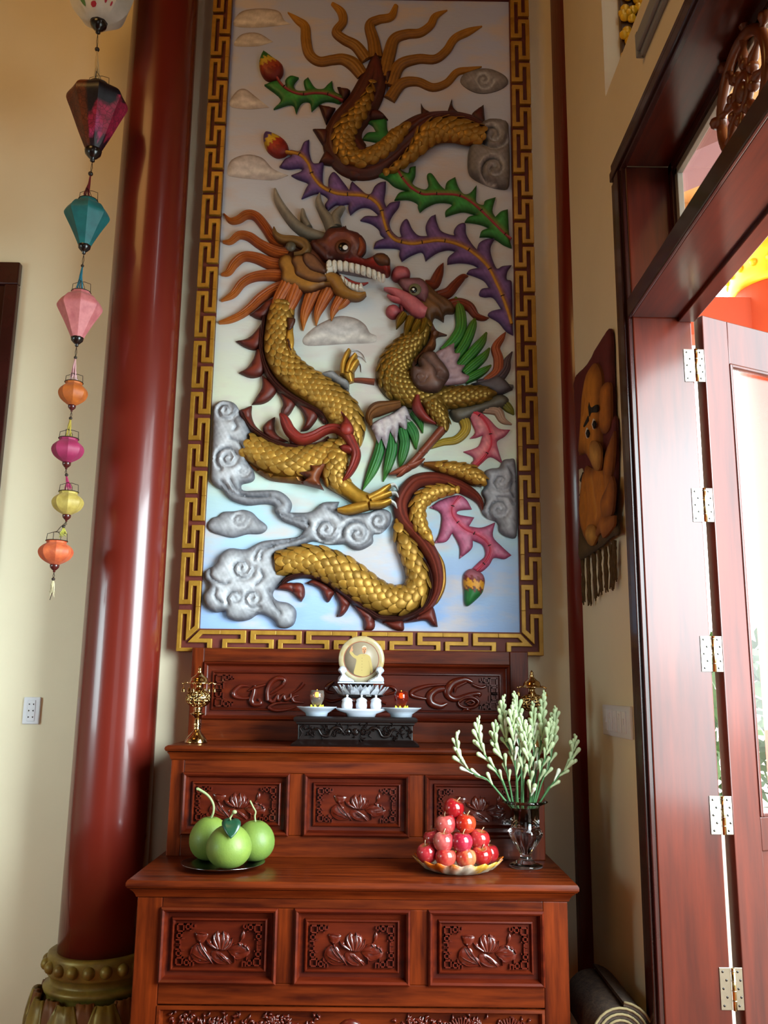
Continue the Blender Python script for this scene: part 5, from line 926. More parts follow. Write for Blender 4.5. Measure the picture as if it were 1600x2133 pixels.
# legs, streamers
relief('rump', PL, T(E_, [(860, 640), (1010, 615), (1150, 580), (1260, 520), (1340, 560), (1310, 625), (1215, 640), (1130, 665), (1060, 695), (1000, 730), (920, 730)]), .034, parent=bk, cols=('#3c382e', '#6e685a'), W=.03)
relief('rump', PL, T(E_, [(1050, 440), (1180, 405), (1260, 370), (1330, 430), (1372, 485), (1260, 530), (1160, 490)]), .032, parent=bk, cols=('#38323a', '#645c60'), W=.03)
th, tp2 = ribbon('thigh', PL, T(E_, [(740, 560, 190), (790, 660, 165), (835, 740, 108), (830, 800, 66)]), .06, GP, mu, base=.03, cols=('#2c2208', '#8a6a2c'), label='gold scaled phoenix thigh')
put_scales(scale_places(tp2, .030, -.85, .85, .1, .95), th, bpy.data.materials['phoenix_scale'], single=False)
ribbon('thigh_band', PL, T(E_, [(632, 530, 40), (632, 620, 84), (690, 700, 64), (775, 748, 14)]), .035, parent=th, base=.045, cols=('#4a1210', '#7c2620'))
SH = ('#4a1a0e', '#84402a')
ribbon('shin', PL, T(E_, [(825, 790, 74), (745, 880, 66), (650, 990, 62), (570, 1075, 64), (520, 1110, 56)]), .04, parent=th, base=.03, cols=SH)
for pts in ([(540, 1090, 56), (470, 1125, 48), (408, 1142, 10)], [(560, 1080, 56), (620, 1060, 48), (688, 1018, 10)], [(640, 985, 36), (680, 975, 30), (712, 968, 6)], [(540, 1100, 46), (500, 1140, 36), (470, 1160, 8)]): ribbon('talon', PL, T(E_, pts), .035, parent=th, base=.035, cols=SH)
ribbon('raised_leg', PL, T(E_, [(108, 415, 26), (180, 412, 40), (300, 425, 52)]), .03, parent=bk, cols=SH)
for pts, cs in (([(1150, 420, 50), (1250, 350, 84), (1262, 250, 82), (1240, 160, 72), (1288, 82, 48), (1318, 36, 6)], ('#7a3018', '#b05a34')), ([(1100, 440, 70), (1230, 415, 92), (1312, 330, 80), (1330, 260, 60), (1368, 190, 10)], ('#2c2024', '#5a4850')), ([(1150, 455, 70), (1260, 470, 90), (1376, 460, 30)], ('#3c3a38', '#6c6864')), ([(1190, 590, 60), (1290, 590, 80), (1350, 640, 66), (1382, 680, 12)], ('#4a4a10', '#7c7a22')), ([(1140, 640, 60), (1250, 650, 82), (1295, 722, 60), (1366, 756, 10)], ('#7a5a44', '#b8957c')), ([(915, 670, 60), (990, 720, 90), (1005, 800, 80), (935, 872, 70), (832, 892, 60), (742, 925, 42), (695, 956, 6)], ('#6a5010', '#b89a2c'))): ribbon('tail_streamer', PL, T(E_, pts), .026, parent=bk, cols=cs, ridges=4)
# ------------------------------------------------------------------ things on the altar
# brass censers with hanging bells
def censer(name, x, y, lab):
    o = thing(name, lab, 'censer', (x, y, ZL), 'brass censers on the upper ledge'); k = .288 / 1940
    P = lambda r, v: (r * k, ZL + (2030 - v) * k)
    mb = lambda pr: MB().lathe([P(*q) for q in pr], (x, y, 0), 32)
    mb([(0, 2030), (285, 2030), (290, 2000), (265, 1960), (262, 1930), (240, 1900), (205, 1850), (150, 1790), (105, 1740), (85, 1700), (80, 1690)]).build('foot', M['brass'], o)
    mb([(80, 1692), (98, 1670), (76, 1645), (96, 1620), (78, 1590), (102, 1555), (76, 1520), (80, 1480), (60, 1440), (52, 1415)]).build('stem', M['brass'], o)
    mb([(50, 1418), (80, 1390), (110, 1345), (185, 1300), (190, 1290), (120, 1270), (98, 1230), (100, 1200), (118, 1185), (95, 1160), (95, 1110), (140, 1090)]).build('cup', M['brass'], o)
    mb([(120, 1095), (220, 1040), (276, 960), (284, 890), (262, 820), (190, 765), (140, 740)]).build('inner_bowl', M['dark'], o)
    sb = MB().lathe([P(*q) for q in ((140, 1098), (230, 1050), (290, 965), (300, 890), (280, 815), (200, 755), (150, 735))], (x, y, 0), 14)
    nf = []
    for f in sb.f:
        if len(f) == 4: nf += [(f[0], f[1], f[2]), (f[0], f[2], f[3])]
    sb.f = nf; b = sb.build('openwork_bowl', M['brass'], o); wf = b.modifiers.new('open', 'WIREFRAME'); wf.thickness = .0085; wf.use_even_offset = False
    mb([(165, 750), (150, 735), (110, 690), (85, 640), (72, 600), (74, 560), (110, 545), (120, 530)]).build('neck', M['brass'], o)
    mb([(120, 540), (250, 535), (305, 525), (285, 508), (235, 480), (222, 440), (205, 390), (150, 345), (95, 300), (62, 265), (50, 235), (60, 215), (42, 195), (35, 175), (50, 155), (40, 135), (30, 120), (12, 90), (0, 82)]).build('lid', M['brass'], o)
    for q in range(6):
        a = q * PI / 3 + .35; ca, sa = math.cos(a), math.sin(a)
        h = MB(); h.tube([(x + r * k * ca, y + r * k * sa, ZL + (2030 - v) * k) for r, v in ((270, 520), (320, 505), (370, 520), (400, 545), (430, 530), (425, 505))], [.003, .0035, .003, .0028, .0025, .0015], 6); h.build('hook', M['brass'], o)
        bl = MB(); bl.lathe([((r * k), (750 - v) * k) for r, v in ((62, 745), (58, 735), (44, 690), (38, 655), (20, 635), (6, 625), (4, 560))], (x + 398 * k * ca, y + 398 * k * sa, ZL + (2030 - 750) * k), 12); bl.build('bell', M['brass'], o)
    return o
censer('brass_censer', -.693, -.285, 'brass openwork censer on the left end of the ledge against the wall')
censer('brass_censer', .592, -.285, 'brass openwork censer behind the tuberose flowers')
# the ebony stand and what it carries
sx0, sx1, sy0, sy1 = -.312, .142, -.385, -.185; scx = (sx0 + sx1) / 2
st = thing('carved_stand', 'low black ebony stand with carved dragon front on the ledge', 'stand', (scx, -.285, ZL))
SZ = ZL + .106
mb = MB(); mb.box(sx0 + .012, sx1 - .012, sy0 + .022, sy1 - .02, ZL + .012, SZ - .02); mb.build('body', M['ebony'], st, smooth=False, bev=.004)
def ring_slab(name, z_o, par, m):
    v = []; mb = MB()
    for z, o in z_o: v += [(sx0 + .012 - o, sy1 - .02 + o, z), (sx0 + .012 - o, sy0 + .022 - o, z), (sx1 - .012 + o, sy0 + .022 - o, z), (sx1 - .012 + o, sy1 - .02 + o, z)]
    n = len(z_o); f = [(i * 4 + k, i * 4 + (k + 1) % 4, i * 4 + 4 + (k + 1) % 4, i * 4 + 4 + k) for i in range(n - 1) for k in range(4)] + [(3, 2, 1, 0), tuple((n - 1) * 4 + k for k in range(4))]
    return mb.add(v, f).build(name, m, par, sharp=32)
ring_slab('top_slab', [(SZ - .030, .001), (SZ - .026, .006), (SZ - .020, .006), (SZ - .018, .014), (SZ - .012, .016), (SZ - .004, .016), (SZ, .010)], st, M['ebony'])
ring_slab('base_moulding', [(ZL, .022), (ZL + .006, .024), (ZL + .012, .016), (ZL + .018, .006), (ZL + .024, .001)], st, M['ebony'])
cvs = MB(); pls = Local(sy0 + .022)
def srib(pts, H=.012):
    v, f, _, _ = ribbon_geo(pls, pts, H, n=5, m=6); cvs.add([tuple(p) for p in v], f)
zc = ZL + .052
for sgn in (-1, 1):
    X = lambda d: scx + sgn * d
    srib([(X(.035), zc - .012, .006), (X(.060), zc + .014, .013), (X(.085), zc + .010, .014), (X(.10), zc - .014, .014), (X(.125), zc - .012, .013), (X(.14), zc + .010, .011), (X(.16), zc + .004, .008), (X(.175), zc - .014, .003)], .014)
    srib([(X(.19), zc + .026, .004), (X(.205), zc + .012, .008), (X(.198), zc - .006, .008), (X(.208), zc - .024, .004)], .012)
    for k in range(44):
        x, z, a = scx + sgn * rng.uniform(.01, .205), zc + rng.uniform(-.024, .024), rng.uniform(0, 6.28); l = rng.uniform(.008, .016)
        srib([(x, z, .003), (x + l * math.cos(a), z + l * math.sin(a), .008), (x + 1.5 * l * math.cos(a + .8), z + 1.5 * l * math.sin(a + .8), .002)], .012)
    cvs.ball((X(.028), sy0 + .022, zc), .012, (1, .7, 1)); 
cvs.ball((scx, sy0 + .022, zc), .014, (1, .7, 1)); cvs.build('dragon_relief', M['ebony'], st, sharp=60)
def px_x(x, Y, y=1470): return at_y(x, y, Y)[0]
YS = -.31
# saucers with little lamps
M['frost'] = mat('frosted_crystal', '#dfe4ee', .22, trans=.55, ior=1.45); M['celadon'] = mat('pale_blue_porcelain', '#b9c4d2', .18, coat=.5)
M['amber'] = mat('red_lamp_glass', '#a8140c', .05, trans=.8, ior=1.45, spec=.5)
M['flame'] = mat('small_flame', '#ffb040', .5, emit='#ffa030', estr=6.0)
M['redclear'] = mat('red_lamp_glass_clear', '#e04a30', .04, trans=.9); M['petaly'] = mat('yellow_petal', '#e8e44a', .45)
M['amberclear'] = mat('clear_lamp_glass', '#f4dcc8', .04, trans=.9)
for px, lab, red, k_ in ((660, 'left', .45, 0), (836, 'right', 1, 1)):
    x = px_x(px, YS); sa = MB().lathe([(0, SZ + .004), (.030, SZ + .004), (.033, SZ), (.040, SZ + .001), (.043, SZ + .012), (.062, SZ + .024), (.075, SZ + .033), (.078, SZ + .036), (.075, SZ + .036), (.058, SZ + .028), (.035, SZ + .018), (0, SZ + .016)], (x, YS, 0), 36).build('saucer', M['celadon'])
    tag(sa, 'pale blue footed saucer on the %s end of the black stand' % lab, 'saucer', 'saucers on the ebony stand')
    lp_ = thing('votive_lamp', 'small %s glass oil lamp with yellow lotus foot on the %s saucer' % ('dark amber' if not k_ else 'bright red', lab), 'lamp', (x, YS, SZ + .016), 'votive lamps on the stand')
    z = SZ + .0165
    k5 = 1.22; g = MB().lathe([(r_ * k5, z + (h_ - z) * k5) for r_, h_ in ((.006, z + .016), (.014, z + .022), (.021, z + .036), (.023, z + .050), (.021, z + .066), (.0195, z + .066), (.021, z + .050), (.019, z + .037), (.012, z + .025), (0, z + .020))], (x, YS, 0), 28); g.build('glass', M['amberclear'] if not k_ else M['redclear'], lp_)
    MB().lathe([(r_ * k5, z + (h_ - z) * k5) for r_, h_ in ((0, z + .021), (.0115, z + .0255), (.0185, z + .037), (.0195, z + .044), (0, z + .044))], (x, YS, 0), 24).build('red_oil', M['amber'], lp_)
    MB().lathe([(.004, z + .054), (.0085, z + .062), (.006, z + .072), (0, z + .084)], (x, YS, 0), 12).build('flame', M['flame'], lp_)
    for q in range(7):
        a = 2 * PI * q / 7; t = MB(); t.tube([(x + r * math.cos(a), YS + r * math.sin(a), z + h) for r, h in ((.004, .001), (.014, .004), (.021, .014), (.024, .027))], [.005, .010, .0085, .0015], 6); t.build('lotus_petal', M['petaly'], lp_)
# boat dish with three lidded jars
xb = px_x(753, YS - .015); YJ = YS - .012
bd = MB(); n = 40
prof = [(0, .004), (.50, .004), (.52, 0), (.60, .001), (.66, .012), (.92, .022), (1.0, .030), (.96, .031), (.84, .026), (.5, .016), (0, .014)]
bd.lathe([(r * .086, SZ + z) for r, z in prof], (0, 0, 0), 48, wob=lambda a, r, z: 1 + (.16 if r > .06 else 0) * abs(math.cos(a))**6)
bd.v = [(xb + p[0] * 1.0, YJ + p[1] * .52, p[2] + (.006 * max(0, abs(p[0]) / .09 - .75) if p[2] > SZ + .02 else 0)) for p in bd.v]
tag(bd.build('boat_dish', M['white']), 'white boat shaped dish carrying three small jars', 'dish')
M['jarw'] = mat('floral_porcelain', '#cdd2dc', .2, coat=.3, noise=.18, nscale=160, lo=.3, hi=.5)
for i, (px, w_) in enumerate(((723, 'left'), (753, 'middle'), (783, 'right'))):
    x = px_x(px, YJ); z = SZ + .0165
    j = thing('lidded_jar', 'small white floral porcelain jar, %s of three on the boat dish' % w_, 'jar', (x, YJ, z), 'white jars on the boat dish')
    MB().lathe([(0, z), (.014, z), (.0165, z + .002), (.020, z + .014), (.0215, z + .026), (.020, z + .036), (.0185, z + .040), (.021, z + .0435), (.0195, z + .046)], (x, YJ, 0), 28).build('body', M['jarw'], j)
    MB().lathe([(.0205, z + .0455), (.019, z + .048), (.012, z + .053), (.005, z + .0555), (.003, z + .058), (.005, z + .061), (.004, z + .065), (0, z + .066)], (x, YJ, 0), 24).build('lid', M['jarw'], j)
# crystal lotus bowl behind the jars, carrying the round plaque
xl = px_x(751, -.235); YLo = -.235; zt_0 = at_y(751, 1424, -.235)[2] - .0005; lo = thing('crystal_lotus', 'clear crystal lotus flower stand behind the white jars', 'ornament', (xl, YLo, SZ))
zl = at_y(751, 1452, YLo)[2] - .014
MB().lathe([(0, SZ), (.055, SZ), (.056, SZ + .006), (.030, SZ + .012), (.016, SZ + .024), (.015, zl - .02), (.022, zl - .006), (.045, zl + .006), (.075, zl + .012), (.092, zl + .018), (.085, zl + .024), (.05, zl + .024), (.05, zt_0), (0, zt_0)], (xl, YLo, 0), 32).build('foot', M['crystal'], lo)
for ring, (n_, r0, r1, hh, wd) in enumerate(((14, .070, .108, .040, .019), (14, .060, .086, .047, .018), (10, .045, .060, .046, .016))):
    for q in range(n_):
        a = 2 * PI * (q + .5 * (ring % 2)) / n_; ca, sa = math.cos(a), math.sin(a); v = []
        for s_, ww in ((0, .5), (.35, 1), (.7, .8), (1, .04)):
            r = r0 + (r1 - r0) * s_; z = zl + .014 + hh * s_**1.3
            for u, dd in ((-1, 0), (0, -.005), (1, 0), (0, .003)): v.append((xl + (r + dd) * ca - u * wd * ww * sa, YLo + (r + dd) * sa + u * wd * ww * ca, z))
        f = [(i * 4 + k, i * 4 + (k + 1) % 4, i * 4 + 4 + (k + 1) % 4, i * 4 + 4 + k) for i in range(3) for k in range(4)] + [(3, 2, 1, 0), (12, 13, 14, 15)]
        MB().add(v, f).build('crystal_petal', M['frost'], lo, smooth=False)
xm, zm = at_y(753, 1373, -.235)[[0, 2]]; rm = 47.5 / 1834 * 3.5
zt_ = at_y(751, 1424, -.235)[2]
pq = thing('round_plaque', 'round cream plaque showing a waving man in pale suit on white feet', 'plaque', (xm, -.235, zt_))
M['onyx'] = mat('honey_onyx', '#a68c54', .25, noise=.18, nscale=14, coat=.2, col2='#b3aa90')
ax = Matrix.Translation((xm, -.235, zm)) @ Matrix.Rotation(R(96), 4, 'X')
MB().lathe([(0, -.006), (rm * .97, -.006), (rm, -.002), (rm, .003), (rm * .97, .008), (rm * .80, .009), (rm * .76, .007), (0, .007)], seg=64, axis=ax).build('disc', M['onyx'], pq)
M['greige'] = mat('plaque_picture_ground', '#93836c', .4); M['brownline'] = mat('plaque_red_line', '#9a5a42', .4)
MB().lathe([(rm * .745, .0072), (rm * .745, .0082), (rm * .775, .0082), (rm * .775, .0072)], seg=64, axis=ax, caps=False).build('ring_line', M['brownline'], pq)
MB().lathe([(0, .0077), (rm * .745, .0077), (rm * .745, .0066)], seg=64, axis=ax, caps=False).build('picture_ground', M['greige'], pq)
def flat(name, pts, h, colr):
    """a printed shape on the plaque, in pixels of the enlarged photograph"""
    P = smooth_closed([((p[0] - 818) / 248 * rm, -(p[1] - 332) / 248 * rm) for p in pts], 4); 
    v = [tuple(ax @ Vector((x, y, h))) for x, y in P]; mk(name, v, [tuple(range(len(v)))], colr, pq, False)
SUIT = mat('printed_cream_suit', '#b39c60', .4); SKIN = mat('printed_skin', '#c58a64', .4); HAIRW = mat('printed_white_hair', '#d8c8a8', .4); INK = mat('printed_dark_ink', '#4a2c1e', .4); SH2 = mat('printed_suit_fold', '#a8915a', .4)
flat('suit', [(770, 300), (800, 280), (840, 275), (890, 285), (915, 310), (935, 400), (945, 470), (925, 480), (915, 445), (905, 500), (860, 515), (800, 508), (740, 485), (750, 420), (765, 350), (760, 325)], .0080, SUIT)
flat('raised_sleeve', [(775, 300), (745, 285), (715, 250), (693, 250), (695, 272), (730, 312), (768, 330)], .0081, SUIT)
flat('hand', [(690, 252), (700, 225), (712, 195), (722, 192), (720, 218), (728, 225), (716, 252)], .0082, SKIN)
flat('face', [(824, 212), (830, 196), (848, 190), (866, 198), (870, 225), (864, 255), (846, 272), (830, 256)], .0082, SKIN)
flat('hair', [(824, 214), (826, 198), (848, 186), (868, 196), (871, 214), (862, 204), (848, 200), (832, 206)], .0084, HAIRW)
for q in ([(832, 224), (842, 222), (842, 228), (832, 229)], [(852, 222), (864, 224), (864, 229), (852, 228)], [(836, 243), (848, 239), (860, 243), (848, 249)], [(842, 258), (848, 256), (854, 260), (848, 272)]): flat('feature', q, .0085, INK)
flat('collar', [(828, 275), (848, 290), (866, 275), (862, 284), (848, 296), (832, 285)], .0084, SH2)
flat('sleeve_fold', [(893, 345), (900, 350), (918, 440), (912, 446)], .0084, SH2)
for k in range(5): flat('button', [(825 + q[0], 320 + k * 32 + q[1]) for q in ((-3, 0), (0, -3), (3, 0), (0, 3))], .0085, INK)
for s in (-1, 1):
    f0 = [(s * .084, 0), (s * .088, .018), (s * .078, .030), (s * .090, .046), (s * .078, .062), (s * .062, .058), (s * .056, .044), (s * .064, .034), (s * .052, .022), (s * .030, .010), (s * .026, 0)]
    v, f, _ = relief_geo(Local(-.258), [(xm + a, zt_ + b + .004) for a, b in f0], .02, W=.008, step=.006, under=.012); mk('scroll_foot', v, f, M['white'], pq, sharp=50)
bx('foot_bar', xm - .09, xm + .09, -.285, -.215, zt_, zt_ + .006, M['white'], pq, .002)
# ------------------------------------------------------------------ fruit
M['pomelo'] = mat('pomelo_skin', '#80943c', .5, noise=.25, nscale=5, bump=.15, bscale=160, col2='#567232', coat=.05)
M['stemg'] = mat('pale_green_stem', '#8f9a6a', .6); M['leafd'] = mat('dark_leaf', '#1f4a33', .3, noise=.3, nscale=10, coat=.2)
M['silver'] = mat('steel_plate', '#8a8a90', .15, metal=1)
py = -.60; px_ = at_z(478, 1792, ZT)[0]
pl_ = MB().lathe([(0, ZT + .004), (.085, ZT + .004), (.09, ZT), (.097, ZT + .002), (.120, ZT + .010), (.140, ZT + .017), (.141, ZT + .019), (.138, ZT + .019), (.115, ZT + .013), (.09, ZT + .008), (0, ZT + .007)], (px_, py, 0), 48).build('fruit_plate', M['silver'])
tag(pl_, 'round dark steel plate under the three green pomelos', 'plate')
def pomelo(cx, cy, r, hgt, lab, stem_pts, leaf=False):
    z0 = ZT + .0078
    o = thing('pomelo', lab, 'fruit', (cx, cy, z0), 'pomelos on the steel plate')
    pr = []
    for i in range(19):
        t = PI * i / 18; rr = r * math.sin(t) * (1 - .07 * math.cos(t) * -1 if False else 1 - .06 * math.cos(PI - t)); pr.append((max(rr, 0), z0 + hgt * (1 - math.cos(t)) / 2 - (.010 * math.exp(-((PI - t) / .18)**2)) + (.004 * math.exp(-(t / .3)**2))))
    pr[0] = (0, z0 + .004); MB().lathe(pr, (cx, cy, 0), 36).build('skin', M['pomelo'], o)
    if stem_pts:
        zz = z0 + hgt - .008
        MB().tube([(cx + a, cy + b, zz + c) for a, b, c, _ in smooth_open(stem_pts, 4)], [q[3] for q in smooth_open(stem_pts, 4)], 8).build('stem', M['stemg'], o)
    return o
pa_ = at_y(477, 1756, -.665)
p1_ = pomelo(pa_[0], -.66, .075, .142, 'front pomelo with a dark leaf on top, on the steel plate', [(0, 0, 0, .004), (-.003, .004, .02, .0035), (.004, .004, .035, .003), (.012, 0, .046, .0025)])
MB().ball((pa_[0] + .013, -.66, ZT + .0078 + .142 + .038), .0085, (1, 1, .8)).build('stem_knob', M['stemg'], p1_)
lv = []; nn = 9
for i in range(nn):
    s = i / (nn - 1); wd = .035 * math.sin(PI * min(1, .06 + s * .9))**.7 * (1 - .2 * s)
    for u in (-1, -.5, 0, .5, 1): lv.append((pa_[0] + .008 + u * wd + .008 * s, -.66 - .034 - .040 * s + .006 * abs(u), ZT + .0078 + .142 + .022 - .052 * s**1.6 + .006 * (1 - abs(u)) * -1))
lf = MB().add(lv, [(i * 5 + k, i * 5 + k + 1, i * 5 + 6 + k, i * 5 + 5 + k) for i in range(nn - 1) for k in range(4)]).build('leaf', M['leafd'], p1_); s_ = lf.modifiers.new('t', 'SOLIDIFY'); s_.thickness = .0015
MB().tube([(pa_[0] + .002, -.66, ZT + .0078 + .140), (pa_[0] + .005, -.69, ZT + .0078 + .158), (pa_[0] + .008, -.706, ZT + .0078 + .163)], .0025, 6).build('leaf_stalk', M['stemg'], p1_)
pomelo(px_x(437, -.530, 1745), -.530, .070, .148, 'left pomelo with a long pale stem curving left, behind the front one', [(0, 0, 0, .0045), (.010, -.01, .022, .004), (.008, -.01, .05, .0042), (-.012, -.01, .078, .0045), (-.045, -.01, .098, .005), (-.052, -.01, .098, .005)])
pomelo(px_x(531, -.536, 1745), -.536, .069, .138, 'right pomelo with a forked twig stem, behind the front one', [(0, 0, 0, .003), (-.003, 0, .02, .003), (-.001, 0, .035, .003), (-.010, 0, .050, .003), (-.022, 0, .072, .003)])
# scalloped dish and the pyramid of apples
ax_, ay_ = at_z(950, 1803, ZT)[0], -.60
m = bpy.data.materials.new('orange_marbled_dish'); m.use_nodes = True; N = m.node_tree.nodes; L = m.node_tree.links; b = N['Principled BSDF']; b.inputs['Roughness'].default_value = .2; b.inputs['Coat Weight'].default_value = .4
a = N.new('ShaderNodeAttribute'); a.attribute_name = 'Col'; L.new(a.outputs[0], b.inputs['Base Color']); M['dish'] = m
db = MB(); prf = [(0, .003), (.080, .003), (.084, 0), (.092, .002), (.115, .012), (.135, .026), (.147, .040), (.145, .042), (.132, .030), (.110, .017), (.085, .010), (0, .009)]
SEG = 96; db.lathe([(r, ZT + z) for r, z in prf], (ax_, ay_, 0), SEG, wob=lambda a, r, z: 1 + (.055 * math.cos(18 * a) if r > .10 else 0))
db.v = [(p[0], p[1], p[2] + (.005 * math.cos(18 * math.atan2(p[1] - ay_, p[0] - ax_)) if p[2] > ZT + .02 else 0)) for p in db.v]
cols = []
for p in db.v:
    r = math.hypot(p[0] - ax_, p[1] - ay_); a = math.atan2(p[1] - ay_, p[0] - ax_); t = min(1, max(0, (r - .118 + .016 * math.sin(5 * a) + .010 * math.sin(11 * a + 1)) / .022)); cols.append(tuple(lin('#c2bca8') * (1 - t) + lin('#b85a16' if math.sin(3 * a + 1) > -.3 else '#b88a30') * t))
db.c = cols; tag(db.build('fruit_dish', M['dish']), 'scalloped white and orange dish under the pyramid of red apples', 'dish')
mr_ = bpy.data.materials.new('apple_skin'); mr_.use_nodes = True; N = mr_.node_tree.nodes; L = mr_.node_tree.links; b = N['Principled BSDF']; b.inputs['Roughness'].default_value = .16; b.inputs['Coat Weight'].default_value = .5
a = N.new('ShaderNodeAttribute'); a.attribute_name = 'Col'; L.new(a.outputs[0], b.inputs['Base Color']); M['apple'] = mr_
M['twig'] = mat('apple_stalk', '#b59a78', .6)
def apple(px, py_, Y, lab, c1='#b3121c', c2='#c63a3c', tilt=(0, 0), contact=None, r=.0352):
    q = at_y(px, py_, Y); cx, cz = q[0], q[2]
    o = thing('apple', lab, 'apple', (cx, Y, cz - r), 'apples in the pyramid on the dish')
    pr = []; cl = []; mt = Matrix.Translation((cx, Y, cz)) @ Matrix.Rotation(tilt[0], 4, 'X') @ Matrix.Rotation(tilt[1], 4, 'Y'); sg = 26
    for i in range(17):
        t = PI * i / 16; rr = r * (math.sin(t)**.86) * (1.0 - .10 * (-math.cos(t)) * -1 * 0) * (1 + .06 * -math.cos(t)); z = r * .95 * -math.cos(t) - (.011 * math.exp(-((PI - t) / .32)**2)) + .004 * math.exp(-(t / .3)**2); pr.append((max(0, rr), z))
    mb = MB().lathe(pr, seg=sg, axis=mt); ph = random.uniform(0, 6)
    for i in range(sg):
        for k in range(17):
            a = 2 * PI * i / sg; f = .5 + .5 * math.sin(a + ph); f = min(1, max(0, f + .25 * math.sin(7 * a + k) + rng.uniform(-.12, .12))); top = math.exp(-((16 - k) / 1.4)**2) * .6
            cl.append(tuple(((lin(c1) * f + lin(c2) * (1 - f)) * (1 - top) + lin('#c9a048') * top) * .68))
    mb.c = cl; mb.build('skin', M['apple'], o)
    MB().tube([tuple(mt @ Vector(p)) for p in ((0, 0, r * .62), (.002, 0, r * .95), (.006, 0, r * 1.22))], [.0016, .0013, .0018], 6).build('stalk', M['twig'], o)
AO = (740, 1560)
ap = lambda x, y, *k, **q: apple(AO[0] + .3 * x, AO[1] + .3 * y, *k, **q)
ap(500, 722, -.66, 'red apple at the left end of the bottom row', '#a8141e', '#c23a42', (.2, -.3)); ap(628, 752, -.69, 'second apple from left in the bottom row', '#b01a22', '#cf5a4a', (.1, .2)); ap(768, 756, -.69, 'orange blushed third apple of the bottom row', '#bb2a24', '#e08a58', (-.15, .2)); ap(878, 738, -.675, 'yellow topped red apple at the right of the bottom row', '#a8141c', '#c44a38', (.5, 0)); ap(925, 728, -.60, 'red apple half hidden at the far right of the bottom row', '#a0121a', '#b82a30')
ap(545, 625, -.63, 'red apple half hidden at the left of the second row', '#a0141c', '#c03a40', (0, -.3)); ap(613, 645, -.685, 'pinkish left apple of the second row from the bottom', '#b8323a', '#dc7c72', (.1, 0)); ap(742, 648, -.69, 'crimson middle apple of the second row with white stalk', '#a00f24', '#c03048', (0, .1)); ap(862, 628, -.66, 'red right apple of the second row', '#a8141c', '#c43c3c', (.2, .2))
ap(628, 524, -.655, 'pinkish left apple of the third row', '#b42830', '#d66a62', (0, -.15)); ap(766, 518, -.66, 'bright orange red right apple of the third row', '#b81a14', '#d04a28', (0, .2)); ap(683, 414, -.64, 'dark red apple on top of the pyramid', '#960c16', '#b42026', (.1, .4))
# ------------------------------------------------------------------ crystal vase and tuberoses
vx, vy = at_z(1092, 1802, ZT)[0], -.535
va = thing('crystal_vase', 'footed cut crystal vase of dark green water on the altar right end', 'vase', (vx, vy, ZT))
fac = lambda a, r, z: 1 + (.05 * abs(math.sin(6 * a)) if ZT + .055 < z < ZT + .125 else 0) + (.035 * math.cos(24 * a) if r > .074 else 0)
MB().lathe([(0, ZT + .001), (.052, ZT + .001), (.058, ZT + .004), (.056, ZT + .010), (.035, ZT + .018), (.022, ZT + .028), (.018, ZT + .040), (.022, ZT + .048), (.026, ZT + .056), (.042, ZT + .080), (.056, ZT + .105), (.058, ZT + .118), (.052, ZT + .127), (.0495, ZT + .134), (.049, ZT + .195), (.056, ZT + .206), (.074, ZT + .213), (.078, ZT + .217), (.074, ZT + .222), (.056, ZT + .216), (.0455, ZT + .204), (.0445, ZT + .136), (.03, ZT + .130), (0, ZT + .128)], (vx, vy, 0), 48, wob=fac).build('glass', M['crystal'], va)
M['water'] = mat('dark_green_water', '#06281c', .6, spec=0)
MB().lathe([(0, ZT + .1295), (.029, ZT + .1315), (.0440, ZT + .1375), (.0448, ZT + .198), (0, ZT + .198)], (vx, vy, 0), 36).build('water', M['water'], va)
M['stalk'] = mat('tuberose_stalk', '#4a7a48', .5, noise=.2, nscale=20); M['budm'] = mat('tuberose_bud', '#d3dcb6', .5, noise=.25, nscale=40, col2='#a3bb86', rand=.2); M['budw'] = mat('tuberose_white', '#eceedd', .5)
bv = MB().lathe([(0, 0), (.07, .02), (.085, .2), (.09, .42), (.125, .62), (.16, .80), (.13, .93), (.05, .99), (0, 1.0)], seg=8); BUD = bpy.data.meshes.new('bud'); BUD.from_pydata(bv.v, [], bv.f); BUD.polygons.foreach_set('use_smooth', [True] * len(bv.f)); BUD.materials.append(M['budm'])
BUDW = BUD.copy(); BUDW.materials.clear(); BUDW.materials.append(M['budw'])
VO = (920, 1430, .1875)
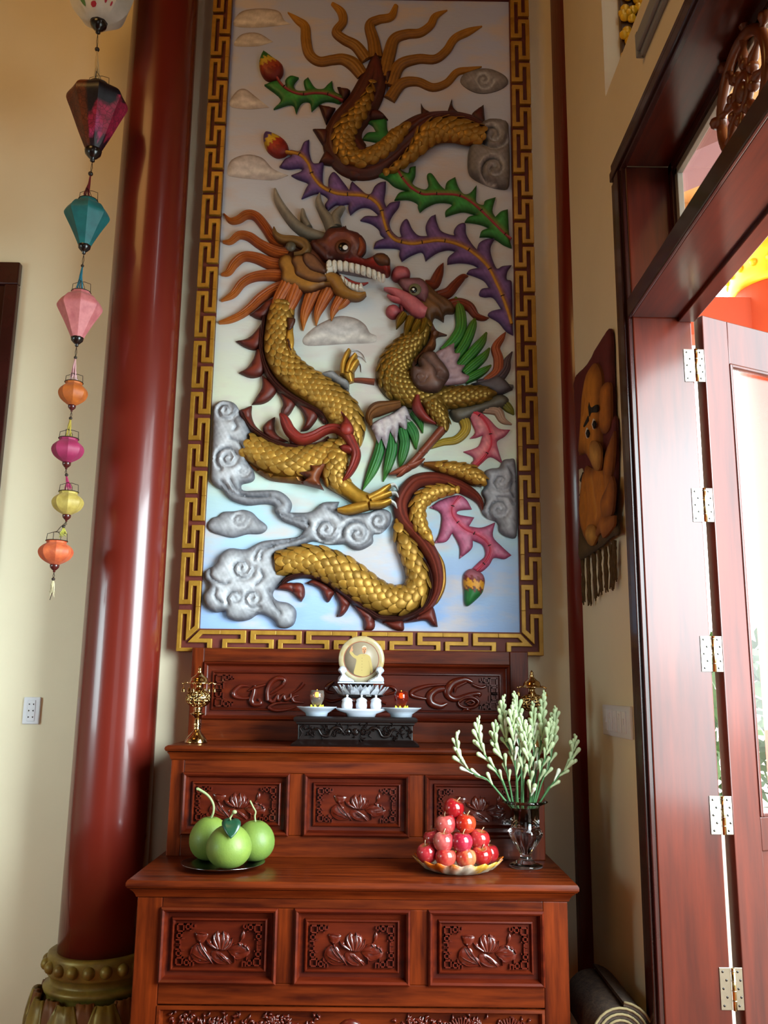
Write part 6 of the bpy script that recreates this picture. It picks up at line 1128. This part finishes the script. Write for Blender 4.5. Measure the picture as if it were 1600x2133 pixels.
STK = [([(735, 1300), (620, 1160), (500, 1030), (360, 970), (270, 890), (200, 780), (168, 640), (175, 550)], -.01, 'arching tuberose stalk leaning furthest left'),
 ([(770, 1300), (690, 1080), (600, 920), (500, 790), (430, 640), (402, 480), (405, 395)], -.02, 'second tuberose stalk from the left'),
 ([(800, 1310), (765, 1130), (725, 950), (690, 820), (620, 700), (592, 560), (605, 430)], .01, 'third tuberose stalk from left, whitish at its tip'),
 ([(835, 1310), (835, 1000), (800, 800), (722, 620), (690, 450), (672, 270), (685, 145)], .02, 'tall tuberose stalk left of the hidden censer'),
 ([(850, 1310), (835, 1050), (810, 800), (800, 600), (785, 420), (792, 240)], -.03, 'tuberose stalk standing just left of the censer bowl'),
 ([(890, 1310), (888, 1000), (872, 750), (845, 450), (850, 260), (815, 112)], .03, 'tallest tuberose stalk in front of the censer bowl'),
 ([(905, 1310), (912, 1000), (915, 780), (905, 560), (888, 345)], -.045, 'tuberose stalk in the bunch middle below the censer'),
 ([(985, 1320), (985, 1100), (978, 900), (955, 700), (940, 460)], -.055, 'thick front tuberose stalk right of the middle'),
 ([(990, 1310), (1040, 1000), (1080, 780), (1112, 560), (1122, 300), (1135, 112)], .02, 'tall tuberose stalk against the cream wall'),
 ([(1010, 1310), (1018, 850), (1030, 640), (1020, 440), (1015, 235)], .035, 'tuberose stalk just left of the tall one on the wall'),
 ([(1035, 1310), (1115, 1060), (1190, 880), (1232, 680), (1252, 480), (1264, 275)], .02, 'thin tuberose stalk third from the right'),
 ([(1020, 1310), (1100, 950), (1160, 760), (1190, 560), (1208, 405)], -.03, 'pale tuberose stalk in front of the thin right one'),
 ([(1080, 1305), (1180, 1150), (1300, 1000), (1400, 900), (1452, 780), (1478, 600)], 0.0, 'tuberose stalk leaning furthest right over the corner column'),
 ([(960, 1320), (985, 1250), (990, 1180), (992, 1140)], -.05, 'short tuberose stalk with two buds at the vase rim')]
for k, (pts, dY, lab) in enumerate(STK):
    pp = T(VO, pts); pw_ = []
    for i, q in enumerate(pp):
        s = i / (len(pp) - 1); pw_.append(at_y(q[0], q[1], vy - .005 + dY * min(1, .35 + s)))
    z_in = ZT + .17; b0 = pw_[0]; base = np.array([vx + (b0[0] - vx) * .35, vy + dY * .25, z_in])
    cv_ = smooth_open(np.array([base] + pw_), 6); n = len(cv_)
    o = thing('tuberose_stalk', lab, 'flower', tuple(base), 'tuberose stalks in the crystal vase')
    MB().tube([tuple(p) for p in cv_], [.0042 - .0022 * i / n for i in range(n)], 6).build('stem', M['stalk'], o)
    L_ = np.concatenate([[0], np.cumsum(np.linalg.norm(np.diff(cv_, axis=0), axis=1))]); tot = L_[-1]; s = tot * (.38 if k != 13 else .75); row = 0; inv = root_of(o).inverted()
    while s < tot * 1.0:
        p = np.array([np.interp(s, L_, cv_[:, c]) for c in range(3)]); p2 = np.array([np.interp(min(tot, s + .01), L_, cv_[:, c]) for c in range(3)]); t = Vector(p2 - p)
        t = t.normalized() if t.length > 1e-6 else Vector((0, 0, 1)); f = s / tot; side = 1 if row % 2 else -1
        for q in range(2 if f > .62 else 1):
            a = (0 if side > 0 else PI) + (q - .5) * 1.3 + random.uniform(-.5, .5); e1 = t.cross(Vector((0, 1, 0))).normalized(); e2 = t.cross(e1); out_ = e1 * math.cos(a) + e2 * math.sin(a)
            spread_ = .34 if f < .9 else .16; d = (t + out_ * spread_).normalized(); l = (.050 if f < .85 else .050 - .026 * (f - .85) / .15) * random.uniform(.85, 1.1)
            mw = Matrix.Translation(Vector(p)) @ d.to_track_quat('Z', 'Y').to_matrix().to_4x4() @ Matrix.Diagonal((l * .95, l * .95, l, 1))
            bo = bpy.data.objects.new('bud', BUDW if (random.random() < .16 and f < .75) else BUD); C.objects.link(bo); bo.parent = o; bo.matrix_parent_inverse = inv; bo.matrix_basis = mw
        s += (.026 if f < .6 else .0155 if f < .85 else .012); row += 1
    if k in (1, 4, 7, 12):
        i0 = n // 4; p = Vector(cv_[i0]); t = Vector(cv_[i0 + 3] - cv_[i0]).normalized(); w_ = t.cross(Vector((0, 1, 0))).normalized() * .004; tip = p + t * .075 + Vector((random.choice((-1, 1)) * .018, -.01, 0)); md = p + t * .04
        lf = MB().add([tuple(p - w_), tuple(p + w_), tuple(md + w_ * 1.2), tuple(md - w_ * 1.2), tuple(tip)], [(0, 1, 2, 3), (3, 2, 4)]).build('leaf', M['stalk'], o); sm = lf.modifiers.new('t', 'SOLIDIFY'); sm.thickness = .001
# ------------------------------------------------------------------ the string of silk lanterns
def lantern(name, px, py_top, py_bot, wpx, shape, mm, lab, capm, n=8, wire=True, cw=.42, topw=.42, rot=.2, swirl=None):
    YL = -.45; a_ = at_y(px, py_top, YL); b_ = at_y(px, py_bot, YL); x = a_[0] * .5 + b_[0] * .5; zt, zb = a_[2], b_[2]; hh = zt - zb
    mid = at_y(px, (py_top + py_bot) / 2, YL); r = wpx / 2 * (at_y(px + 1, (py_top + py_bot) / 2, YL)[0] - mid[0]) / .965
    o = thing(name, lab, 'lantern', (x, YL, zb), 'silk lanterns on one hanging string'); v = []; f = []; q = 6; shape = [(max(.01, a_[0]), a_[1]) for a_ in smooth_open(np.array(shape), 3)]; S = len(shape)
    for i in range(n * q):
        a = rot + 2 * PI * i / (n * q); u = (i % q) / q; dent = 1 - (1 - math.cos(PI / n) * .985) * math.sin(PI * u)
        for rr, z in shape:
            dd = 1 - (1 - dent) * min(1, rr / .6); v.append((x + r * rr * dd * math.cos(a), YL + r * rr * dd * math.sin(a), zb + hh * z))
    m_ = n * q
    for i in range(m_):
        for k in range(S - 1): f.append((i * S + k, ((i + 1) % m_) * S + k, ((i + 1) % m_) * S + k + 1, i * S + k + 1))
    cl = np.array([dye(rot + 2 * PI * i / (n * q), z) for i in range(n * q) for _, z in shape]) if mm is M['dyed'] else None
    mk('silk_shade', v, f, mm, o, True, cl, sharp=24)
    return o, x, YL, zt, zb, r
SH_D = [(.24, 0), (.27, .02), (.30, .04), (.52, .24), (.80, .52), (.97, .68), (1.0, .74), (.96, .80), (.80, .87), (.60, .90), (.50, .905), (.40, .93), (.36, .98), (.345, 1.0)]
SH_T = [(.28, 0), (.31, .03), (.35, .07), (.62, .32), (.90, .55), (1.0, .65), (.97, .72), (.80, .84), (.60, .90), (.50, .93), (.46, .97), (.43, 1.0)]
SH_S = [(.22, 0), (.28, .05), (.55, .14), (.85, .30), (1.0, .52), (.93, .70), (.72, .84), (.58, .90), (.56, .95), (.62, 1.0)]
SH_W = [(.26, 0), (.50, .03), (.80, .13), (.97, .30), (1.0, .45), (.97, .65), (.8, .82), (.5, .95), (.3, 1.0)]
M['cap'] = mat('black_wooden_cap', '#17100e', .25, coat=.4); M['capr'] = mat('dark_red_bead', '#4a1a18', .25, coat=.4); M['wire'] = mat('dark_wire', '#3a3022', .5, metal=.6); M['beadd'] = mat('dark_bead', '#2c2018', .35)
def silk(name, c1, c2, ns=14, **k): return mat(name, c1, .55, noise=.2, nscale=ns, col2=c2, sheen=.08, bump=.08, bscale=70, **k)
# the floral lantern and the shibori lantern are dyed in larger figures
m = mat('dyed_silk', '#ffffff', .4, attr=True, noise=.5, nscale=26); N = m.node_tree.nodes; L = m.node_tree.links; M['dyed'] = m
vo = N.new('ShaderNodeTexVoronoi'); vo.feature = 'DISTANCE_TO_EDGE'; vo.inputs['Scale'].default_value = 48; L.new(N['Mapping'].outputs[0], vo.inputs['Vector']); rr_ = N.new('ShaderNodeMapRange'); rr_.inputs[2].default_value = .10; rr_.inputs[3].default_value = .45; L.new(vo.outputs[0], rr_.inputs[0]); mu_ = N.new('ShaderNodeMix'); mu_.data_type = 'RGBA'; mu_.blend_type = 'MULTIPLY'; mu_.inputs[0].default_value = 1
pb = N['Principled BSDF']; L.new(pb.inputs['Base Color'].links[0].from_socket, mu_.inputs[6]); L.new(rr_.outputs[0], mu_.inputs[7]); L.new(mu_.outputs[2], pb.inputs['Base Color'])
def dye(a, z):
    a = (a + 1.35 + PI) % (2 * PI) - PI; w_ = .05 * math.sin(9 * a) + .03 * math.sin(23 * z + 4 * a)
    if a < -.32 + w_: return lin('#6a3018') if z < .82 else lin('#7c431c')
    edge = .36 + .20 * (a + .3) + w_
    if z > edge + .05: return lin('#18131f') if z < .93 else lin('#4a2a26')
    if z < .16 + w_: return lin('#2a1220')
    return lin('#b0264c') if z > edge - .16 or a > .55 else lin('#b83a72')
LN = [('silk_lantern', 214, -140, 48, 132, SH_W, silk('white_silk', '#e6e4da', '#d4d2c4'), 'large white lantern printed with leaves and cherries, topmost of the string', 'cap'),
 ('silk_lantern', 200, 178, 314, 119, SH_D, M['dyed'], 'dark dyed lantern with crimson patch, second from the top', 'cap'),
 ('silk_lantern', 180, 418, 512, 88, SH_T, silk('teal_silk', '#127172', '#0c5658'), 'teal silk lantern, third from the top', 'cap'),
 ('silk_lantern', 165, 609, 704, 88, SH_T, silk('pink_silk', '#d5807f', '#bb6468', 30), 'dusty pink silk lantern', 'cap'),
 ('silk_lantern', 152, 797, 846, 57, SH_S, silk('orange_silk', '#c46a25', '#a4501b', 30), 'small plain orange lantern hanging from the pink one', 'capr'),
 ('silk_lantern', 141, 914, 965, 63, SH_S, silk('magenta_silk', '#a8305c', '#8a2048', 20), 'small magenta lantern below the small orange one', 'capr'),
 ('silk_lantern', 141, 1025, 1074, 62, SH_S, silk('yellow_silk', '#c9b25e', '#a48c3e', 30), 'small yellow brocade lantern', 'capr'),
 ('silk_lantern', 116, 1127, 1178, 68, SH_S, silk('coral_silk', '#d9703c', '#b54a2c', 34), 'small coral orange lantern, lowest of the string', 'capr')]
M['leafprint'] = mat('printed_leaf', '#5f8a4e', .55, noise=.3, nscale=30); M['leafpale'] = mat('printed_pale_leaf', '#c2cf8c', .55, noise=.2, nscale=30); M['cherry'] = mat('printed_cherry', '#c2324a', .55, noise=.3, nscale=40)
tc_cols = ['#c9b48a', '#6a1420', '#1d6f86', '#d8a8ac', '#b09a3e', '#a8305c', '#b5b04a', '#c9bd96']
prev = None
for k, (nm, px, y0, y1, wpx, shp, mm, lab, cp) in enumerate(LN):
    o, x, YL, zt, zb, r = lantern(nm, px, y0, y1, wpx, shp, mm, lab, cp, rot=.35 if k else .15)
    big = k < 4; cr_ = r * (.24 if k == 0 else .27) if big else r * .26
    MB().lathe([(cr_ * .98, zb + .004), (cr_ * 1.05, zb), (cr_ * .95, zb - cr_ * .5), (cr_ * .5, zb - cr_ * 1.0), (cr_ * .25, zb - cr_ * 1.15), (cr_ * .3, zb - cr_ * 1.45), (cr_ * .1, zb - cr_ * 1.6), (0, zb - cr_ * 1.62)], (x, YL, 0), 20).build('bottom_cap', M[cp], o)
    zc_ = zb - cr_ * 1.6; tr = r * shp[-1][0]
    for q in range(40 if False else 1):
        MB().tube([(x + tr * math.cos(a), YL + tr * math.sin(a), zt) for a in np.linspace(0, 2 * PI, 25)], .0016, 5).build('top_ring', M['wire'] if k != 1 else M['cap'], o)
    hh = .035 if not big else .045
    for s in (0, 1): a = s * PI / 2; MB().tube([(x + tr * math.cos(a) * c, YL + tr * math.sin(a) * c, zt + z) for c, z in ((1, 0), (.95, hh * .8), (.3, hh), (-.3, hh), (-.95, hh * .8), (-1, 0))], .0012, 5).build('wire_handle', M['wire'], o)
    # cord, bead and tassel below
    nxt = LN[k + 1] if k + 1 < len(LN) else None
    if nxt: e_ = at_y(nxt[1], nxt[2], YL); zn = e_[2]; xn = e_[0]
    else: e_ = at_y(106, 1250, YL); zn = e_[2]; xn = e_[0]
    gap = zc_ - zn; tm = mat('tassel_thread', tc_cols[k], .7)
    zbd = zc_ - gap * (.30 if big else .24); rb = .010 if k < 2 else .0065
    xb_ = x + (xn - x) * .25
    for s in (-1, 1): MB().tube([(x, YL, zc_), (x + s * .003, YL, (zc_ + zbd) / 2), (xb_, YL, zbd)], .0012, 5).build('cord', M['wire'], o)
    MB().ball((xb_, YL, zbd), rb).build('bead', M['beadd'], o)
    tb = MB()
    for q in range(9):
        a = 2 * PI * q / 9; sp_ = (tr_n := (.010 if nxt is None else .014)); top = (xb_, YL, zbd - rb * .6)
        endz = zn + (hh * .2 if nxt else .0); 
        if nxt is None: endz = zbd - gap * rng.uniform(.45, .7)
        if k == 6: endz = zbd - .045 * rng.uniform(.7, 1.0)
        wv = rng.uniform(-.004, .004, 4)
        xe = xb_ if (nxt is None or k == 6) else xn
        tb.tube([top, (xb_ + (xe - xb_) * .4 + wv[0] + .003 * math.cos(a), YL + .003 * math.sin(a), zbd + (endz - zbd) * .4), (xe + wv[2] + sp_ * .6 * math.cos(a), YL + sp_ * .6 * math.sin(a), zbd + (endz - zbd) * .8), (xe + wv[3] + sp_ * math.cos(a), YL + sp_ * math.sin(a), endz)], [.0028, .0022, .0018, .0010], 5)
    tb.build('tassel', tm, o)
    if k == 6: MB().tube([(x, YL, zc_), (xn + .012, YL, zn + .052), (xn, YL, zn + .035)], .0012, 5).build('hook_wire', M['wire'], o)
    if k == 7: MB().tube([(xb_, YL, zbd - .05), (xb_ - .006, YL, zn)], .0012, 5).build('loose_thread', M['wire'], o)
    if k == 0:
        MB().tube([(x, YL, zt), (x, YL, H0)], .003, 6).build('hanging_cord', M['wire'], o)
        shps = smooth_open(np.array(shp), 3)
        def printed(nmx, a0, zf, pts, mm_):
            v = []
            for u, w_ in smooth_closed(pts, 3):
                z = zf + w_; fz = np.interp(z, [s_[1] for s_ in shps], [s_[0] for s_ in shps]); aa = a0 + u; i_ = ((aa - .15) / (2 * PI / 48)) % 6 / 6; dn = 1 - (1 - math.cos(PI / 8) * .985) * math.sin(PI * i_) * min(1, fz / .6); rr = r * fz * dn + .003
                v.append((x + rr * math.cos(aa), YL + rr * math.sin(aa), zb + (zt - zb) * z))
            c_ = tuple(np.mean(v, axis=0) + np.array([0, -.0015, 0])); n_ = len(v); mk(nmx, v + [c_], [(i, (i + 1) % n_, n_) for i in range(n_)], mm_, o, True)
        LFP = [(-.10, -.02), (-.06, .05), (.02, .07), (.09, .03), (.08, -.03), (0, -.055)]; CH = [(-.06, 0), (-.04, .028), (0, .036), (.04, .028), (.06, 0), (.04, -.028), (0, -.034), (-.04, -.028)]
        for a0, zf, pt, mm_ in ((-2.35, .20, LFP, 'leafprint'), (-2.05, .10, LFP, 'leafprint'), (-1.0, .11, CH, 'cherry'), (-.75, .085, [(p[0] * .6, p[1] * .5) for p in CH], 'cherry'), (-.72, .24, [(p[0] * 1.6, p[1] * 2.0) for p in LFP], 'leafpale'), (-1.55, .05, [(p[0] * 2.6, p[1] * .5) for p in CH], 'cherry'), (-1.2, .24, [(p[0] * .7, p[1] * .8) for p in CH], 'cherry'), (-1.9, .25, [(p[0] * .8, p[1] * .6) for p in CH], 'cherry'), (-2.7, .3, CH, 'cherry')): printed('printed_figure', a0, zf, pt, M[mm_])
# ------------------------------------------------------------------ the wall hanging
TX = PlaneX(.838); TO = (1180, 680, 140 / 498); tt = lambda pts: T(TO, pts)
M['felt'] = mat('felt_applique', '#ffffff', .85, attr=True, noise=.25, nscale=14, bump=.3, bscale=120, lo=.3, hi=.7)
wh = thing('wall_hanging', 'maroon felt wall hanging with orange bearded figure and brown fringe on right wall', 'hanging', (.845, -.35, 2.05))
def felt(nm, pts, H, base, cs, **k): k.setdefault('W', .05); return relief(nm, TX, tt(pts), H, M['felt'], wh, base=base, cols=cs, step=.016, **k)
felt('cloth', [(62, 390), (150, 280), (290, 45), (326, 50), (338, 400), (345, 640), (362, 700), (365, 1100), (350, 1400), (345, 1500), (230, 1600), (100, 1690), (95, 1600), (98, 1300), (82, 900), (70, 640)], .012, 0, ('#4a1618', '#5e1c20'), W=.01, under=.006)
felt('earth', [(100, 1480), (150, 1580), (230, 1600), (250, 1520), (330, 1500), (350, 1380), (382, 1500), (372, 1545), (330, 1560), (240, 1640), (100, 1725), (92, 1650)], .012, .012, ('#3c2c18', '#54401f'), W=.02)
felt('arm', [(347, 775), (348, 900), (330, 1100), (292, 1190), (268, 1010), (300, 900)], .014, .012, ('#6e3a10', '#b06a1c'))
felt('fan', [(300, 412), (318, 430), (322, 480), (318, 745), (250, 775), (248, 480), (268, 430)], .014, .012, ('#6e3a10', '#b06a1c'), W=.03)
felt('robe', [(140, 1035), (200, 1050), (270, 950), (330, 1110), (350, 1210), (330, 1385), (300, 1400), (260, 1480), (205, 1560), (200, 1610), (150, 1600), (110, 1500), (95, 1350), (112, 1150)], .015, .012, ('#6e3a10', '#b8701e'), veins=[(tt([(190, 1110), (230, 1390)]), .012, .01, '#d09a4a', .5), (tt([(270, 1000), (290, 1190)]), .012, .008, '#6a3810', .5), (tt([(130, 1060), (160, 1300), (150, 1500)]), .012, .008, '#7a4412', .4)])
felt('sleeve', [(330, 1110), (350, 1210), (332, 1390), (270, 1440), (250, 1300), (290, 1200)], .012, .024, ('#6e3a10', '#b06a1c'))
felt('foot', [(160, 1470), (205, 1480), (225, 1560), (190, 1625), (150, 1600), (135, 1520)], .012, .026, ('#8a5a1c', '#cf9a40'))
felt('foot', [(265, 1385), (300, 1405), (352, 1400), (345, 1480), (270, 1568), (248, 1530), (205, 1585), (225, 1480)], .012, .026, ('#7a4412', '#b8701e'))
felt('head', [(200, 272), (240, 315), (256, 400), (250, 560), (246, 820), (252, 1000), (236, 1062), (200, 1050), (140, 945), (88, 955), (95, 880), (108, 700), (118, 520), (150, 350)], .022, .014, ('#7a4412', '#c07a22'), W=.06, veins=[(tt([(150, 540), (135, 640)]), .012, .01, '#7a4010', .6)])
felt('beard', [(175, 860), (215, 850), (248, 900), (252, 1000), (236, 1064), (205, 1060), (170, 980)], .010, .034, ('#8a5a22', '#cf9a4a'))
INKC = ('#0c0a09', '#16110f')
for nm, p in (('eyebrow', [(122, 740), (158, 662), (164, 700), (132, 745)]), ('eyebrow', [(165, 560), (180, 600), (222, 580), (222, 632), (182, 640), (168, 670), (160, 610)])): felt(nm, p, .006, .035, INKC, W=.01)
for c_ in ((150, 792), (198, 726)):
    felt('eye', [(c_[0] - 14, c_[1]), (c_[0], c_[1] - 44), (c_[0] + 14, c_[1]), (c_[0], c_[1] + 38)], .006, .036, ('#cfcac0', '#e8e4da'), W=.01, label='white eye with black pupil'); felt('pupil', [(c_[0] - 9, c_[1]), (c_[0] + 2, c_[1] - 28), (c_[0] + 12, c_[1]), (c_[0] + 2, c_[1] + 32)], .006, .041, INKC, W=.01)
felt('motif', [(90, 1060), (122, 1070), (120, 1300), (95, 1340)], .005, .013, ('#b0a48c', '#c8bca4'), W=.01)
for p in ([(95, 1140), (118, 1080), (118, 1170)], [(92, 1250), (118, 1190), (118, 1290)]): felt('motif_piece', p, .005, .018, INKC, W=.01, smooth=False)
M['yarn'] = mat('brown_yarn', '#57401f', .9, noise=.4, nscale=40)
for i, (x0, y0, x1, y1) in enumerate(((125, 1725, 135, 2060), (165, 1710, 180, 2070), (207, 1690, 220, 2030), (252, 1670, 262, 1990), (292, 1650, 306, 1970), (335, 1630, 345, 1950), (362, 1600, 362, 1900))):
    mb = MB()
    for q in range(7):
        a_ = at_x(*tt([(x0 + rng.uniform(-6, 6), y0 - 15)])[0], .832); b_ = at_x(*tt([(x1 + rng.uniform(-12, 12), y1 + rng.uniform(-40, 10))])[0], .832); pts = [a_ + (b_ - a_) * s + np.array([rng.uniform(-.006, 0), rng.uniform(-.008, .008) * (s > 0), 0]) for s in np.linspace(0, 1, 6)]; mb.tube([tuple(p) for p in pts], [.005, .0045, .004, .0045, .004, .0025], 5)
    mb.build('fringe_tassel', M['yarn'], wh)
# ------------------------------------------------------------------ rolled mat by the altar
mt_ = thing('rolled_mat', 'rolled dark brown mat with pale edges beside the altar right side', 'mat', (.738, -.69, .375))
M['matb'] = mat('woven_brown_mat', '#4a392b', .95, noise=.4, nscale=60, col2='#2c211a', bump=.5, bscale=200); M['mate'] = mat('mat_pale_edge', '#8a7a56', .9, noise=.3, nscale=60)
cxm, czm = .738, .482; v = []; f = []; n = 150; Y0, Y1 = -.88, -.50
for i in range(n + 1):
    a = -.4 + 2 * PI * 4.3 * i / n; rr = .018 + (.090 - .018) * i / n
    for th_ in (0, .011):
        for Y in (Y0, Y1): v.append((cxm + (rr + th_) * math.cos(a), Y, czm + (rr + th_) * math.sin(a)))
for i in range(n):
    b = i * 4; c_ = b + 4; f += [(b, c_, c_ + 1, b + 1), (b + 2, b + 3, c_ + 3, c_ + 2), (b, b + 2, c_ + 2, c_), (b + 1, c_ + 1, c_ + 3, b + 3)]
f += [(0, 1, 3, 2), (n * 4, n * 4 + 2, n * 4 + 3, n * 4 + 1)]
mk('roll', v, f, M['matb'], mt_, True, sharp=50)
ed = MB(); ed.tube([(cxm + (.020 + .072 * i / 110 + .010) * math.cos(-.4 + 2 * PI * 4.3 * i / 110), Y0 - .001, czm + (.020 + .072 * i / 110 + .010) * math.sin(-.4 + 2 * PI * 4.3 * i / 110)) for i in range(111)], .0042, 5); ed.build('pale_edge', M['mate'], mt_)
stl = thing('low_stool', 'low dark wooden stool holding the rolled mat beside the altar', 'stool', (.735, -.66, 0))
bx('seat', .645, .828, -.86, -.46, .345, .375, M['darkw'], stl, .004)
for x in (.655, .795):
    for y in (-.85, -.495): bx('leg', x, x + .025, y, y + .025, 0, .345, M['darkw'], stl, .003)
